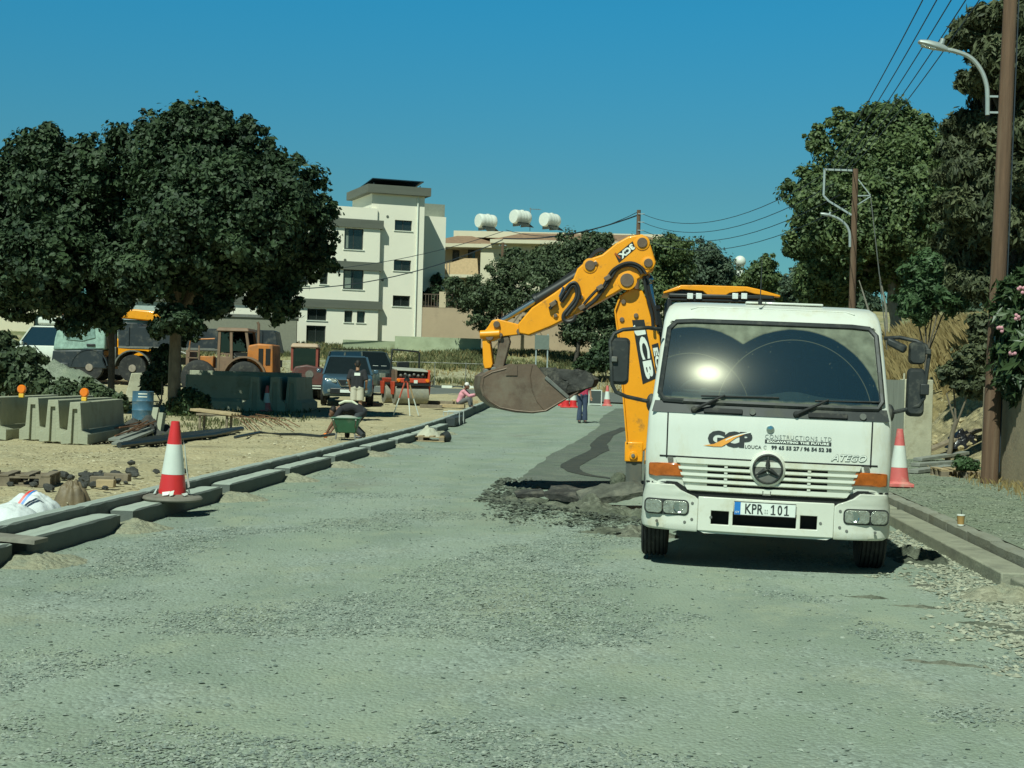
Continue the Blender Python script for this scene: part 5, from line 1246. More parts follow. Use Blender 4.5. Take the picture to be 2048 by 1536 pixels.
# dark green off-roader, three-quarter view
p=on(790,800); P0=Vector((at(800,800,66).x,66,gz(-10,66)))
st=[(.0,.45,.92,.80),(.08,.40,1.02,.88),(.9,.38,1.10,.90),(1.25,.38,1.12,.90),(1.4,.38,1.10,.90),(4.3,.40,1.10,.90),(4.5,.45,1.08,.88)]
o=car('off_roader','dark green off-road car parked at an angle behind the red roller','off-roader',m_grn,P0+Vector((-.3,0,0)),rad(44),4.5,1.82,1.95,st,1.2,4.4,1.95,1.10,(.85,3.6),.38,rake=(.42,.18))
for s in (-1,1):
    q=MB(); q.box((s*.62,.0,.86),(.30,.08,.20)); q.build('headlight',m_lens,o,bevel=.02)
    q=MB(); q.b2(s*.86,s*.94,.4,1.3,.62,.78); q.build('wheel_flare',m_black,o,bevel=.02)
q=MB(); q.box((0,-.02,.85),(.80,.06,.22)); q.build('grille',m_black,o,bevel=.01)
q=MB(); q.box((0,-.06,.55),(1.76,.16,.22)); q.build('bumper',m_black,o,bevel=.03)
for y in (1.75,4.0): q=MB(); q.bar((-.72,y,2.02),(.72,y,2.02),.04,.04); q.build('roof_bar',m_black,o)
for x in (-.1,.35): q=MB(); q.box((x,1.38,1.36),(.3,.03,.22),(rad(-38),0,0)); q.build('paper_card',m_sign,o)
# white van/pickup at far left behind the bush
p=at(52,720,66); P0=Vector((p.x,66,gz(p.x,66)+.35))
st=[(0,.4,.85,.8),(.1,.36,.95,.86),(.9,.34,1.05,.88),(1.4,.34,1.08,.88),(4.6,.36,1.08,.88)]
o=car('white_van','white double cab van half hidden by the bush at the left edge','van',m_cwhite,P0+Vector((-1.2,.6,0)),rad(-97),4.7,1.76,1.9,st,1.05,4.6,1.95,1.05,(.85,3.7),.36,rake=(.6,.1),tumble=.86)
q=MB(); q.b2(-.7,.7,1.9,4.4,1.99,2.35); q.build('roof_box',m_cwhite,o,bevel=.1)
q=MB(); q.box((.1,3.0,2.62),(.5,.35,.35)); q.build('water_cooler',m_lampo,o,bevel=.06)
# --- big tipper lorry, facing left
m_tdark=mat('tipper_dark',(.022,.03,.036),.45,var=.15,dirt=(.10,.10,.085),damt=.25)
m_tmint=mat('tipper_mint',(.30,.44,.38),.5,var=.28,scale=5,dirt=(.12,.17,.16),damt=.30,dscale=3)
p=at(190,765,64); o=thing('tipper_truck','dark four axle tipper lorry facing left with a dusty pale green cab, behind the trees','tipper lorry',(p.x,64,gz(p.x,64)+.06),rad(8)); o.scale=(1.06,1.06,1.06)
# local: x to the right (rear), front axle at 0
q=MB(); q.prism([(-1.45,.50),(-1.50,.8),(-1.46,1.20),(.55,1.28),(.55,.85),(.72,.50)],'y',-1.2,1.2); q.build('cab_base',m_tdark,o,bevel=.05,fix=True)
q=MB(); q.prism([(-1.46,1.21),(-1.40,1.7),(-1.15,2.65),(-.6,2.75),(.62,2.75),(.62,1.29)],'y',-1.16,1.16); cb=q.build('cab',m_tmint,o,bevel=.06,fix=True)
q=MB(); q.prism([(-.95,1.65),(-.80,2.35),(.15,2.35),(.22,1.75),(-.3,1.6)],'y',-1.19,-1.155); q.build('door_window',mat('mint_glass',(.20,.30,.27),.1,var=.4,scale=6),cb,bevel=.01,fix=True)
q=MB(); q.box((.05,-1.19,1.45),(.35,.04,.10)); q.build('door_handle',m_black,cb,bevel=.02)
q=MB(); q.tube([(-.95,-1.2,2.9),(-1.0,-1.42,2.75),(-1.0,-1.42,2.0),(-.95,-1.2,1.85)],.03,6); q.box((-1.0,-1.42,2.4),(.12,.22,.5)); q.build('mirror',m_black,cb)
q=MB(); q.box((-1.46,-.85,.82),(.10,.40,.22)); q.build('headlight',m_lens,o,bevel=.02)
q=MB(); q.b2(-1.55,-.8,-1.22,1.22,.42,.72); q.build('bumper',m_tdark,o,bevel=.05)
for x in (0,1.72,4.9,6.25):
    for s in (-1,1):
        q=MB(); q.lathe([(.30,-.16),(.36,-.17),(.53,-.17),(.55,-.13),(.55,.13),(.53,.17),(.36,.17),(.30,.16)],(0,0,0),'y',30); w=q.build('wheel',m_rub,o,fix=True); w.location=(x,s*1.02,.55)
        q=MB(); q.lathe([(.30,-s*.12*-1*-1),(.28,s*.10),(.16,s*.14),(.14,s*.20),(0,s*.20)],(0,0,0),'y',20); q.build('rim',mat('rim_dusty',(.30,.25,.20),.7,var=.2),w,fix=True)
    if x<4: q=MB(); q.loft([[(x+.70*math.cos(a),-1.22,.55+.70*math.sin(a)),(x+.70*math.cos(a),1.22,.55+.70*math.sin(a)),(x+.75*math.cos(a),1.22,.55+.75*math.sin(a)),(x+.75*math.cos(a),-1.22,.55+.75*math.sin(a))] for a in np.linspace(.1,math.pi-.1,14)]); q.build('mudguard',mat('guard_grey',(.12,.125,.11),.7) if x else m_tdark,o,fix=True)
q=MB(); q.b2(.6,7.6,-.45,.45,.75,1.05); q.build('chassis',m_frame,o)
q=MB(); q.prism([(1.15,1.35),(1.1,2.2),(1.35,2.4),(1.9,2.4),(1.95,2.25),(7.4,2.25),(7.6,1.35)],'y',-1.2,1.2); tb=q.build('tipper_body',m_tdark,o,bevel=.03,fix=True)
q=MB(); q.b2(1.15,7.5,-1.23,-1.2,1.36,1.45); q.build('body_rail',m_steel,tb)
for x in (1.45,3.2,5.0,6.8): q=MB(); q.b2(x,x+.12,-1.25,-1.2,1.46,2.23); q.build('body_rib',m_tdark,tb)
q=MB(); q.tube([(.95,-.9,.8),(.95,-.9,2.9),(.9,-.9,3.05)],.09,8); q.build('exhaust',m_black,o)
q=MB(); q.b2(.75,1.05,-1.15,-.7,.8,1.4); q.build('battery_box',m_steel,o,bevel=.03)
# --- yellow machine behind
p=at(290,640,70); o=thing('yellow_machine','yellow earthmover roof and boom showing over the tipper lorry under the foliage','earthmover',(p.x,70,gz(p.x,70)))
q=MB(); q.box((0,0,1.2),(2.6,2.2,1.5)); q.build('body',m_yel,o,bevel=.1)
q=MB(); q.prism([(-1.3,2.95),(-1.1,3.30),(-.2,3.35),(1.2,3.25),(2.0,2.9),(1.3,2.75),(0,2.85)],'y',-.9,.9); q.build('roof',m_yel,o,bevel=.06,fix=True)
q=MB(); q.b2(-1.0,1.0,-.8,.8,1.95,2.85); q.build('cab',m_carglass,o,bevel=.03)
q=MB(); q.tube([(-.6,-1.0,2.7),(.6,-1.1,1.9),(2.4,-1.1,1.3)],.05,6); q.build('arm',m_steel,o)
for x in (-.9,.9):
    for s in (-1,1):
        q=MB(); q.lathe([(0,-.2),(.55,-.2),(.6,-.1),(.6,.1),(.55,.2),(0,.2)],(x,s*1.1,.6),'y',22); q.build('wheel',m_rub,o,fix=True)
# --- orange wheeled excavator/loader with brown cab, seen from the side
m_org=mat('loader_orange',(.50,.17,.03),.55,var=.18,scale=5,dirt=(.20,.12,.07),damt=.30)
m_brn=mat('cab_brown',(.20,.125,.08),.65,var=.25,scale=5,dirt=(.12,.09,.06),damt=.3)
p=at(470,750,57); o=thing('wheel_loader','old orange wheeled loader with a rusty brown glass cab, side on behind the shaded barriers','loader',(p.x-.40,58.5,gz(p.x,58.5)),rad(4)); o.scale=(1.12,1.12,1.15)
q=MB(); q.prism([(.55,1.05),(.60,1.75),(.95,1.82),(1.45,1.80),(1.50,.55),(1.1,.5),(1.0,.9)],'y',-.85,.85); q.build('engine_hood',m_org,o,bevel=.05,fix=True)
q=MB(); q.b2(.05,.62,-.7,.7,.9,1.5); q.build('engine_bay',m_dark,o)
for k in range(3): q=MB(); q.b2(.08,.60,-.74,-.70,1.0+.16*k,1.06+.16*k); q.build('bay_louvre',m_steel,o)
q=MB(); q.b2(-1.5,1.45,-.6,.6,.45,.80); q.build('chassis',m_org,o,bevel=.03)
for s in (-1,1):
    for a,b in (((-.45,.8),(-.42,2.25)),((.02,.8),(-.02,2.25)),((.62,1.5),(.50,2.25))):
        q=MB(); q.bar((a[0],s*.75,a[1]),(b[0],s*.75,b[1]),.09,.09); q.build('cab_post',m_brn,o)
    q=MB(); q.b2(-.44,.0,s*.72,s*.74,1.5,2.2); q.build('door_glass',m_glass,o)
    q=MB(); q.b2(-.44,.0,s*.70,s*.78,.80,1.35); q.build('door_panel',m_brn,o,bevel=.02)
    q=MB(); q.b2(.05,.52,s*.72,s*.74,1.55,2.2); q.build('side_glass',m_glass,o)
q=MB(); q.hexa([(-.55,-.85,2.22),(.62,-.85,2.22),(.62,.85,2.22),(-.55,.85,2.22),(-.48,-.75,2.34),(.55,-.75,2.34),(.55,.75,2.34),(-.48,.75,2.34)]); q.build('cab_roof',m_brn,o,bevel=.03)
q=MB(); q.b2(-1.55,-.5,-.75,.75,.80,.95); q.b2(-1.6,-1.5,-.7,.7,.8,1.55); q.build('platform',m_brn,o,bevel=.02)
q=MB(); q.b2(-1.12,-.62,-.78,-.3,.95,1.35); q.build('toolbox',m_org,o,bevel=.03)
for x in (-1.0,.62):
    for s in (-1,1):
        q=MB(); q.lathe([(.28,-.2),(.5,-.22),(.60,-.16),(.62,-.05),(.62,.05),(.60,.16),(.5,.22),(.28,.2)],(0,0,0),'y',26); w=q.build('wheel',m_rub,o,fix=True); w.location=(x-.1,s*.85,.60)
        q=MB(); q.lathe([(.3,s*.1),(.2,s*.06),(.12,s*.15),(0,s*.15)],(0,0,0),'y',16); q.build('rim',m_org,w,fix=True)
q=MB(); q.loft([[(.52+.72*math.cos(a),y,.60+.72*math.sin(a)) for y in (-1.08,-.62)]+[(.52+.78*math.cos(a),y,.60+.78*math.sin(a)) for y in (-.62,-1.08)] for a in np.linspace(.3,math.pi-.2,12)]); q.build('mudguard',m_brn,o,fix=True)
q=MB(); q.tube([(.75,.3,1.8),(.75,.3,2.5),(.70,.3,2.58)],.05,8); q.build('exhaust',m_brn,o)
q=MB(); q.bar((-1.52,-.80,.5),(-1.45,-.80,1.7),.05,.05); q.bar((-1.12,-.80,.5),(-1.12,-.80,1.7),.05,.05)
for k in range(5): q.bar((-1.5,-.80,.62+.22*k),(-1.12,-.80,.62+.22*k),.05,.04)
q.build('ladder',m_brn,o)
q=MB(); q.tube([(-1.5,-.7,1.55),(-1.45,-.7,1.9),(-.6,-.7,1.95)],.025,6); q.build('handrail',m_org,o)
for x_ in (1.05,1.30): q=MB(); q.b2(x_-.08,x_+.08,-.875,-.85,1.1,1.65); q.build('hood_louvre',m_dark,o)
q=MB(); q.tube([(.1,-.76,1.45),(.3,-.80,1.25),(.2,-.80,1.0),(.45,-.78,.85)],.03,6); q.build('hose',m_hose,o)
q=MB(); q.b2(-.40,.0,-.76,-.745,1.42,1.47); q.build('door_bar',m_brn,o)
q=MB(); q.box((-.2,.1,1.5),(.42,.45,.12)); q.box((-.4,.1,1.8),(.1,.42,.55)); q.build('operator_seat',m_dark,o,bevel=.04)
# --- red machine with a tan roofed cab, in shade
m_mar=mat('roller_maroon',(.10,.035,.03),.5,var=.2,dirt=(.08,.07,.06),damt=.3)
m_tan=mat('cab_tan',(.42,.30,.20),.6,var=.1)
p=at(612,790,58); o=thing('road_roller','maroon road roller with a tall tan roofed cab in the shade left of the pickup','road roller',(p.x,58,gz(p.x,58)),rad(8))
q=MB(); q.prism([(-.62,.55),(-.60,1.0),(-.45,1.28),(.0,1.36),(.55,1.26),(.72,.95),(.72,.55)],'y',-.1,1.4); q.build('body',m_mar,o,bevel=.06,fix=True)
for sx in (-.62,.36):
    for y in (.5,1.5): q=MB(); q.bar((sx,y,1.1),(sx,y,2.05),.09,.09); q.build('cab_post',mat('cab_red',(.26,.06,.04),.55,var=.15),o)
q=MB(); q.hexa([(-.70,.38,2.03),(.44,.38,2.03),(.44,1.65,2.03),(-.70,1.65,2.03),(-.62,.45,2.20),(.36,.45,2.20),(.36,1.6,2.20),(-.62,1.6,2.20)]); q.build('cab_roof',m_tan,o,bevel=.05)
q=MB(); q.b2(-.60,.34,.47,.49,1.15,2.0); q.build('rear_glass',m_glass,o)
q=MB(); q.b2(-.55,.28,.9,1.2,1.0,1.5); q.build('seat',m_dark,o,bevel=.05)
q=MB(); q.lathe([(0,-.75),(.55,-.75),(.57,-.72),(.57,.72),(.55,.75),(0,.75)],(.05,2.2,.57),'x',26); q.build('drum',m_steel,o,fix=True)
for s in (-1,1):
    w=wheel(s*.62,.45,.52,.36,o,m_rub,hubm=m_mar)
q=MB(); q.lathe([(0,-.13),(.16,-.13),(.16,-.09),(0,-.09)],(.12,0,.98),'y',16); q.build('round_badge',m_steel,o,fix=True)
for k in range(2): q=MB(); q.b2(-.05,.62,-.16,-.1,.42+.10*k,.46+.10*k); q.build('reflector',m_conew,o)
# --- small red tandem roller with roll bar, in sun
m_rred=mat('roller_red',(.55,.07,.03),.5,var=.12,dirt=(.30,.14,.08),damt=.22)
m_drum=mat('drum_dusty',(.25,.24,.19),.75,.2,var=.2,dirt=(.35,.32,.22),damt=.3)
p=at(820,812,56); o=thing('tandem_roller','small red tandem roller with a dusty drum and open roll bar in the sun','roller',(p.x,56,gz(p.x,56)),rad(24))
for y in (0,1.5): 
    q=MB(); q.lathe([(0,-.64),(.34,-.64),(.36,-.62),(.36,.62),(.34,.64),(0,.64)],(0,y,.36),'x',28); q.build('drum',m_drum,o,fix=True)
    for s in (-1,1): q=MB(); q.prism([(y-.12,.36),(y+.12,.36),(y+.25,.85),(y-.25,.85)],'x',s*.66,s*.73); q.build('drum_yoke',m_rred,o,bevel=.015,fix=True)
q=MB(); q.prism([(-.62,.80),(.62,.80),(.66,.98),(-.66,.98)],'y',-.30,1.8); q.build('frame',m_rred,o,bevel=.03,fix=True)
q=MB(); q.b2(-.66,.66,-.34,-.28,.70,.80); q.build('scraper_bar',m_black,o)
q=MB(); q.b2(-.55,.55,-.22,.35,.98,1.26); q.build('engine_bay',m_dark,o,bevel=.02)
for k in range(6): q=MB(); q.ball((-.45+.17*k,-.22,1.08+.05*(k%2)),.065,10,6); q.build('engine_part',m_steel,o)
q=MB(); q.hexa([(-.64,-.32,1.26),(.60,-.32,1.22),(.60,.45,1.30),(-.64,.45,1.34),(-.60,-.30,1.32),(.58,-.30,1.28),(.58,.43,1.36),(-.60,.43,1.40)]); q.build('hood',mat('hood_pale',(.36,.36,.30),.7,var=.15),o,bevel=.02)
for s in (-1,1): q=MB(); q.b2(s*.60,s*.68,-.30,.3,.82,1.30); q.build('side_cheek',m_rred if s>0 else m_brn,o,bevel=.02)
q=MB(); q.tube([(-.58,.85,.98),(-.52,.85,2.0),(-.50,.85,2.06),(.50,.85,2.0),(.56,.85,1.95),(.56,.85,.98)],.035,8); q.build('roll_bar',m_black,o)
q=MB(); q.box((.05,1.1,1.15),(.5,.45,.12)); q.box((.05,1.32,1.4),(.5,.1,.42)); q.build('seat',m_black,o,bevel=.04)
q=MB(); q.box((.10,-.345,.86),(.14,.012,.12)); q.build('rear_plate',m_sign,o)
for s in (-1,1): q=MB(); q.lathe([(0,-.37),(.06,-.365),(.07,-.3)],(s*.56,0,.90),'y',14); q.build('rear_lamp',m_lampo,o)
q=MB(); q.tube([(.68,-.25,.86),(.80,-.25,.92),(.82,-.25,.78),(.72,-.25,.70)],.025,6); q.build('hose',m_hose,o)
# --- surveyor's tripod with instrument
p=at(812,828,47.5); o=thing('survey_tripod','wooden surveying tripod with its instrument, standing on the verge in front of the red roller','tripod',(p.x,47.5,gz(p.x,47.5)))
m_tw=mat('tripod_wood',(.42,.30,.16),.6,var=.15); m_tr=mat('tripod_red',(.50,.10,.06),.5)
for k,(dx,dy) in enumerate(((-.42,.1),(.16,-.22),(.38,.2))):
    q=MB(); q.tube([(dx*.12,dy*.12,1.12),(dx*.55,dy*.55,.55)],.028,6); l=q.build('leg',m_tr if k<2 else m_tw,o)
    q=MB(); q.tube([(dx*.55,dy*.55,.56),(dx,dy,0)],.020,6); q.build('foot',m_conew,l)
q=MB(); q.cyl((0,0,1.10),(0,0,1.16),.10,n=16); q.build('head_plate',m_black,o)
q=MB(); q.b2(-.07,.07,-.05,.05,1.16,1.24); q.cyl((0,-.10,1.27),(0,.10,1.27),.035); q.build('instrument',m_black,o,bevel=.008)
# --- barriers in the shade, and a white cone among them
g='concrete barriers stored in the shade of the big tree'
for k,(px,Y,rz,L,lab) in enumerate(((372,48.0,-88,2.3,'shaded concrete barrier lying side on just right of the tree trunk'),(508,47.4,6,3,'shaded concrete barrier end on, left of the white cone'),(548,47.6,4,3,'shaded concrete barrier end on, just right of the white cone'),(582,48.0,2,3,'rightmost shaded concrete barrier, beside the maroon roller'))):
    p=at(px,820,Y); barrier((p.x,Y,gz(p.x,Y)-.01),rad(rz),L,1.12,lab,g)
p=at(380,815,50.3); barrier((p.x,50.3,gz(p.x,50.3)-.01),rad(-89),3.8,1.2,'long shaded concrete barrier behind the side on one, nearer the loader',g)
p=at(533,826,47.6); cone((p.x,47.6,gz(p.x,47.6)),.78,'dull white tipped cone standing among the shaded barriers',m_fade,base='sq')
# --- pale L-shaped precast piece standing behind the bushes
p=at(275,790,51); o=thing('precast_block','pale L shaped precast concrete piece standing left of the tree trunk','concrete block',(p.x,51,gz(p.x,51)),rad(20))
q=MB(); q.prism([(-.45,0),(-.22,.98),(.22,1.0),(.48,.72),(.40,0)],'y',-.2,.2); q.build('upright',m_concl,o,bevel=.02,fix=True)
q=MB(); q.prism([(-1.2,0),(-.5,.22),(.5,.10),(.5,0)],'y',-.6,-.22); q.build('foot_slab',m_concl,o,bevel=.02,fix=True)
# ------------------------------------------------------------------ people
m_skin=mat('skin_tan',(.36,.19,.115),.6,var=.08,scale=10)
m_skin2=mat('skin_brown',(.20,.10,.06),.6,var=.08,scale=10)
m_hair=mat('hair_dark',(.015,.012,.01),.7)
def V3(*a): return Vector(a)
def person(label,loc,rz,J,skin,shirt,legs,leglen,sleeve=.45,hair=True,cap=None,shoe=None,face=(0,-1,0),seat=None,long_sleeve=False,flare=0,glove=None,vest=None):
    o=thing('person',label,'person',loc,rz)
    J={k:Vector(v) for k,v in J.items()}; f=Vector(face).normalized()
    lat=(J['shL']-J['shR']).normalized()
    def torso(q,g,hip=True):
        up=J['neck']-J['pel']
        for s,sh,hp in ((1,'shL','hipL'),(-1,'shR','hipR')):
            a=J['pel']+lat*s*.075; b=J['neck']-up.normalized()*.12+lat*s*.10; m=a.lerp(b,.5)+ (J.get('bend',V3(0,0,0)))
            q.tube([a,a.lerp(m,.5)+J.get('bend',V3(0,0,0))*.3,m,m.lerp(b,.6),b],[.105+g,.098+g,.10+g,.108+g,.085+g],12)
            q.ball(a,.105+g,12,8); q.ball(b,.088+g,12,8); q.ball(J[sh],.062+g,10,8)
            q.tube([b,J[sh]],[.075+g,.062+g],10)
        q.tube([J['pel'],J['neck']-up.normalized()*.08],[.11+g,.10+g],12)
    def arm(q,s,g,t=1.0,hand=True):
        a,b,c=J['sh'+s],J['el'+s],J['ha'+s]
        if t<1: q.tube([a,a.lerp(b,t/.5 if t<.5 else 1)],[.060+g,.056+g*1.3],10); return
        q.ball(a,.056+g,10,8); q.tube([a,a.lerp(b,.5),b],[.054+g,.050+g,.042+g],10); q.ball(b,.043+g,10,8); q.tube([b,b.lerp(c,.35),c],[.043+g,.042+g,.028+g],10); 
        if hand:
            d=(c-b).normalized(); sd=d.cross(Vector((0,0,1)) if abs(d.z)<.8 else f).normalized(); n=sd.cross(d)
            q.tube([c,c+d*.05,c+d*.09],[.028,.038,.034],8)
            for k,(off,ln) in enumerate(((-.030,.062),(-.010,.074),(.010,.070),(.028,.055))):
                p0=c+d*.085+sd*off; p1=p0+d*ln*.55+n*.008; p2=p1+d*ln*.35+n*.022; q.tube([p0,p1,p2],[.011,.010,.008],6)
            sgn=1 if s=='L' else -1
            p0=c+d*.03-sd*.025*sgn; q.tube([p0,p0+d*.03-sd*.025*sgn+n*.01,p0+d*.06-sd*.03*sgn+n*.02],[.013,.011,.009],6)
    def leg(q,s,g,t=1.0,fl=0):
        a,b,c=J['hip'+s],J['kn'+s],J['an'+s]
        if t<.5: q.tube([a,a.lerp(b,t/.5)],[.092+g,.078+g*1.8],12); q.ball(a,.094+g,10,8); return
        q.ball(a,.092+g,12,8); q.tube([a,a.lerp(b,.5),b],[.09+g,.075+g,.056+g],12); q.ball(b,.057+g,10,8)
        e=b.lerp(c,min(1,(t-.5)/.5)); q.tube([b,b.lerp(e,.3),e],[.056+g,.057+g+fl*.3,.04+g+fl],12)
    q=MB(); torso(q,0)
    for s in 'LR': arm(q,s,0); leg(q,s,0)
    hd=J['head']; q.tube([J['neck']-(hd-J['neck'])*.2,hd],[.056,.052],12)
    q.ball(hd,(.076,.092,.112),16,12); q.ball(hd+f*.045-V3(0,0,.045),(.055,.055,.062),12,8); q.ball(hd+f*.098-V3(0,0,.012),(.016,.018,.026),8,6)
    sidev=f.cross(V3(0,0,1)).normalized()
    for s in (-1,1): q.ball(hd+sidev*s*.078,(.016,.022,.032),8,6)
    for s in 'LR':
        c=J['an'+s]; t=J['to'+s]; q.tube([c,c.lerp(t,.3)-V3(0,0,.02),t],[.042,.042,.032],8)
    q.build('body',skin,o,remesh=.012)
    for s in (-1,1):
        e=MB(); e.ball(hd+f*.082+sidev*s*.032+V3(0,0,.012),.011,8,6); e.build('eye',m_dark,o)
    q=MB(); q.ball(hd+f*.085-V3(0,0,.062),(.022,.012,.006) if abs(f.y)>.5 else (.012,.022,.006),8,5); q.build('mouth',mat('lips',(.25,.09,.07),.6),o)
    if hair: q=MB(); q.ball(hd-f*.014+V3(0,0,.024),(.083,.098,.105),14,10); q.ball(hd-f*.05-V3(0,0,.02),(.07,.06,.08),10,8); q.build('hair',m_hair,o,remesh=.014)
    if cap:
        q=MB(); q.ball(hd-f*.005+V3(0,0,.05),(.088,.103,.088),14,10); u=f; q.add([hd+V3(0,0,.05)+sidev*.07+u*.06,hd+V3(0,0,.05)-sidev*.07+u*.06,hd+V3(0,0,.035)-sidev*.05+u*.17,hd+V3(0,0,.035)+sidev*.05+u*.17],[(0,1,2,3)]); q.build('cap',cap,o)
    q=MB(); torso(q,.016)
    for s in 'LR': arm(q,s,.016,1.0 if long_sleeve else sleeve,False)
    q.build('shirt',shirt,o,remesh=.014)
    q=MB()
    for s in 'LR': leg(q,s,.018,leglen,flare); 
    for s in (1,-1): q.ball(J['pel']+lat*s*.07,.125,12,8)
    q.build('trousers' if leglen>.6 else 'shorts',legs,o,remesh=.014)
    if shoe:
        for s in 'LR':
            c=J['an'+s]; t=J['to'+s]; q=MB(); q.tube([c+V3(0,0,.02),c.lerp(t,.1)-V3(0,0,.035),c.lerp(t,.5)-V3(0,0,.035),t],[.045,.052,.05,.040],10); q.ball(t,.042,8,6); q.build('shoe',shoe,o,remesh=.014)
    return o
def stand(sp=.10):
    return dict(pel=(0,0,.95),neck=(0,0,1.47),head=(0,0,1.64),shL=(.19,0,1.42),shR=(-.19,0,1.42),elL=(.25,.03,1.13),elR=(-.25,.03,1.13),haL=(.27,-.04,.89),haR=(-.27,-.04,.89),
      hipL=(.09,0,.93),hipR=(-.09,0,.93),knL=(sp,-.01,.50),knR=(-sp,-.01,.50),anL=(sp+.01,.02,.09),anR=(-sp-.01,.02,.09),toL=(sp+.02,-.15,.04),toR=(-sp-.02,-.15,.04))
m_tsh=mat('shirt_black',(.022,.022,.026),.9,var=.2)
m_short=mat('shorts_beige',(.52,.48,.38),.9,var=.08,scale=12)
p=at(713,836,43.8); J=stand(.10); J.update(elR=(-.27,.06,1.15),haR=(-.25,-.14,.95),elL=(.27,.05,1.16),haL=(.21,-.06,.92),head=(.0,-.03,1.64))
# back towards the camera: facing +y
o=person('man in black t-shirt and beige shorts, back turned, before the blue pickup',(p.x,43.8,gz(p.x,43.8)),math.pi+rad(6),J,m_skin,m_tsh,m_short,.42,shoe=mat('shoe_brown',(.10,.075,.05),.8))
q=MB(); vs=[];
for i in range(7):
    x=-.085+.17*i/6; y=.128-.25*x*x
    vs+=[(x,y,1.30),(x,y+.0,1.385)]
q.add(vs,[(2*i,2*i+1,2*i+3,2*i+2) for i in range(6)]); q.build('shirt_print',m_sign,o)
# worker bending behind the wheelbarrow, head to the left
p=at(703,876,34.4); base=Vector((p.x,34.4,gz(p.x,34.4)-.05))
J=dict(pel=(.22,0,.62),neck=(-.30,0,.70),head=(-.45,-.02,.62),bend=(0,0,.09),shL=(-.24,.19,.66),shR=(-.24,-.19,.66),elL=(-.36,.2,.40),elR=(-.40,-.2,.38),haL=(-.50,.12,.16),haR=(-.55,-.14,.14),
       hipL=(.22,.09,.60),hipR=(.22,-.09,.60),knL=(.02,.12,.30),knR=(.02,-.12,.30),anL=(.28,.12,.09),anR=(.28,-.12,.09),toL=(.12,.13,.04),toR=(.12,-.13,.04))
o=person('crouching worker in a dark and pale vest bending down behind the green wheelbarrow',base,0,J,m_skin2,m_tsh,mat('trousers_dark',(.04,.045,.05),.9),1.0,face=(-.8,0,-.55),shoe=m_black)
q=MB(); q.tube([(-.28,-.17,.80),(-.15,-.15,.86),(.02,-.13,.86),(.14,-.12,.78)],[.03,.034,.034,.03],8); q.build('vest_band',mat('vest_pale',(.62,.62,.46),.8),o)
q=MB(); q.ball((-.585,-.145,.06),(.06,.045,.06),10,8); q.build('glove',m_lampo,o)
# kneeling person in pink behind the far kerb
p=at(936,826,54.6); base=Vector((-5.85,54.3,gz(-5.85,54.3)))
J=dict(pel=(-.12,0,.22),neck=(.06,0,.66),head=(.15,-.02,.80),shL=(.06,.17,.60),shR=(.06,-.17,.60),elL=(.26,.16,.42),elR=(.26,-.17,.44),haL=(.44,.08,.46),haR=(.46,-.10,.50),
       hipL=(-.10,.09,.20),hipR=(-.10,-.09,.20),knL=(.26,.16,.34),knR=(.26,-.16,.34),anL=(.30,.14,.09),anR=(.30,-.14,.09),toL=(.44,.14,.04),toR=(.44,-.14,.04))
person('worker in pink shirt and white cap sitting low behind the far left kerb',base,rad(-4),J,m_skin2,mat('shirt_pink',(.70,.30,.36),.85,var=.08),mat('trousers_grey',(.12,.12,.12),.9),1.0,face=(.9,-.2,-.2),cap=mat('cap_white',(.70,.66,.62),.8),hair=True,long_sleeve=True,shoe=m_black)
# person in jeans behind the bucket
p=on(1164,846); J=stand(.09); J.update(elR=(-.30,.02,1.17),haR=(-.20,-.12,1.0))
person('person in red top and dark flared jeans standing behind the digger bucket',(p.x,p.y,p.z),rad(15),J,m_skin,mat('shirt_red',(.48,.04,.09),.85),mat('jeans',(.045,.065,.11),.9,var=.25,scale=10),1.0,flare=.035,shoe=m_black)
# --- green wheelbarrow
p=at(692,882,33); o=thing('wheelbarrow','green wheelbarrow with a deep flared tub of pale mortar beside the left kerb','wheelbarrow',(p.x,33,gz(p.x,33)),rad(97)); o.scale=(.96,.98,.90)
m_wbg=mat('barrow_green',(.035,.13,.07),.5,var=.15,dirt=(.22,.23,.17),damt=.18)
q=MB(); B=[(-.26,-.22,.16),(.24,-.22,.16),(.24,.22,.16),(-.26,.22,.16)]; T=[(-.40,-.32,.53),(.40,-.32,.53),(.40,.32,.53),(-.40,.32,.53)]
q.hexa([Vector(v) for v in B]+[Vector(v) for v in T]); q.build('tub',m_wbg,o,bevel=.02)
q=MB(); q.tube([T[0],T[1],T[2],T[3],T[0]],.016,6); q.build('rim_tube',m_wbg,o)
q=MB(); q.ball((0,0,.50),(.36,.28,.09),16,8,.06); q.build('mortar',mat('fresh_mortar',(.36,.37,.31),.9),o)
q=MB(); q.lathe([(.06,-.04),(.17,-.05),(.19,0),(.17,.05),(.06,.04)],(.40,0,.19),'y',20); q.build('wheel',m_rub,o,fix=True)
for s in (-1,1):
    q=MB(); q.tube([(.40,s*.07,.19),(.1,s*.16,.15),(-.35,s*.22,.32),(-.75,s*.25,.50)],.018,6); q.build('handle',m_steel,o)
    q=MB(); q.tube([(-.22,s*.2,.20),(-.26,s*.22,0)],.018,6); q.build('leg',m_steel,o)
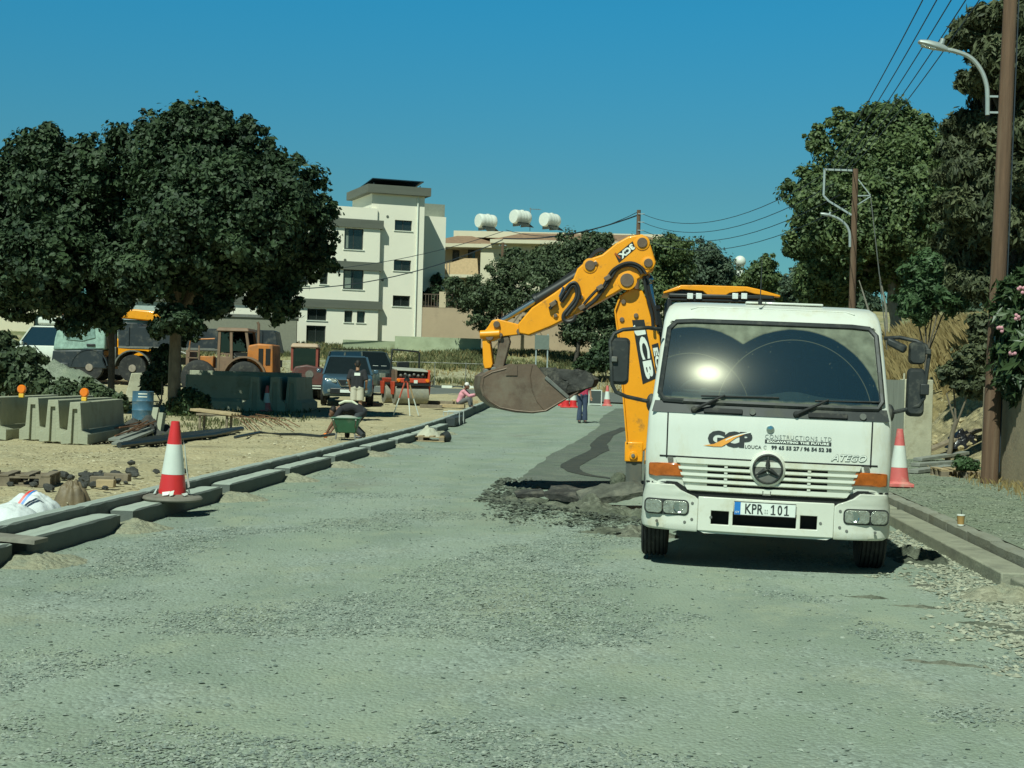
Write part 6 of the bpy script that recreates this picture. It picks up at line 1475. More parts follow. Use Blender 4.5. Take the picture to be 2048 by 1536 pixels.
# ------------------------------------------------------------------ buildings behind
m_wall=mat('render_white',(.84,.78,.64),.85,var=.02,scale=.6,dirt=(.74,.74,.60),damt=.06,dscale=.5)
m_band=mat('band_grey',(.12,.125,.10),.85,var=.12,scale=1.5,stretch=(.3,.3,2))
m_win=mat('window_dark',(.018,.024,.022),.08,var=.2,scale=2,spec=.8)
m_wfr=mat('window_frame_dark',(.04,.045,.04),.5)
m_sill=mat('sill_white',(.72,.74,.63),.8)
def wallframe(p0,ang):
    """local frame: x along the wall (away to the right), y into the wall, z up"""
    return Matrix.Translation(p0)@Matrix.Rotation(ang,4,'Z')
def facade(parent,M,W0,W1,Z0,Z1,wins,m,thick=.25,name='wall',glass=m_win):
    """wins: (x0,x1,z0,z1); real openings with frame, pane, sill"""
    xs_=sorted(set([W0,W1]+[v for w_ in wins for v in w_[:2]])); zs_=sorted(set([Z0,Z1]+[v for w_ in wins for v in w_[2:4]]))
    holes=set()
    for (a,b,c,d) in [w_[:4] for w_ in wins]:
        for i in range(len(xs_)-1):
            for j in range(len(zs_)-1):
                if a<=xs_[i]+1e-6 and xs_[i+1]<=b+1e-6 and c<=zs_[j]+1e-6 and zs_[j+1]<=d+1e-6: holes.add((i,j))
    q=MB(); q.M=M; q.panel(xs_,zs_,holes,0,thick); wl=q.build(name,m,parent)
    for w_ in wins:
        a,b,c,d=w_[:4]
        q=MB(); q.M=M; q.panel([a+.002,a+.07,b-.07,b-.002],[c+.002,c+.07,d-.07,d-.002],{(1,1)},.16,.22); wo=q.build('window',m_wfr,parent)
        if b-a>1.0: q=MB(); q.M=M; q.b2((a+b)/2-.03,(a+b)/2+.03,.165,.215,c+.07,d-.07); q.build('mullion',m_wfr,wo)
        q=MB(); q.M=M; q.b2(a+.06,b-.06,.20,.212,c+.06,d-.06); q.build('pane',glass,wo)
        q=MB(); q.M=M; q.b2(a-.08,b+.08,-.06,.12,c-.06,c-.002); q.build('sill',m_sill,wo)
    return wl
# White block: front wall plane runs right and away at about 33 degrees
A=rad(25)
Pc=at(757,600,110); Pc.z=0    # right end of the forward wing
ux=Vector((math.cos(A),math.sin(A),0)); uy=Vector((-math.sin(A),math.cos(A),0))
def hz(px,py,pl0):
    """point where a pixel meets the vertical plane through pl0 along ux"""
    d=ray(px,py); n=uy; t=(pl0-Vector((0,0,H))).dot(n)/d.dot(n); p=Vector((0,0,H))+d*t; return ((p-pl0).dot(ux),p.z)
WB=thing('apartment_building','tall white block with grey floor bands, dark windows and a rooftop solar panel','building',(Pc.x,Pc.y,gz(Pc.x,Pc.y)-1))
WBM=Matrix.Translation(-WB.location)
F1=wallframe(Vector((Pc.x,Pc.y,0)),A)        # forward wing wall
def r1(x0,y0,x1,y1):
    a=hz(x0,y0,Pc); b=hz(x1,y1,Pc); return (a[0],b[0],min(a[1],b[1]),max(a[1],b[1]))
zt=hz(757,452,Pc)[1]; z0=gz(Pc.x,Pc.y)-1
def rw(cx,cy,w,h):
    x,z=hz(cx,cy,Pc); return (x-w/2,x+w/2,z-h/2,z+h/2)
wins=[rw(708,478,1.45,1.55),rw(707,559,1.55,1.45),rw(597,549,1.5,1.45),rw(648,552,.6,1.2),rw(634,629,1.45,.85),rw(697,633,.62,.85),rw(722,634,.62,.85),rw(632,669,1.45,1.30)]
W0=-11.5
facade(WB,WBM@F1,W0,0,z0,zt,wins,m_wall)
# side return wall of the forward wing, facing right
dep=.5
q=MB(); q.M=WBM@F1; q.b2(-.25,0,.252,dep,z0,zt); q.build('wall',m_wall,WB)
q=MB(); q.M=WBM@F1; q.b2(W0,0,.252,9,zt-.12,zt-.002); q.build('roof',m_sill,WB)
q=MB(); q.M=WBM@F1; q.b2(W0,W0+.25,.252,9,z0,zt-.13); q.build('wall',m_wall,WB)
# bands, standing proud
def band(pyc,h,x0=W0-.2,x1=.22):
    z=hz(700,pyc,Pc)[1]; q=MB(); q.M=WBM@F1; q.b2(x0,x1,-.16,-.003,z-h/2,z+h/2); o=q.build('floor_band',m_band,WB); 
    q=MB(); q.M=WBM@F1; q.b2(.003,.22,-.0,dep-.01,z-h/2,z+h/2); q.build('floor_band',m_band,WB)
    return z
zb1=band(446,.62); band(531,.60); band(609,.60)
# set back parapet above the top band
q=MB(); q.M=WBM@F1; zp=hz(755,416,Pc)[1]; q.b2(W0+.2,-.15,.3,.5,zt,zp); q.b2(-.35,-.15,.501,dep,zt,zp); q.build('parapet',m_wall,WB)
# tower
Pt=Vector((Pc.x,Pc.y,0))+uy*dep
def rt(cx,cy,w,h):
    x,z=hz(cx,cy,Pt); return (x-w/2,x+w/2,z-h/2,z+h/2)
F2=wallframe(Pt,A)
xl=hz(742,480,Pt)[0]; xr=hz(847,500,Pt)[0]; ztt=hz(742,386,Pt)[1]
facade(WB,WBM@F2,xl,xr,z0,ztt,[rt(807,451,1.35,.78),rt(805,531,1.35,.80),rt(803,602,1.35,.80)],m_wall,name='tower_wall')
tw=5.5
q=MB(); q.M=WBM@F2; q.b2(xl,xl+.25,.253,tw,z0,ztt); q.b2(xr-.25,xr,.253,tw,z0,ztt); q.b2(xl,xr,tw+.002,tw+.25,z0,ztt); q.build('tower_wall',m_wall,WB)
q=MB(); q.M=WBM@F2; q.b2(xl-.45,xr+.35,-.45,tw+.4,ztt+.002,ztt+.62); q.build('roof_fascia',m_band,WB)
q=MB(); q.M=WBM@F2@Matrix.Translation(((xl+xr)/2,2.2,ztt+.95))@Matrix.Rotation(rad(-5),4,'X'); q.b2(-2.0,2.0,-2,2.0,-.03,.04); q.build('solar_panel',m_win,WB)
q=MB(); q.M=WBM@F2
for sx in (-1.8,1.8): q.bar(((xl+xr)/2+sx,.5,ztt+.6),((xl+xr)/2+sx,.5,ztt+.85),.06,.06); q.bar(((xl+xr)/2+sx,3.9,ztt+.6),((xl+xr)/2+sx,3.9,ztt+1.0),.06,.06)
q.build('panel_stand',m_steel,WB)
# pale curtains behind two windows, wall vents
for w_ in (wins[1],wins[0]):
    q=MB(); q.M=WBM@F1; q.b2(w_[0]+.12,w_[0]+(.62 if w_ is wins[1] else .35),.19,.198,w_[2]+.1,w_[3]-.1); q.build('curtain',mat('curtain_grey',(.20,.24,.20),.8,stretch=(14,14,.4),var=.3),WB)
for pl_,px,py in ((Pt,775,433),(Pt,765,560),(Pc,690,520)):
    x,z=hz(px,py,pl_); q=MB(); q.M=WBM@(F2 if pl_ is Pt else F1); q.lathe([(0,-.04),(.10,-.03),(.10,0)],(x,0,z),'y',12); q.build('vent',m_band,WB)
x,z=hz(842,500,Pt); q=MB(); q.M=WBM@F2; q.tube([(x-.35,-.09,z0+1),(x-.35,-.09,ztt)],.06,6); q.build('downpipe',m_sill,WB)
# low grey wing set back on the right and its screen wall
q=MB(); q.M=WBM@F2; ar=hz(893,408,Pt+uy*3); q.b2(xr+.0,ar[0],3,9,z0,hz(870,433,Pt+uy*3)[1]); q.build('rear_wing',m_wall,WB)
q=MB(); q.M=WBM@F2; q.b2(xr+.3,ar[0]+.2,4,8.5,hz(870,433,Pt+uy*3)[1]+.002,hz(870,405,Pt+uy*3)[1]); q.build('roof_room',mat('room_grey',(.24,.26,.21),.85),WB)
# garden wall in front of the white block
q=MB(); m_gw=mat('garden_wall',(.42,.46,.30),.9,var=.12,scale=1.2,dirt=(.30,.33,.20),damt=.3,dscale=1)
Y_=104
for k,(x0,x1,yt,yb_) in enumerate(((590,688,700,716),(686,790,679,712),(790,962,672,705))):
    a,b=at(x0,yt,Y_+k*.3),at(x1,yt-.5,Y_+2+k*.3); q=MB(); zb_=min(gz(a.x,a.y),gz(b.x,b.y))-.6
    c0=Vector((a.x,a.y,0)); q.hexa([Vector((0,0,zb_)),Vector((b.x-a.x,b.y-a.y,zb_)),Vector((b.x-a.x,b.y-a.y+.25,zb_)),Vector((0,.25,zb_)),Vector((0,0,a.z)),Vector((b.x-a.x,b.y-a.y,a.z)),Vector((b.x-a.x,b.y-a.y+.25,a.z)),Vector((0,.25,a.z))])
    o=q.build('garden_wall',m_gw,None); o.location=c0; tag(o,('low pale garden wall left of the step below the white block','middle stretch of pale garden wall under the white block windows','pale garden wall running right from the white block to the beige wall')[k],'wall')
# --- beige house with hipped tile roof and tanks
m_beige=mat('render_beige',(.52,.42,.28),.85,var=.05,scale=.8)
m_pale=mat('render_cream',(.62,.56,.41),.85,var=.04,scale=.8)
m_tile=mat('roof_tile',(.27,.165,.10),.85,var=.25,scale=3,bump=.6,bscale=6,stretch=(1,1,6))
m_teal=mat('shade_dark',(.05,.06,.055),.9)
HY=124
def hp(px,py,Y=HY): return at(px,py,Y)
hl=hp(862,480); hr=hp(1330,480); zb=gz(hl.x,HY)-1; ze=hp(1000,487).z
HB=thing('house','long beige two storey house with brown tiled roof and white water tanks on top','house',(hl.x,HY,zb))
HM=Matrix.Translation(-HB.location)
IH=Matrix.Identity(4)
def hx(px): return hp(px,480).x
FH=Matrix.Translation((0,HY,0))
def hw_(px0,px1,py0,py1,dy=0): 
    a=hp(px0,py0,HY+dy); b=hp(px1,py1,HY+dy); return (a.x,b.x,b.z,a.z)
# balcony bay (left), cream projecting bay (right)
facade(HB,HM@Matrix.Translation((0,HY+2.2,0)),hx(858),hx(965),zb,ze,[hw_(866,885,505,545,2.2),hw_(905,918,500,545,2.2),hw_(936,950,495,540,2.2)],m_beige)
facade(HB,HM@FH,hx(962),hx(1330),zb,ze,[hw_(1040,1062,520,560),hw_(1120,1146,520,560),hw_(1200,1226,520,560)],m_pale)
q=MB(); q.M=HM; q.b2(hx(962),hx(962)+.25,HY+.252,HY+10,zb,ze); q.b2(hx(858),hx(858)+.25,HY+2.46,HY+10,zb,ze); q.b2(hx(1330)-.25,hx(1330),HY+.252,HY+10,zb,ze); q.build('wall',m_beige,HB)
q=MB(); q.M=HM; z=hp(900,548).z; q.b2(hx(852),hx(960),HY+.2,HY+2.19,z-.25,z); bs=q.build('balcony',m_pale,HB)
q=MB(); q.M=HM; q.prism([(hx(852),z),(hx(852),z+.75),(hx(880),z+.75),(hx(905),z+1.0),(hx(930),z+1.35),(hx(955),z+1.35),(hx(958),z)],'y',HY+.2,HY+.35); q.build('parapet',mat('parapet_peach',(.60,.42,.24),.85),bs,fix=True)
for k in range(9):
    q=MB(); q.M=HM; xx=hx(853)+ (hx(900)-hx(853))*k/8; q.bar((xx,HY+.18,z),(xx,HY+.18,z+1.0),.04,.04); q.build('baluster',m_steel,bs)
def roofpart(x0,x1,y0,y1,z0_,z1_,inset,name='roof'):
    q=MB(); q.M=HM
    q.hexa([(x0,y0,z0_),(x1,y0,z0_),(x1,y1,z0_),(x0,y1,z0_),(x0+inset,y0+inset,z1_),(x1-inset,y0+inset,z1_),(x1-inset,y1-inset,z1_),(x0+inset,y1-inset,z1_)]); r=q.build(name,m_tile,HB)
    q=MB(); q.M=HM; q.b2(x0-.1,x1+.1,y0-.1,y1+.1,z0_-.30,z0_-.003); q.build('eaves',m_pale,r); return r
roofpart(hx(846),hx(1000),HY-.2,HY+11,hp(900,487).z,hp(900,466).z,2.6)
roofpart(hx(985),hx(1345),HY-1.0,HY+11,hp(1000,481).z+.005,hp(1000,462).z,2.4)
q=MB(); q.M=HM; q.b2(hx(900),hx(1330),HY+2.5,HY+9,hp(1000,470).z,hp(1000,457).z); q.build('roof_deck',m_pale,HB)
m_tank=mat('tank_white',(.70,.72,.64),.4,var=.04)
for k,(px,py) in enumerate(((972,443),(1041,435),(1100,441))):
    c=hp(px,py,HY+4); o=thing('water_tank','','water tank',(c.x,c.y,c.z-.78),rad(40+6*k))
    tag(o,('white ribbed water tank on the beige roof, leftmost of the three','white water tank on the beige roof beside the aerial, set highest of three','white water tank on the beige roof nearest the utility pole')[k])
    q=MB(); q.lathe([(0,-.84),(.55,-.82),(.60,-.70)]+[v for s in (-.32,0,.32) for v in ((.60,s-.12),(.585,s-.05),(.585,s+.05),(.60,s+.12))]+[(.60,.70),(.55,.82),(0,.84)],(0,0,.80),'x',22); q.build('tank',m_tank,o,fix=True)
    q=MB(); q.cyl((.2,0,1.3),(.2,0,1.44),.16); q.build('cap',m_tank,o)
    for s in (-.45,.45): q=MB(); q.b2(s-.06,s+.06,-.4,.4,.0,.32); q.build('cradle',m_steel,o)
    q=MB(); q.box((.0,-.6,.15),(1.3,.9,.05),(rad(30),0,0)); q.build('collector',m_win,o)
c=hp(1060,455,HY+5); o=thing('aerial','thin television aerial mast standing between the roof water tanks','aerial',(c.x,c.y,c.z-.3))
q=MB(); q.bar((0,0,0),(0,0,2.0),.05,.05); q.build('mast',m_steel,o); q=MB(); q.bar((-.1,0,1.9),(.9,0,1.85),.04,.04); 
for k in range(4): q.bar((.1+.2*k,-.3,1.88),(.1+.2*k,.3,1.88),.03,.03)
q.build('antenna',m_steel,o)
# retaining wall with railings below the house
RY=112
def rp(px,py): return at(px,py,RY)
a,b=rp(843,668),rp(1180,668); zt_=rp(1000,618).z
o=thing('retaining_wall','tall plain pinkish wall with railings on top below the beige house','wall',(a.x,RY,gz(a.x,RY)-1)); OM=Matrix.Translation(-o.location)
q=MB(); q.M=OM; q.b2(a.x,b.x,RY,RY+.4,a.z-1.2,zt_); q.build('wall',mat('wall_pinkish',(.40,.30,.20),.9,var=.07,scale=.7,dirt=(.30,.22,.15),damt=.2,dscale=.6),o)
q=MB(); q.M=OM
for px in (885,1003,1090,1178): c=rp(px,600); q.b2(c.x-.25,c.x+.25,RY-.02,RY+.42,zt_,zt_+1.2)
q.build('pier',m_beige,o)
m_rail=mat('railing_brown',(.09,.06,.04),.6)
q=MB(); q.M=OM
for k in range(int((b.x-a.x)/.22)): q.bar((a.x+.22*k,RY+.2,zt_),(a.x+.22*k,RY+.2,zt_+1.0),.05,.05)
q.bar((a.x,RY+.2,zt_+1.0),(b.x,RY+.2,zt_+1.0),.07,.07); q.bar((a.x,RY+.2,zt_+.1),(b.x,RY+.2,zt_+.1),.06,.06); q.build('railing',m_rail,o)
# --- buildings glimpsed under the left tree
p=at(560,690,100); o=thing('shed','plain grey walled shed beside the white block, behind the loader','shed',(p.x-3.2,100,gz(p.x,100)-.6),rad(12)); 
q=MB(); q.b2(-4,4.2,0,5,0,hp(560,636,100).z-gz(p.x,100)+.6); q.build('wall',mat('shed_grey',(.20,.195,.15),.9,var=.1),o); q=MB(); q.b2(-4.1,4.3,-.1,5.1,hp(560,636,100).z-gz(p.x,100)+.602,hp(560,636,100).z-gz(p.x,100)+.8); q.build('roof',m_steel,o)
for k,(px,py,Y,w,h,m__,lab) in enumerate(((440,640,118,9,7,m_wall,'pale house with a white domed roof behind the orange loader'),(250,620,125,12,8,mat('render_grey',(.36,.42,.40),.9),'pale grey house glimpsed beneath the left tree behind the tipper lorry'),(40,640,120,11,6.5,m_pale,'cream house glimpsed under the foliage at the far left'))):
    p=at(px,py,Y); z=gz(p.x,Y)-.5; o=thing('house',lab,'house',(p.x,Y,z),rad(10)); hh=h+ (1 if k==0 else 0)
    hh=at(px,600 if k else 628,Y).z-z
    facade(o,IH,-w/2,w/2,0,hh,[(-w*.3,-w*.3+1.4,hh-2.4,hh-1.1),(w*.1,w*.1+1.4,hh-2.4,hh-1.1)],m__); q=MB(); q.b2(-w/2,w/2,.26,7,0,hh-.01); q.build('wall',m__,o); q=MB(); q.b2(-w/2-.3,w/2+.3,-.3,7.3,hh+.002,hh+.3); q.build('roof',m_band,o)
    if k==0: q=MB(); q.lathe([(1.4,0),(1.3,.6),(.9,1.2),(.3,1.6),(0,1.7)],(0,2,hh+.3),'z',20); q.build('dome',m_tank,o)
# --- yellow house far right of the digger roof; ball shaped tank
p=at(1600,600,135); o=thing('house','small sunlit yellow house far off to the right above the lorry roof','house',(p.x,135,gz(p.x,135)-3))
hh=at(1600,574,135).z-(gz(p.x,135)-3)
facade(o,IH,-4,4,0,hh,[(-2.5,-1.2,hh-2.0,hh-.9),(1,2.3,hh-2.0,hh-.9)],mat('render_yellow',(.62,.48,.24),.85)); q=MB(); q.b2(-4,4,.26,6,0,hh-.01); q.build('wall',m_pale,o); q=MB(); q.b2(-4.2,4.2,-.2,6.2,hh+.002,hh+.25); q.build('roof',m_pale,o)
c=at(1480,523,130); o=thing('ball_tank','white ball shaped water tank on a stand above the far trees','water tank',(c.x,130,c.z-2.6))
q=MB(); q.ball((0,0,2.6),.50,20,14); q.build('tank',m_tank,o)
q=MB(); q.b2(-.34,.34,-.3,.3,1.1,2.0); q.build('box',m_tank,o,bevel=.03)
for sx in (-.3,.3):
    for sy in (-.25,.25): q=MB(); q.bar((sx,sy,-3),(sx,sy,2.3),.06,.06); q.build('leg',m_steel,o)
# ------------------------------------------------------------------ trees, bushes, dry grass
def leaves(blobs,n,size,seed,clumps=26,csig=.20,inner=.25,droop=0,elong=1.7,flat=.0):
    """many small leaf faces gathered in clumps on the surface of a set of lobes. blobs: (centre, (rx,ry,rz))"""
    rg=np.random.default_rng(seed)
    cs=np.array([b[0] for b in blobs],float); rs=np.array([b[1] for b in blobs],float)
    area=(rs[:,0]*rs[:,1]+rs[:,0]*rs[:,2]+rs[:,1]*rs[:,2]); prob=area/area.sum()
    # clump centres
    K=int(clumps*len(blobs)); bi=rg.choice(len(blobs),K,p=prob)
    d=rg.normal(size=(K,3)); d/=np.linalg.norm(d,axis=1)[:,None]
    rr=1-rg.random(K)**2*.45; rr*=1+rg.normal(0,.15,K)
    cc=cs[bi]+d*rs[bi]*rr[:,None]; cw=(rg.random(K)+.3); cw/=cw.sum()
    cr=csig*(0.6+.8*rg.random(K))*rs[bi].mean(axis=1)
    tf=rg.random(K)<.28; cc[tf]=cs[bi[tf]]+d[tf]*rs[bi[tf]]*(1.0+.16*rg.random(tf.sum()))[:,None]; cr[tf]*=.5; cw[tf]*=.45; cw/=cw.sum()
    ni=int(n*inner); ns=n-ni
    k=rg.choice(K,ns,p=cw); off=rg.normal(size=(ns,3)); 
    P1=cc[k]+off*cr[k][:,None]*np.array([1,1,.8]); N1=d[k]*.6+off*.35
    b2=rg.choice(len(blobs),ni,p=prob); d2=rg.normal(size=(ni,3)); d2/=np.linalg.norm(d2,axis=1)[:,None]
    P2=cs[b2]+d2*rs[b2]*(rg.random(ni)**.4*.92)[:,None]; N2=d2
    P=np.concatenate([P1,P2]); N=np.concatenate([N1,N2]); N=N+rg.normal(size=N.shape)*.55+np.array([0,0,.35]); N/=np.linalg.norm(N,axis=1)[:,None]
    T=np.cross(N,rg.normal(size=N.shape)); T[:,2]-=droop; T-=N*(T*N).sum(1)[:,None]; T/=np.linalg.norm(T,axis=1)[:,None]; B=np.cross(N,T)
    s=size*(.55+.9*rg.random(len(P)))[:,None]
    a=P-T*s*elong*.5; b=P+B*s*.5+N*s*.08; c=P+T*s*elong*.5; e=P-B*s*.5+N*s*.08
    V=np.stack([a,b,c,e],1).reshape(-1,3); F=np.arange(len(V)).reshape(-1,4)
    return V,F
m_bark=mat('bark_grey',(.15,.125,.09),.95,var=.35,scale=8,bump=.9,bscale=14,stretch=(1,1,.3))
m_barkd=mat('bark_dark',(.06,.05,.04),.95,var=.35,scale=8)
def tree(name,label,base,blobs,n,size,m,seed,trunk_r,fork=None,group=None,bark=None,limbs=7,cat='tree',**kw):
    o=thing(name,label,cat,base,0,group); b0=Vector(base)
    loc=[(Vector(c)-b0,r) for c,r in blobs]
    V,F=leaves([(tuple(c),r) for c,r in loc],n,size,seed,**kw); npmesh('crown',V,F,m,o)
    random.seed(seed); q=MB(); top=sum((c for c,r in loc),Vector())/len(loc)
    fk=Vector(fork)-b0 if fork is not None else Vector((top.x*.4,top.y*.4,top.z*.42))
    w_=lambda s:Vector((random.uniform(-s,s),random.uniform(-s,s),random.uniform(-s,s)*.4))
    q.tube([(0,0,-.3),(0,0,.02),fk*.3+w_(trunk_r*.3),fk*.65+w_(trunk_r*.4),fk],[trunk_r*1.5,trunk_r*1.15,trunk_r,trunk_r*.92,trunk_r*.85],10)
    q.build('trunk',bark or m_bark,o)
    for c,r in loc[:limbs]:
        q=MB(); p1=fk.lerp(c,.4)+w_(.25)+Vector((0,0,.15)); p2=fk.lerp(c,.75)+w_(.25); q.tube([fk-Vector((0,0,.1)),p1,p2,c+Vector((0,0,r[2]*.4))],[trunk_r*.46,trunk_r*.34,trunk_r*.22,trunk_r*.08],7); q.build('limb',bark or m_bark,o)
    return o
def pb(px,py,Y,rpx,ry=None,rz=None,dY=0):
    """crown lobe seen at a pixel, its radius given in pixels"""
    c=at(px,py,Y+dY); k=(Y+dY)/FPX; return ((c.x,c.y,c.z),(rpx*k,(ry or rpx)*k,(rz or rpx)*k))
m_carob=leafmat('leaf_dark_green',(.010,.024,.014),(.066,.105,.044),.6,.16)
m_olive=leafmat('leaf_olive',(.034,.056,.030),(.115,.150,.072),.55,.2)
m_mid=leafmat('leaf_mid_green',(.038,.070,.030),(.165,.215,.080),.5,.25)
m_acac=leafmat('leaf_fine_green',(.045,.085,.035),(.10,.17,.07),.5,.25)
m_con=leafmat('leaf_conifer',(.024,.034,.018),(.135,.150,.070),.6,.1)
m_far=leafmat('leaf_far',(.045,.072,.048),(.11,.15,.09),.6,.15)
m_ole=leafmat('leaf_oleander',(.025,.045,.02),(.085,.13,.05),.4,.15)
TY=44
# big dark tree on the left: trunk at 350,815
b=at(350,818,TY); base=(b.x,TY,gz(b.x,TY))
bl=[pb(*t) for t in ((330,330,TY,95),(400,300,TY,85),(480,310,TY,72,None,66,1),(560,395,TY,80,None,None,-1),(600,455,TY,66),(610,520,TY,52,None,45,1),(480,440,TY,110,None,None,-2),(370,450,TY,110,None,None,-2),(280,420,TY,90,None,None,1),(440,540,TY,75,None,60,-1),(540,560,TY,70,None,55,1),(350,560,TY,70,None,55,2),(290,540,TY,80,None,60,-2),(300,270,TY,48,None,None,1),(500,265,TY,32),(430,255,TY,45),(375,248,TY,38),(640,420,TY,34,None,30,1),(575,330,TY,34,None,26,0),(560,610,TY,42,None,38,0),(430,610,TY,40,None,32,-1),(385,650,TY,28,None,42,2),(645,500,TY,26,None,30),(250,290,TY,34),(345,640,TY,40,None,30,-2),(318,655,TY,30,None,26,-1),(372,640,TY,34,None,30,-2))]
tree('broadleaf_tree','big round dark tree rising from the verge beside the blue drum',base,bl,150000,.095,m_carob,21,.19,fork=at(352,635,TY),limbs=7,clumps=48,csig=.115,inner=.16)
TY2=43.5
b=at(222,775,TY2); base=(b.x,TY2,gz(b.x,TY2))
bl=[pb(*t) for t in ((90,330,TY2,70),(40,400,TY2,85),(140,400,TY2,90),(200,330,TY2,60),(-40,480,TY2,100),(70,520,TY2,100,None,80,-2),(180,500,TY2,90,None,80,1),(240,540,TY2,70),(120,600,TY2,65,None,48,-1),(200,620,TY2,52,None,42),(20,590,TY2,60,None,50),(-60,590,TY2,70,None,55),(100,275,TY2,34),(70,300,TY2,36),(140,320,TY2,40),(230,600,TY2,40),(-70,400,TY2,70),(150,655,TY2,34,None,26,-1),(5,330,TY2,34))]
tree('broadleaf_tree','dark spreading tree at the left photo edge, in front of the tipper lorry',base,bl,115000,.10,m_carob,22,.10,fork=at(222,640,TY2),limbs=9,clumps=48,csig=.115,inner=.16,bark=m_barkd)
# right side: tall mixed tree on the slope
RY2=66
b=at(1792,640,RY2); base=(b.x,RY2,gz(b.x,RY2)-.1)
bl=[pb(*t) for t in ((1720,330,RY2,75),(1790,290,RY2,70),(1850,330,RY2,80),(1640,400,RY2,60),(1700,440,RY2,85,None,None,-2),(1800,420,RY2,95,None,None,-2),(1870,440,RY2,80),(1620,480,RY2,45),(1660,530,RY2,62),(1740,520,RY2,70,None,60,1),(1820,510,RY2,70),(1600,380,RY2,26,None,18),(1635,285,RY2,26,None,30),(1690,260,RY2,36,None,40),(1760,235,RY2,36,None,34),(1625,570,RY2,40,None,36),(1665,590,RY2,38,None,26,1),(1575,372,RY2,18,None,10),(1830,250,RY2,34),(1590,500,RY2,22))]
tree('broadleaf_tree','tall green tree on the right slope behind the short pole with street lamp',base,bl,170000,.115,m_mid,23,.24,fork=at(1786,560,RY2),limbs=10,clumps=55,csig=.13,bark=mat('bark_pale',(.22,.20,.16),.95,var=.3,scale=6))
for k,(px,py,Y,lean) in enumerate(((1752,655,63,-34),(1815,650,63,26),(1775,665,63,-16),(1835,655,64,30))):
    p=at(px,py,Y); p.z=gz(p.x,Y); t=at(px+lean,py-95-10*k,Y)
    stick('bare_branch','bare grey branch leaning out of the scrub under the tall right tree','branch',[p,p.lerp(t,.5)+Vector((.1,0,.1)),t],[.07,.05,.02],MATS['bark_pale'],6,'bare grey branches under the tall right tree')
# finer light green shrub tree in front
AY=44
b=at(1850,650,AY); base=(b.x,AY,gz(b.x,AY))
tree('shrub','light green feathery shrub on the dry slope right of the lorry',base,[pb(*t) for t in ((1850,560,AY,44),(1890,575,AY,42),(1825,600,AY,32),(1870,535,AY,34),(1900,545,AY,30),(1840,622,AY,26))],26000,.07,m_acac,24,.06,cat='shrub',clumps=30,csig=.18,elong=3)
# dark conifer at the right edge
CY_=36
b=at(2020,700,CY_); base=(b.x,CY_,gz(b.x,CY_))
bl=[]
rg=random.Random(4)
for t in ((1975,40,48),(2040,30,60),(1935,75,40),(2000,110,60),(2070,130,80),(1965,160,44),(2020,190,62),(1930,250,40),(1985,270,62),(2060,280,80),(1905,300,34),(1940,340,56),(2010,370,72),(1925,420,52),(1990,450,70),(2060,430,80),(1905,480,36),(1960,510,62),(2040,530,70),(2010,580,60),(1925,560,40),(2075,220,60),(2060,600,60)):
    bl.append(pb(t[0],t[1],CY_,t[2],None,t[2]*.62,rg.uniform(-1.2,1.2)))
tree('conifer','tall dark conifer filling the right edge of the photo behind the near wooden pole',base,bl,150000,.070,m_con,25,.22,fork=at(2022,350,CY_),limbs=12,clumps=60,csig=.13,droop=1.2,elong=3,bark=m_barkd)
# oleander with pink flowers over the right wall
OY=23.5
b=at(2035,790,OY); base=(b.x+.3,OY+.6,gz(b.x,OY)+.2)
bl=[pb(*t) for t in ((2030,640,OY,40),(2050,700,OY,50),(2020,590,OY,28),(2075,640,OY,50),(2040,760,OY,36),(2080,740,OY,50),(2060,580,OY,34))]
ol=tree('oleander','oleander bush with pink flowers hanging over the right wall by the near pole',base,bl,14000,.075,m_ole,26,.05,limbs=5,cat='shrub',clumps=30,csig=.2,elong=3.2)
m_pink=mat('flower_pink',(.62,.30,.34),.7,var=.15,scale=30)
for k,(px,py) in enumerate(((2043,580),(2034,633),(2001,660),(2026,705))):
    c=at(px,py,OY-.45)-Vector(base); q=MB()
    for j in range(5): q.ball(c+Vector((random.uniform(-.04,.04),random.uniform(-.03,.03),random.uniform(-.04,.04))),.028,7,5)
    q.build('flower',m_pink,ol)
# middle distance trees below the beige house, and the far row
mids=[((1000,695),103,[(960,590,40),(925,600,28),(1000,600,44),(1010,545,34),(1050,540,32),(1060,595,36),(1030,510,22),(965,640,26),(1085,515,32),(905,570,18)],26000,.12,m_olive,'olive green tree in front of the beige wall, left of the digger arm'),
 ((1150,690),100,[(1135,505,40),(1180,495,40),(1110,550,50),(1170,560,60),(1220,540,55),(1190,620,55),(1160,650,45),(1215,680,40),(1230,600,44),(1205,482,24)],44000,.125,m_olive,'dark olive tree straight behind the raised digger arm'),
 ((1300,640),118,[(1290,520,50),(1330,550,55),(1340,500,40),(1260,560,50),(1310,590,50)],40000,.14,m_mid,'green tree to the right of the digger elbow, in front of the far pole'),
 ((1410,640),126,[(1400,530,50),(1440,555,42),(1370,560,42),(1420,505,26),(1400,590,50)],34000,.15,m_far,'rounded grey green tree behind the digger roof'),
 ((1520,640),122,[(1520,550,34),(1500,580,36),(1545,585,30),(1530,525,18),(1555,560,16)],22000,.14,m_mid,'pointed bright green tree beside the white ball tank'),
 ((1650,640),96,[(1610,560,40),(1640,590,45),(1690,600,50),(1590,600,26)],12000,.2,m_far,'low dark tree showing between the lorry roof and the right pole'),
 ((845,660),115,[(868,590,20),(862,630,22),(872,560,14)],5000,.17,m_carob,'narrow dark tree in the gap right of the white block')]
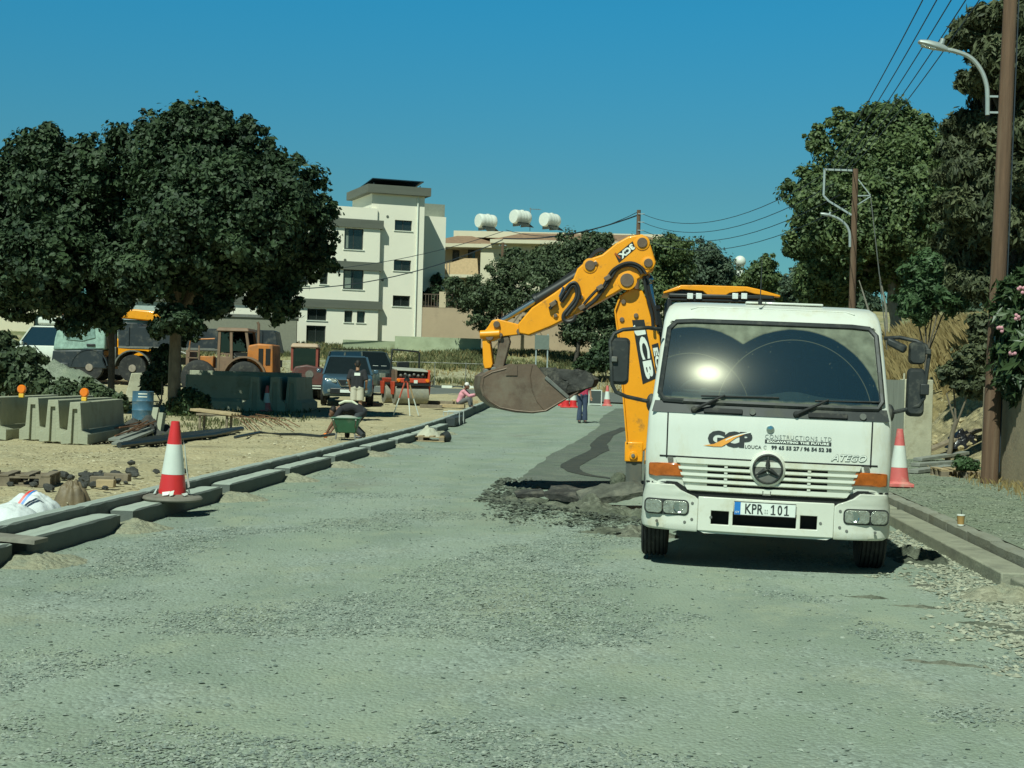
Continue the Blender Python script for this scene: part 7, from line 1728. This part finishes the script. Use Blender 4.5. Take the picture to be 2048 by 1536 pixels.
for k,((bx,by),Y,ls,n,s,m__,lab) in enumerate(mids):
    b=at(bx,by,Y); base=(b.x,Y,gz(b.x,Y)-.2); tree('broadleaf_tree',lab,base,[pb(px,py,Y,r*1.0,None,r*.8,random.Random(k*9+px).uniform(-1,1)) for px,py,r in ls],n,s,m__,60+k,.16,limbs=5,clumps=44,csig=.15,bark=m_barkd)
# shrubs
def shrub(label,px,py,Y,lobes,n,size,m__,seed,name='shrub',**kw):
    b=at(px,py,Y); base=(b.x,Y,gz(b.x,Y)); return tree(name,label,base,[pb(*l) for l in lobes],n,size,m__,seed,.05,limbs=3,cat='shrub',**kw)
shrub('leafy bush at the left photo edge behind the near barriers',30,800,36,[(20,740,36,44),(60,760,36,38),(-20,730,36,50),(90,785,36,26),(50,715,36,26),(0,690,36,30)],16000,.09,m_olive,80)
shrub('low straggling bush behind the nearest barrier, under the tipper lorry',160,800,36,[(130,790,36,28),(175,785,36,26),(210,795,36,24),(240,805,36,20)],9000,.075,m_olive,81)
shrub('bush beside the big tree trunk in front of the precast block',310,800,45,[(320,745,45,26),(300,770,45,22),(330,710,45,20),(372,805,44,26),(395,800,44,20)],9000,.09,m_carob,82)
shrub('dark green weeds around the foot of the big tree',365,828,44,[(370,822,44,20),(400,815,44,18),(345,830,44,14)],4000,.07,m_mid,83)
shrub('dark shaded bush at the foot of the dry slope right of the lorry mirror',1900,740,31,[(1900,748,31,24),(1935,732,31,28),(1958,700,31,24),(1955,765,31,28),(1925,772,31,18),(1960,650,32,22)],12000,.07,m_con,84)
shrub('dark round shrub on the bank beneath the olive trees',1215,735,95,[(1200,715,95,34,None,22),(1240,700,95,34,None,22),(1170,730,95,20,None,14)],8000,.14,m_carob,85)
shrub('green weed clump on the edge of the right pavement by the pole',1930,925,25,[(1928,925,25,16,None,11),(1945,930,25,14,None,9)],1600,.05,m_acac,86)
# the wood beyond, one mass
b=np.array(0)
bl=[]
rg=random.Random(8)
for k in range(40):
    px=rg.uniform(1100,2100); Y=rg.uniform(150,230); bl.append(pb(px,rg.uniform(590,640),Y,rg.uniform(30,50),None,rg.uniform(18,30)))
V,F=leaves(bl,42000,.5,99,clumps=18); o=npmesh('far_wood',V,F,m_far); tag(o,kind='stuff')
# dry grass on the right slope and the bank, weeds on the bank
def grass(name,n,pick,h,m__,seed,w=.012,lean=.35):
    rg=np.random.default_rng(seed); V=[];F=[]; c=0
    while c<n:
        x,y=pick(rg); z=gz(x,y); hh=h*(.5+rg.random()); a=rg.uniform(0,6.28); l=rg.normal(0,lean,2)*hh; ww=w*(.6+rg.random())
        dx,dy=math.cos(a)*ww,math.sin(a)*ww
        V+= [(x-dx,y-dy,z-.05),(x+dx,y+dy,z-.05),(x+l[0]*.45+dx*.6,y+l[1]*.45+dy*.6,z+hh*.62),(x+l[0]-dx*.2,y+l[1],z+hh)]; F.append((4*c,4*c+1,4*c+2,4*c+3)); c+=1
    o=npmesh(name,np.array(V),np.array(F),m__); return tag(o,kind='stuff')
m_dry=leafmat('dry_straw',(.20,.145,.055),(.44,.34,.16),.8,.2)
m_weed=leafmat('weed_green',(.05,.065,.025),(.20,.20,.09),.7,.2)
def pk_slope(rg):
    while 1:
        x=rg.uniform(7.0,17); y=rg.uniform(30,62)
        if gz(x,y)>1.5 and fbm(x*.5,y*.4,3)>-.25: return x,y
grass('dry_grass',60000,pk_slope,.5,m_dry,31,w=.012)
def pk_bank(rg):
    while 1:
        x=rg.uniform(-34,14); y=rg.uniform(91,111)
        if fbm(x*.2,y*.3,6)>-.15+.35*(y<98): return x,y
grass('bank_grass',30000,pk_bank,.26,m_weed,32,w=.035)
def pk_b2(rg):
    x=rg.uniform(-34,14); y=rg.uniform(88,111); return x,y
grass('bank_straw',9000,pk_b2,.22,m_dry,33,w=.035)
def pk_v(rg):
    while 1:
        x=rg.uniform(-19,-9); y=rg.uniform(30,50)
        if fbm(x*.6,y*.5,2)>.12: return x,y
grass('verge_weeds',3500,pk_v,.09,m_weed,34,w=.015)
def pk_p(rg): 
    a=rg.random(); return 5.6+rg.normal(0,.25)+.3, 21+a*6+rg.normal(0,.3)
grass('pole_weeds',700,pk_p,.11,m_dry,35,w=.006)
# ------------------------------------------------------------------ poles, lamps, wires, right hand walls
m_pole=mat('pole_wood',(.13,.075,.045),.85,var=.30,scale=6,bump=.5,bscale=30,stretch=(3,3,.15),dirt=(.20,.14,.09),damt=.3)
m_galv=mat('galvanised',(.42,.46,.44),.45,.4,var=.1)
m_wire=mat('wire_black',(.02,.03,.04),.6)
# near pole
NP=at(1978,970,24); NP.z=gz(NP.x,24)
o=thing('utility_pole','tall brown wooden utility pole standing on the right pavement, nearest the camera','pole',NP,rot=(0,rad(.9),0))
q=MB(); q.tube([(0,0,-.2),(0,0,.1),(0,0,4),(0,0,9.4)],[.135,.132,.118,.098],20); q.build('shaft',m_pole,o)
q=MB()
for z in (8.7,8.95): q.b2(-.55,.55,-.17,-.09,z-.04,z+.04)
q.build('crossarm',m_galv,o)
for k in range(26):
    pass
q=MB(); q.tube([(.14,-.02,0.2),(.135,-.02,3),(.12,-.02,9)],.012,5); q.build('earth_cable',m_wire,o)
NT=NP+Vector((.14,0,8.95))
# near street lamp on the pole
def lamp(label,pts,head,Y,r=.035,hl=.62,hw=.16):
    P=[at(x,y,Y) for x,y in pts]; o=thing('street_lamp',label,'street lamp',P[0]); M_=Matrix.Translation(-P[0])
    Q=[]
    for i in range(len(P)-1):
        p0,p1,p2,p3=P[max(0,i-1)],P[i],P[i+1],P[min(len(P)-1,i+2)]
        for k in range(5):
            t=k/5; Q.append(.5*((2*p1)+(p2-p0)*t+(2*p0-5*p1+4*p2-p3)*t*t+(3*p1-p0-3*p2+p3)*t**3))
    Q.append(P[-1]); q=MB(); q.M=M_; q.tube(Q,r,9); q.build('arm',m_galv,o)
    a,b=at(*head[0],Y),at(*head[1],Y); d=(a-b); Ln=d.length; an=math.atan2(d.z,-d.x)
    M2=M_@Matrix.Translation(b)@Matrix.Rotation(an,4,'Y')
    q=MB(); q.M=M2; rings=[]
    for t,w_,h_ in ((0,.045,.05),(.12,.06,.07),(.3,hw*.5,.085),(.7,hw*.55,.075),(.95,hw*.42,.045),(1.0,hw*.25,.02)):
        rings.append([(-Ln*t,math.cos(x)*w_,math.sin(x)*h_*(1 if math.sin(x)>0 else .55)) for x in np.linspace(0,2*math.pi,13)[:-1]])
    q.loft(rings); hd=q.build('lamp_head',m_galv,o,fix=True)
    q=MB(); q.M=M2; q.box((-Ln*.62,0,-.036),(Ln*.5,hw*.8,.02)); q.build('lamp_glass',m_lens,hd)
    q=MB(); q.M=M2; q.cyl((-Ln*.22,0,.07),(-Ln*.22,0,.15),.04,n=12); q.build('sensor',m_galv,hd)
    for p in (0,1):
        c=P[p]; q=MB(); q.M=M_; q.bar(c+Vector((0,0,.04)),c+Vector((.16,0,.04)),.03,.03); q.build('bracket',m_galv,o)
    return o
lamp('curved grey street lamp fixed high on the near wooden pole',((1975,230),(1975,198),(1973,170),(1962,140),(1942,116),(1915,104),(1893,99)),((1836,84),(1893,100)),24-.02)
# second pole with bracket frame and lamp
SP=at(1704,640,57); SP.z=gz(SP.x,57); top=at(1711,338,57)
o=thing('utility_pole','shorter brown wooden utility pole behind the lorry, with a square wire bracket','pole',SP)
h2=top.z-SP.z; dx=top.x-SP.x
q=MB(); q.tube([(0,0,-.3),(dx*.5,0,h2*.5),(dx,0,h2)],[.15,.125,.105],14); q.build('shaft',m_pole,o)
SM=Matrix.Translation(-SP); q=MB(); q.M=SM
A_=[at(*t,57) for t in ((1707,341),(1649,339),(1647,391),(1657,402),(1703,430))]
for a,b in zip(A_,A_[1:]): q.bar(a,b,.07,.07)
q.build('bracket_frame',m_galv,o)
q=MB(); q.M=SM
for a,b in (((1711,352),(1741,391)),((1706,392),(1741,391)),((1706,415),(1741,393))): q.bar(at(*a,57),at(*b,57),.04,.04)
q.build('stay_bracket',m_galv,o)
for px in (1655,1668,1681,1694,1704): q=MB(); q.M=SM; q.cyl(at(px,341,57),at(px,335,57),.04,.03,n=8); q.build('insulator',m_black,o)
q=MB(); q.M=SM; a=at(1741,392,57); b=at(1760,560,57); q.tube([a,b,Vector((b.x+.4,57,gz(b.x+.4,57)))],.02,5); q.build('stay_wire',m_steel,o)
lamp('small curved street lamp on the shorter pole behind the lorry',((1700,494),(1700,482),(1699,465),(1692,450),(1678,438),(1664,432)),((1640,427),(1664,433)),57-.05,.05,.5,.2)
# far pole
FP=at(1274,560,92); FP.z=gz(FP.x,92); ft=at(1276,420,92)
o=thing('utility_pole','far utility pole rising behind the digger arm','pole',FP); h3=ft.z-FP.z
q=MB(); q.tube([(0,0,-.3),(0,0,h3)],[.17,.12],12); q.build('shaft',m_pole,o)
q=MB()
for z in (.25,.75,1.25,1.75): q.bar((-.05,-.14,h3-z),(.35,-.14,h3-z),.05,.05)
q.build('crossarm',m_galv,o)
p=at(1003,600,108); p.z=gz(p.x,108); o=thing('utility_pole','thin far pole standing in the olive tree before the beige wall','pole',p); hh=at(1003,485,108).z-p.z
q=MB(); q.tube([(0,0,-.2),(0,0,hh)],[.16,.11],10); q.build('shaft',m_pole,o); q=MB(); q.bar((-.3,0,hh-.2),(.3,0,hh-.2),.06,.06); q.build('crossarm',m_galv,o)
FT3=Vector((p.x,p.y,p.z+hh))
# wires
def wire(label,a,b,sag,r,group=None):
    a,b=Vector(a),Vector(b); pts=[]
    for i in range(17):
        t=i/16; q_=a.lerp(b,t); q_.z-=sag*4*t*(1-t); pts.append(q_-a)
    q=MB(); q.tube(pts,r,5,False); o=q.build('wire',m_wire,None); o.location=a; return tag(o,label,'wire',group)
g='wires from the near pole to the shorter pole'
for k,(u,px) in enumerate(((-.55,1655),(-.28,1668),(.0,1681),(.28,1694),(.55,1704))):
    wire('black overhead wire running from the near wooden pole back to the shorter pole',NT+Vector((u-.15,0,0.05)),at(px,334,57),.25,.013,g)
g='wires from the far pole to the right'
fz=Vector((FP.x,92,FP.z+h3))
for k in range(4): wire('thin wire stretching from the far pole to the shorter pole on the right',fz+Vector((.25,-.1,-.25-.5*k)),at(1655+13*k,345+22*k,57),1.15,.016,g)
wire('thick dark cable sagging left from the far pole across the beige house',fz+Vector((0,-.12,-.3)),FT3+Vector((0,-.1,.3)),.5,.045)
wire('thin cable running left from the far pole above the thick cable',fz+Vector((0,-.12,-.1)),FT3+Vector((.2,-.1,.9)),.9,.022)
wire('dark cable crossing the white block from the thin far pole',FT3+Vector((0,-.1,.2)),at(560,578,100),.9,.035)
wire('upper thin cable crossing the white block from the thin far pole',FT3+Vector((0,-.1,.8)),at(560,545,100),.6,.022)
wire('pale stay wire slanting down beside the near wooden pole',NP+Vector((.3,.1,9.0)),Vector((NP.x+1.25,24.4,2.2)),.0,.014)
# right hand garden wall with green panel
m_wr=mat('wall_tan',(.36,.29,.19),.92,var=.10,scale=2,bump=.3,bscale=20,dirt=(.20,.17,.12),damt=.3,dscale=1.2)
def wallrun(name,label,p0,p1,zb,z0t,z1t,t,m__,cat='wall'):
    p0,p1=Vector(p0),Vector(p1); d=(p1-p0); n=Vector((d.y,-d.x,0)).normalized()*t
    o=thing(name,label,cat,(p0.x,p0.y,0)); q=MB(); a=Vector((0,0,0)); b=Vector((d.x,d.y,0))
    q.hexa([a+Vector((0,0,zb)),b+Vector((0,0,zb)),b+n+Vector((0,0,zb)),a+n+Vector((0,0,zb)),a+Vector((0,0,z0t)),b+Vector((0,0,z1t)),b+n+Vector((0,0,z1t)),a+n+Vector((0,0,z0t))]); q.build('wall',m__,o,bevel=.015,fix=True); return o,n,d
wx=at(1990,960,25).x+.08
o,n,d=wallrun('garden_wall','tan garden wall right of the near pole, streaked with leaf shadows',(wx,25.4,0),(wx+.55,12,0),-.1,at(1995,775,25).z,1.72+.05,.22,m_wr)
q=MB(); q.M=Matrix.Translation((-wx,-25.4,0)); zt_=at(1995,775,25).z; q.hexa([Vector(v) for v in ((wx+.06,25.3,zt_+.004),(wx+.30,19.6,zt_+.004),(wx+.34,19.6,zt_+.004),(wx+.10,25.3,zt_+.004),(wx+.06,25.3,zt_+.88),(wx+.30,19.6,zt_+.88),(wx+.34,19.6,zt_+.88),(wx+.10,25.3,zt_+.88))]); q.build('fence_panel',mat('panel_green',(.03,.12,.09),.5,var=.1),o)
# concrete retaining wall by the lorry mirror
a=at(1806,905,31); zt_=at(1806,758,31).z
o=thing('retaining_wall','pale concrete retaining wall standing just right of the lorry, end on','wall',(a.x,31,0))
q=MB(); q.hexa([Vector(v) for v in ((0,0,0),(.62,.25,0),(.62,.9,0),(0,.6,0),(0,0,zt_),(.62,.25,zt_+.0),(.62,.9,zt_),(0,.6,zt_))]); q.build('wall',m_concl,o,bevel=.02)
q=MB(); q.hexa([Vector(v) for v in ((-2.2,1.6,.1),(-.004,.02,.1),(-.004,.3,.1),(-2.2,1.9,.1),(-2.2,1.6,zt_-.02),(-.004,.02,zt_-.02),(-.004,.3,zt_-.02),(-2.2,1.9,zt_-.02))]); q.build('formwork',mat('formwork_grey',(.16,.17,.14),.9,var=.2,stretch=(6,6,.2)),o)
q=MB(); q.tube([(.0,.1,zt_),(.0,.1,zt_+.12)],.02,6); q.build('rebar',m_concl,o)
# earth cut: rough clods at its foot, planks, pallet, black sack, cup
m_clod=mat('clod_earth',(.42,.35,.20),.95,var=.25,scale=5,bump=.8,bscale=12)
for k in range(46):
    px=1845+random.random()*110; py=780+random.random()*125; p=on(px,py)
    if p.x<6.6: continue
    lump('earth_clod','tan clod of earth lying on the dug face of the right bank','clod',(p.x,p.y,p.z),random.uniform(.03,.10),m_clod,k+300,.7,'tan clods on the dug face of the right bank')
for k,(a,b,lab) in enumerate((((1840,912),(1958,868),'dark timber propped along the foot of the earth cut'),((1830,936),(1950,932),'long grey plank lying flat at the back of the right pavement'),((1825,950),(1900,944),'second grey plank lying in front of the long one on the pavement'),((1835,925),(1930,915),'weathered plank highest in the pile behind the right pavement'))):
    A0,B0=on(*a),on(*b); stick('plank',lab,'plank',[A0+Vector((0,0,.06)),B0+Vector((0,0,.10 if k else .1))],0,m_oldw if k==0 else MATS['grey_plank'],square=(.20,.06))
p=on(1925,890); mound('black_sack',(p.x,p.y,p.z-.05),.42,.32,.36,mat('black_plastic_shiny',(.012,.012,.014),.25,var=.2,bump=.8,bscale=9),seed=12,rough=.18,flat=1,kind=None,lab='shiny black plastic sack slumped at the foot of the earth cut',cat='sack')
p=on(1915,955); o=pallet((p.x,p.y,p.z+.01),rad(6),'small broken wooden pallet lying on the right pavement beside the near pole',n=4,L=.75,Wd=.6)
p=on(1921,1061); o=thing('coffee_cup','brown paper coffee cup with a straw left standing on the right kerb','cup',(p.x,p.y,.225 if p.x<3.8 else p.z))
q=MB(); q.lathe([(.030,0),(.033,.0),(.042,.105),(.044,.11),(.040,.11),(.03,.1)],(0,0,0),'z',20); q.build('cup',mat('cup_brown',(.42,.26,.09),.6,var=.05),o)
q=MB(); q.lathe([(.031,.0),(.0345,.0),(.0353,.014),(.031,.014)],(0,0,.002),'z',20); q.build('base_band',m_plate,o)
q=MB(); q.lathe([(.0445,.108),(.046,.112),(.044,.122),(.0,.124)],(0,0,0),'z',20); q.build('lid',m_plate,o)
q=MB(); q.tube([(.005,0,.12),(.008,0,.17)],.004,5); q.build('straw',m_black,o)
# striped kerb on the far road, guard wire fence on the bank, blank road sign
m_kw=mat('stripe_white',(.68,.70,.60),.7); m_kb=mat('stripe_black',(.05,.06,.055),.8)
for k in range(16):
    px=740+k*22; Y=86.4; p=at(px,783,Y); q=MB(); q.box((0,0,0),(22*Y/FPX*.98,.25,.30)); o=q.build('kerb_stone',m_kw if k%2 else m_kb,None,bevel=.02); o.location=(p.x,Y,.86)
    tag(o,('white painted kerb stone in the striped far kerb below the bank' if k%2 else 'black painted kerb stone in the striped far kerb below the bank'),'kerb stone','white stones of the striped far kerb' if k%2 else 'black stones of the striped far kerb')
o=thing('wire_fence','thin pale rail fence running along the foot of the grassy bank','fence',(0,89,0)); 
q=MB(); pts=[at(px,py,89) for px,py in ((560,722),(700,722),(830,724),(960,728),(1060,730))]; q.tube([p-Vector((0,89,0)) for p in pts],.02,6); q.build('rail',m_steel,o)
for px in range(560,1080,62):
    p=at(px,724,89); q=MB(); q.bar((p.x,0,gz(p.x,89)-.2),(p.x,0,p.z),.04,.04); q.build('post',m_steel,o)
SB=at(1084,740,80); SB.z=gz(SB.x,80); o=thing('road_sign','blank grey backed road sign on two posts beyond the digger bucket','sign',SB,rad(3)); M_=Matrix.Translation((-SB.x,-SB.y,-SB.z))
a,b=at(1070,670,80),at(1098,699,80)
q=MB(); q.M=M_; q.b2(a.x,b.x,80,80.04,b.z,a.z); q.build('panel',mat('sign_back',(.15,.18,.15),.6),o)
for px in (1073,1096): t=at(px,668,80); q=MB(); q.M=M_; q.bar((t.x,80.08,SB.z-.2),(t.x,80.08,t.z),.07,.07); q.build('post',m_galv,o)
# scraps between roller and kerb
for k,(px,py,w_) in enumerate(((880,808,1.1),(905,815,.9),(862,816,.8),(930,806,1.0))):
    p=on(px,py); q=MB(); q.box((0,0,.06),(w_,.35,.12)); o=q.build('timber',m_wood if k%2 else m_oldw,None,bevel=.01); o.location=p; o.rotation_euler=(0,0,rad(-8+7*k)); tag(o,('dark timber baulk lying just right of the red roller','pale timber baulk lying nearest the pink shirted worker','short dark timber in front of the red roller drum','pale timber lying furthest back before the far road')[k],'timber')
# gravel heap left behind the tipper
p=at(90,760,55); mound('gravel_heap',(p.x,55,gz(p.x,55)-.1),3.0,2.0,1.1,m_pave,seed=77,rough=.15)
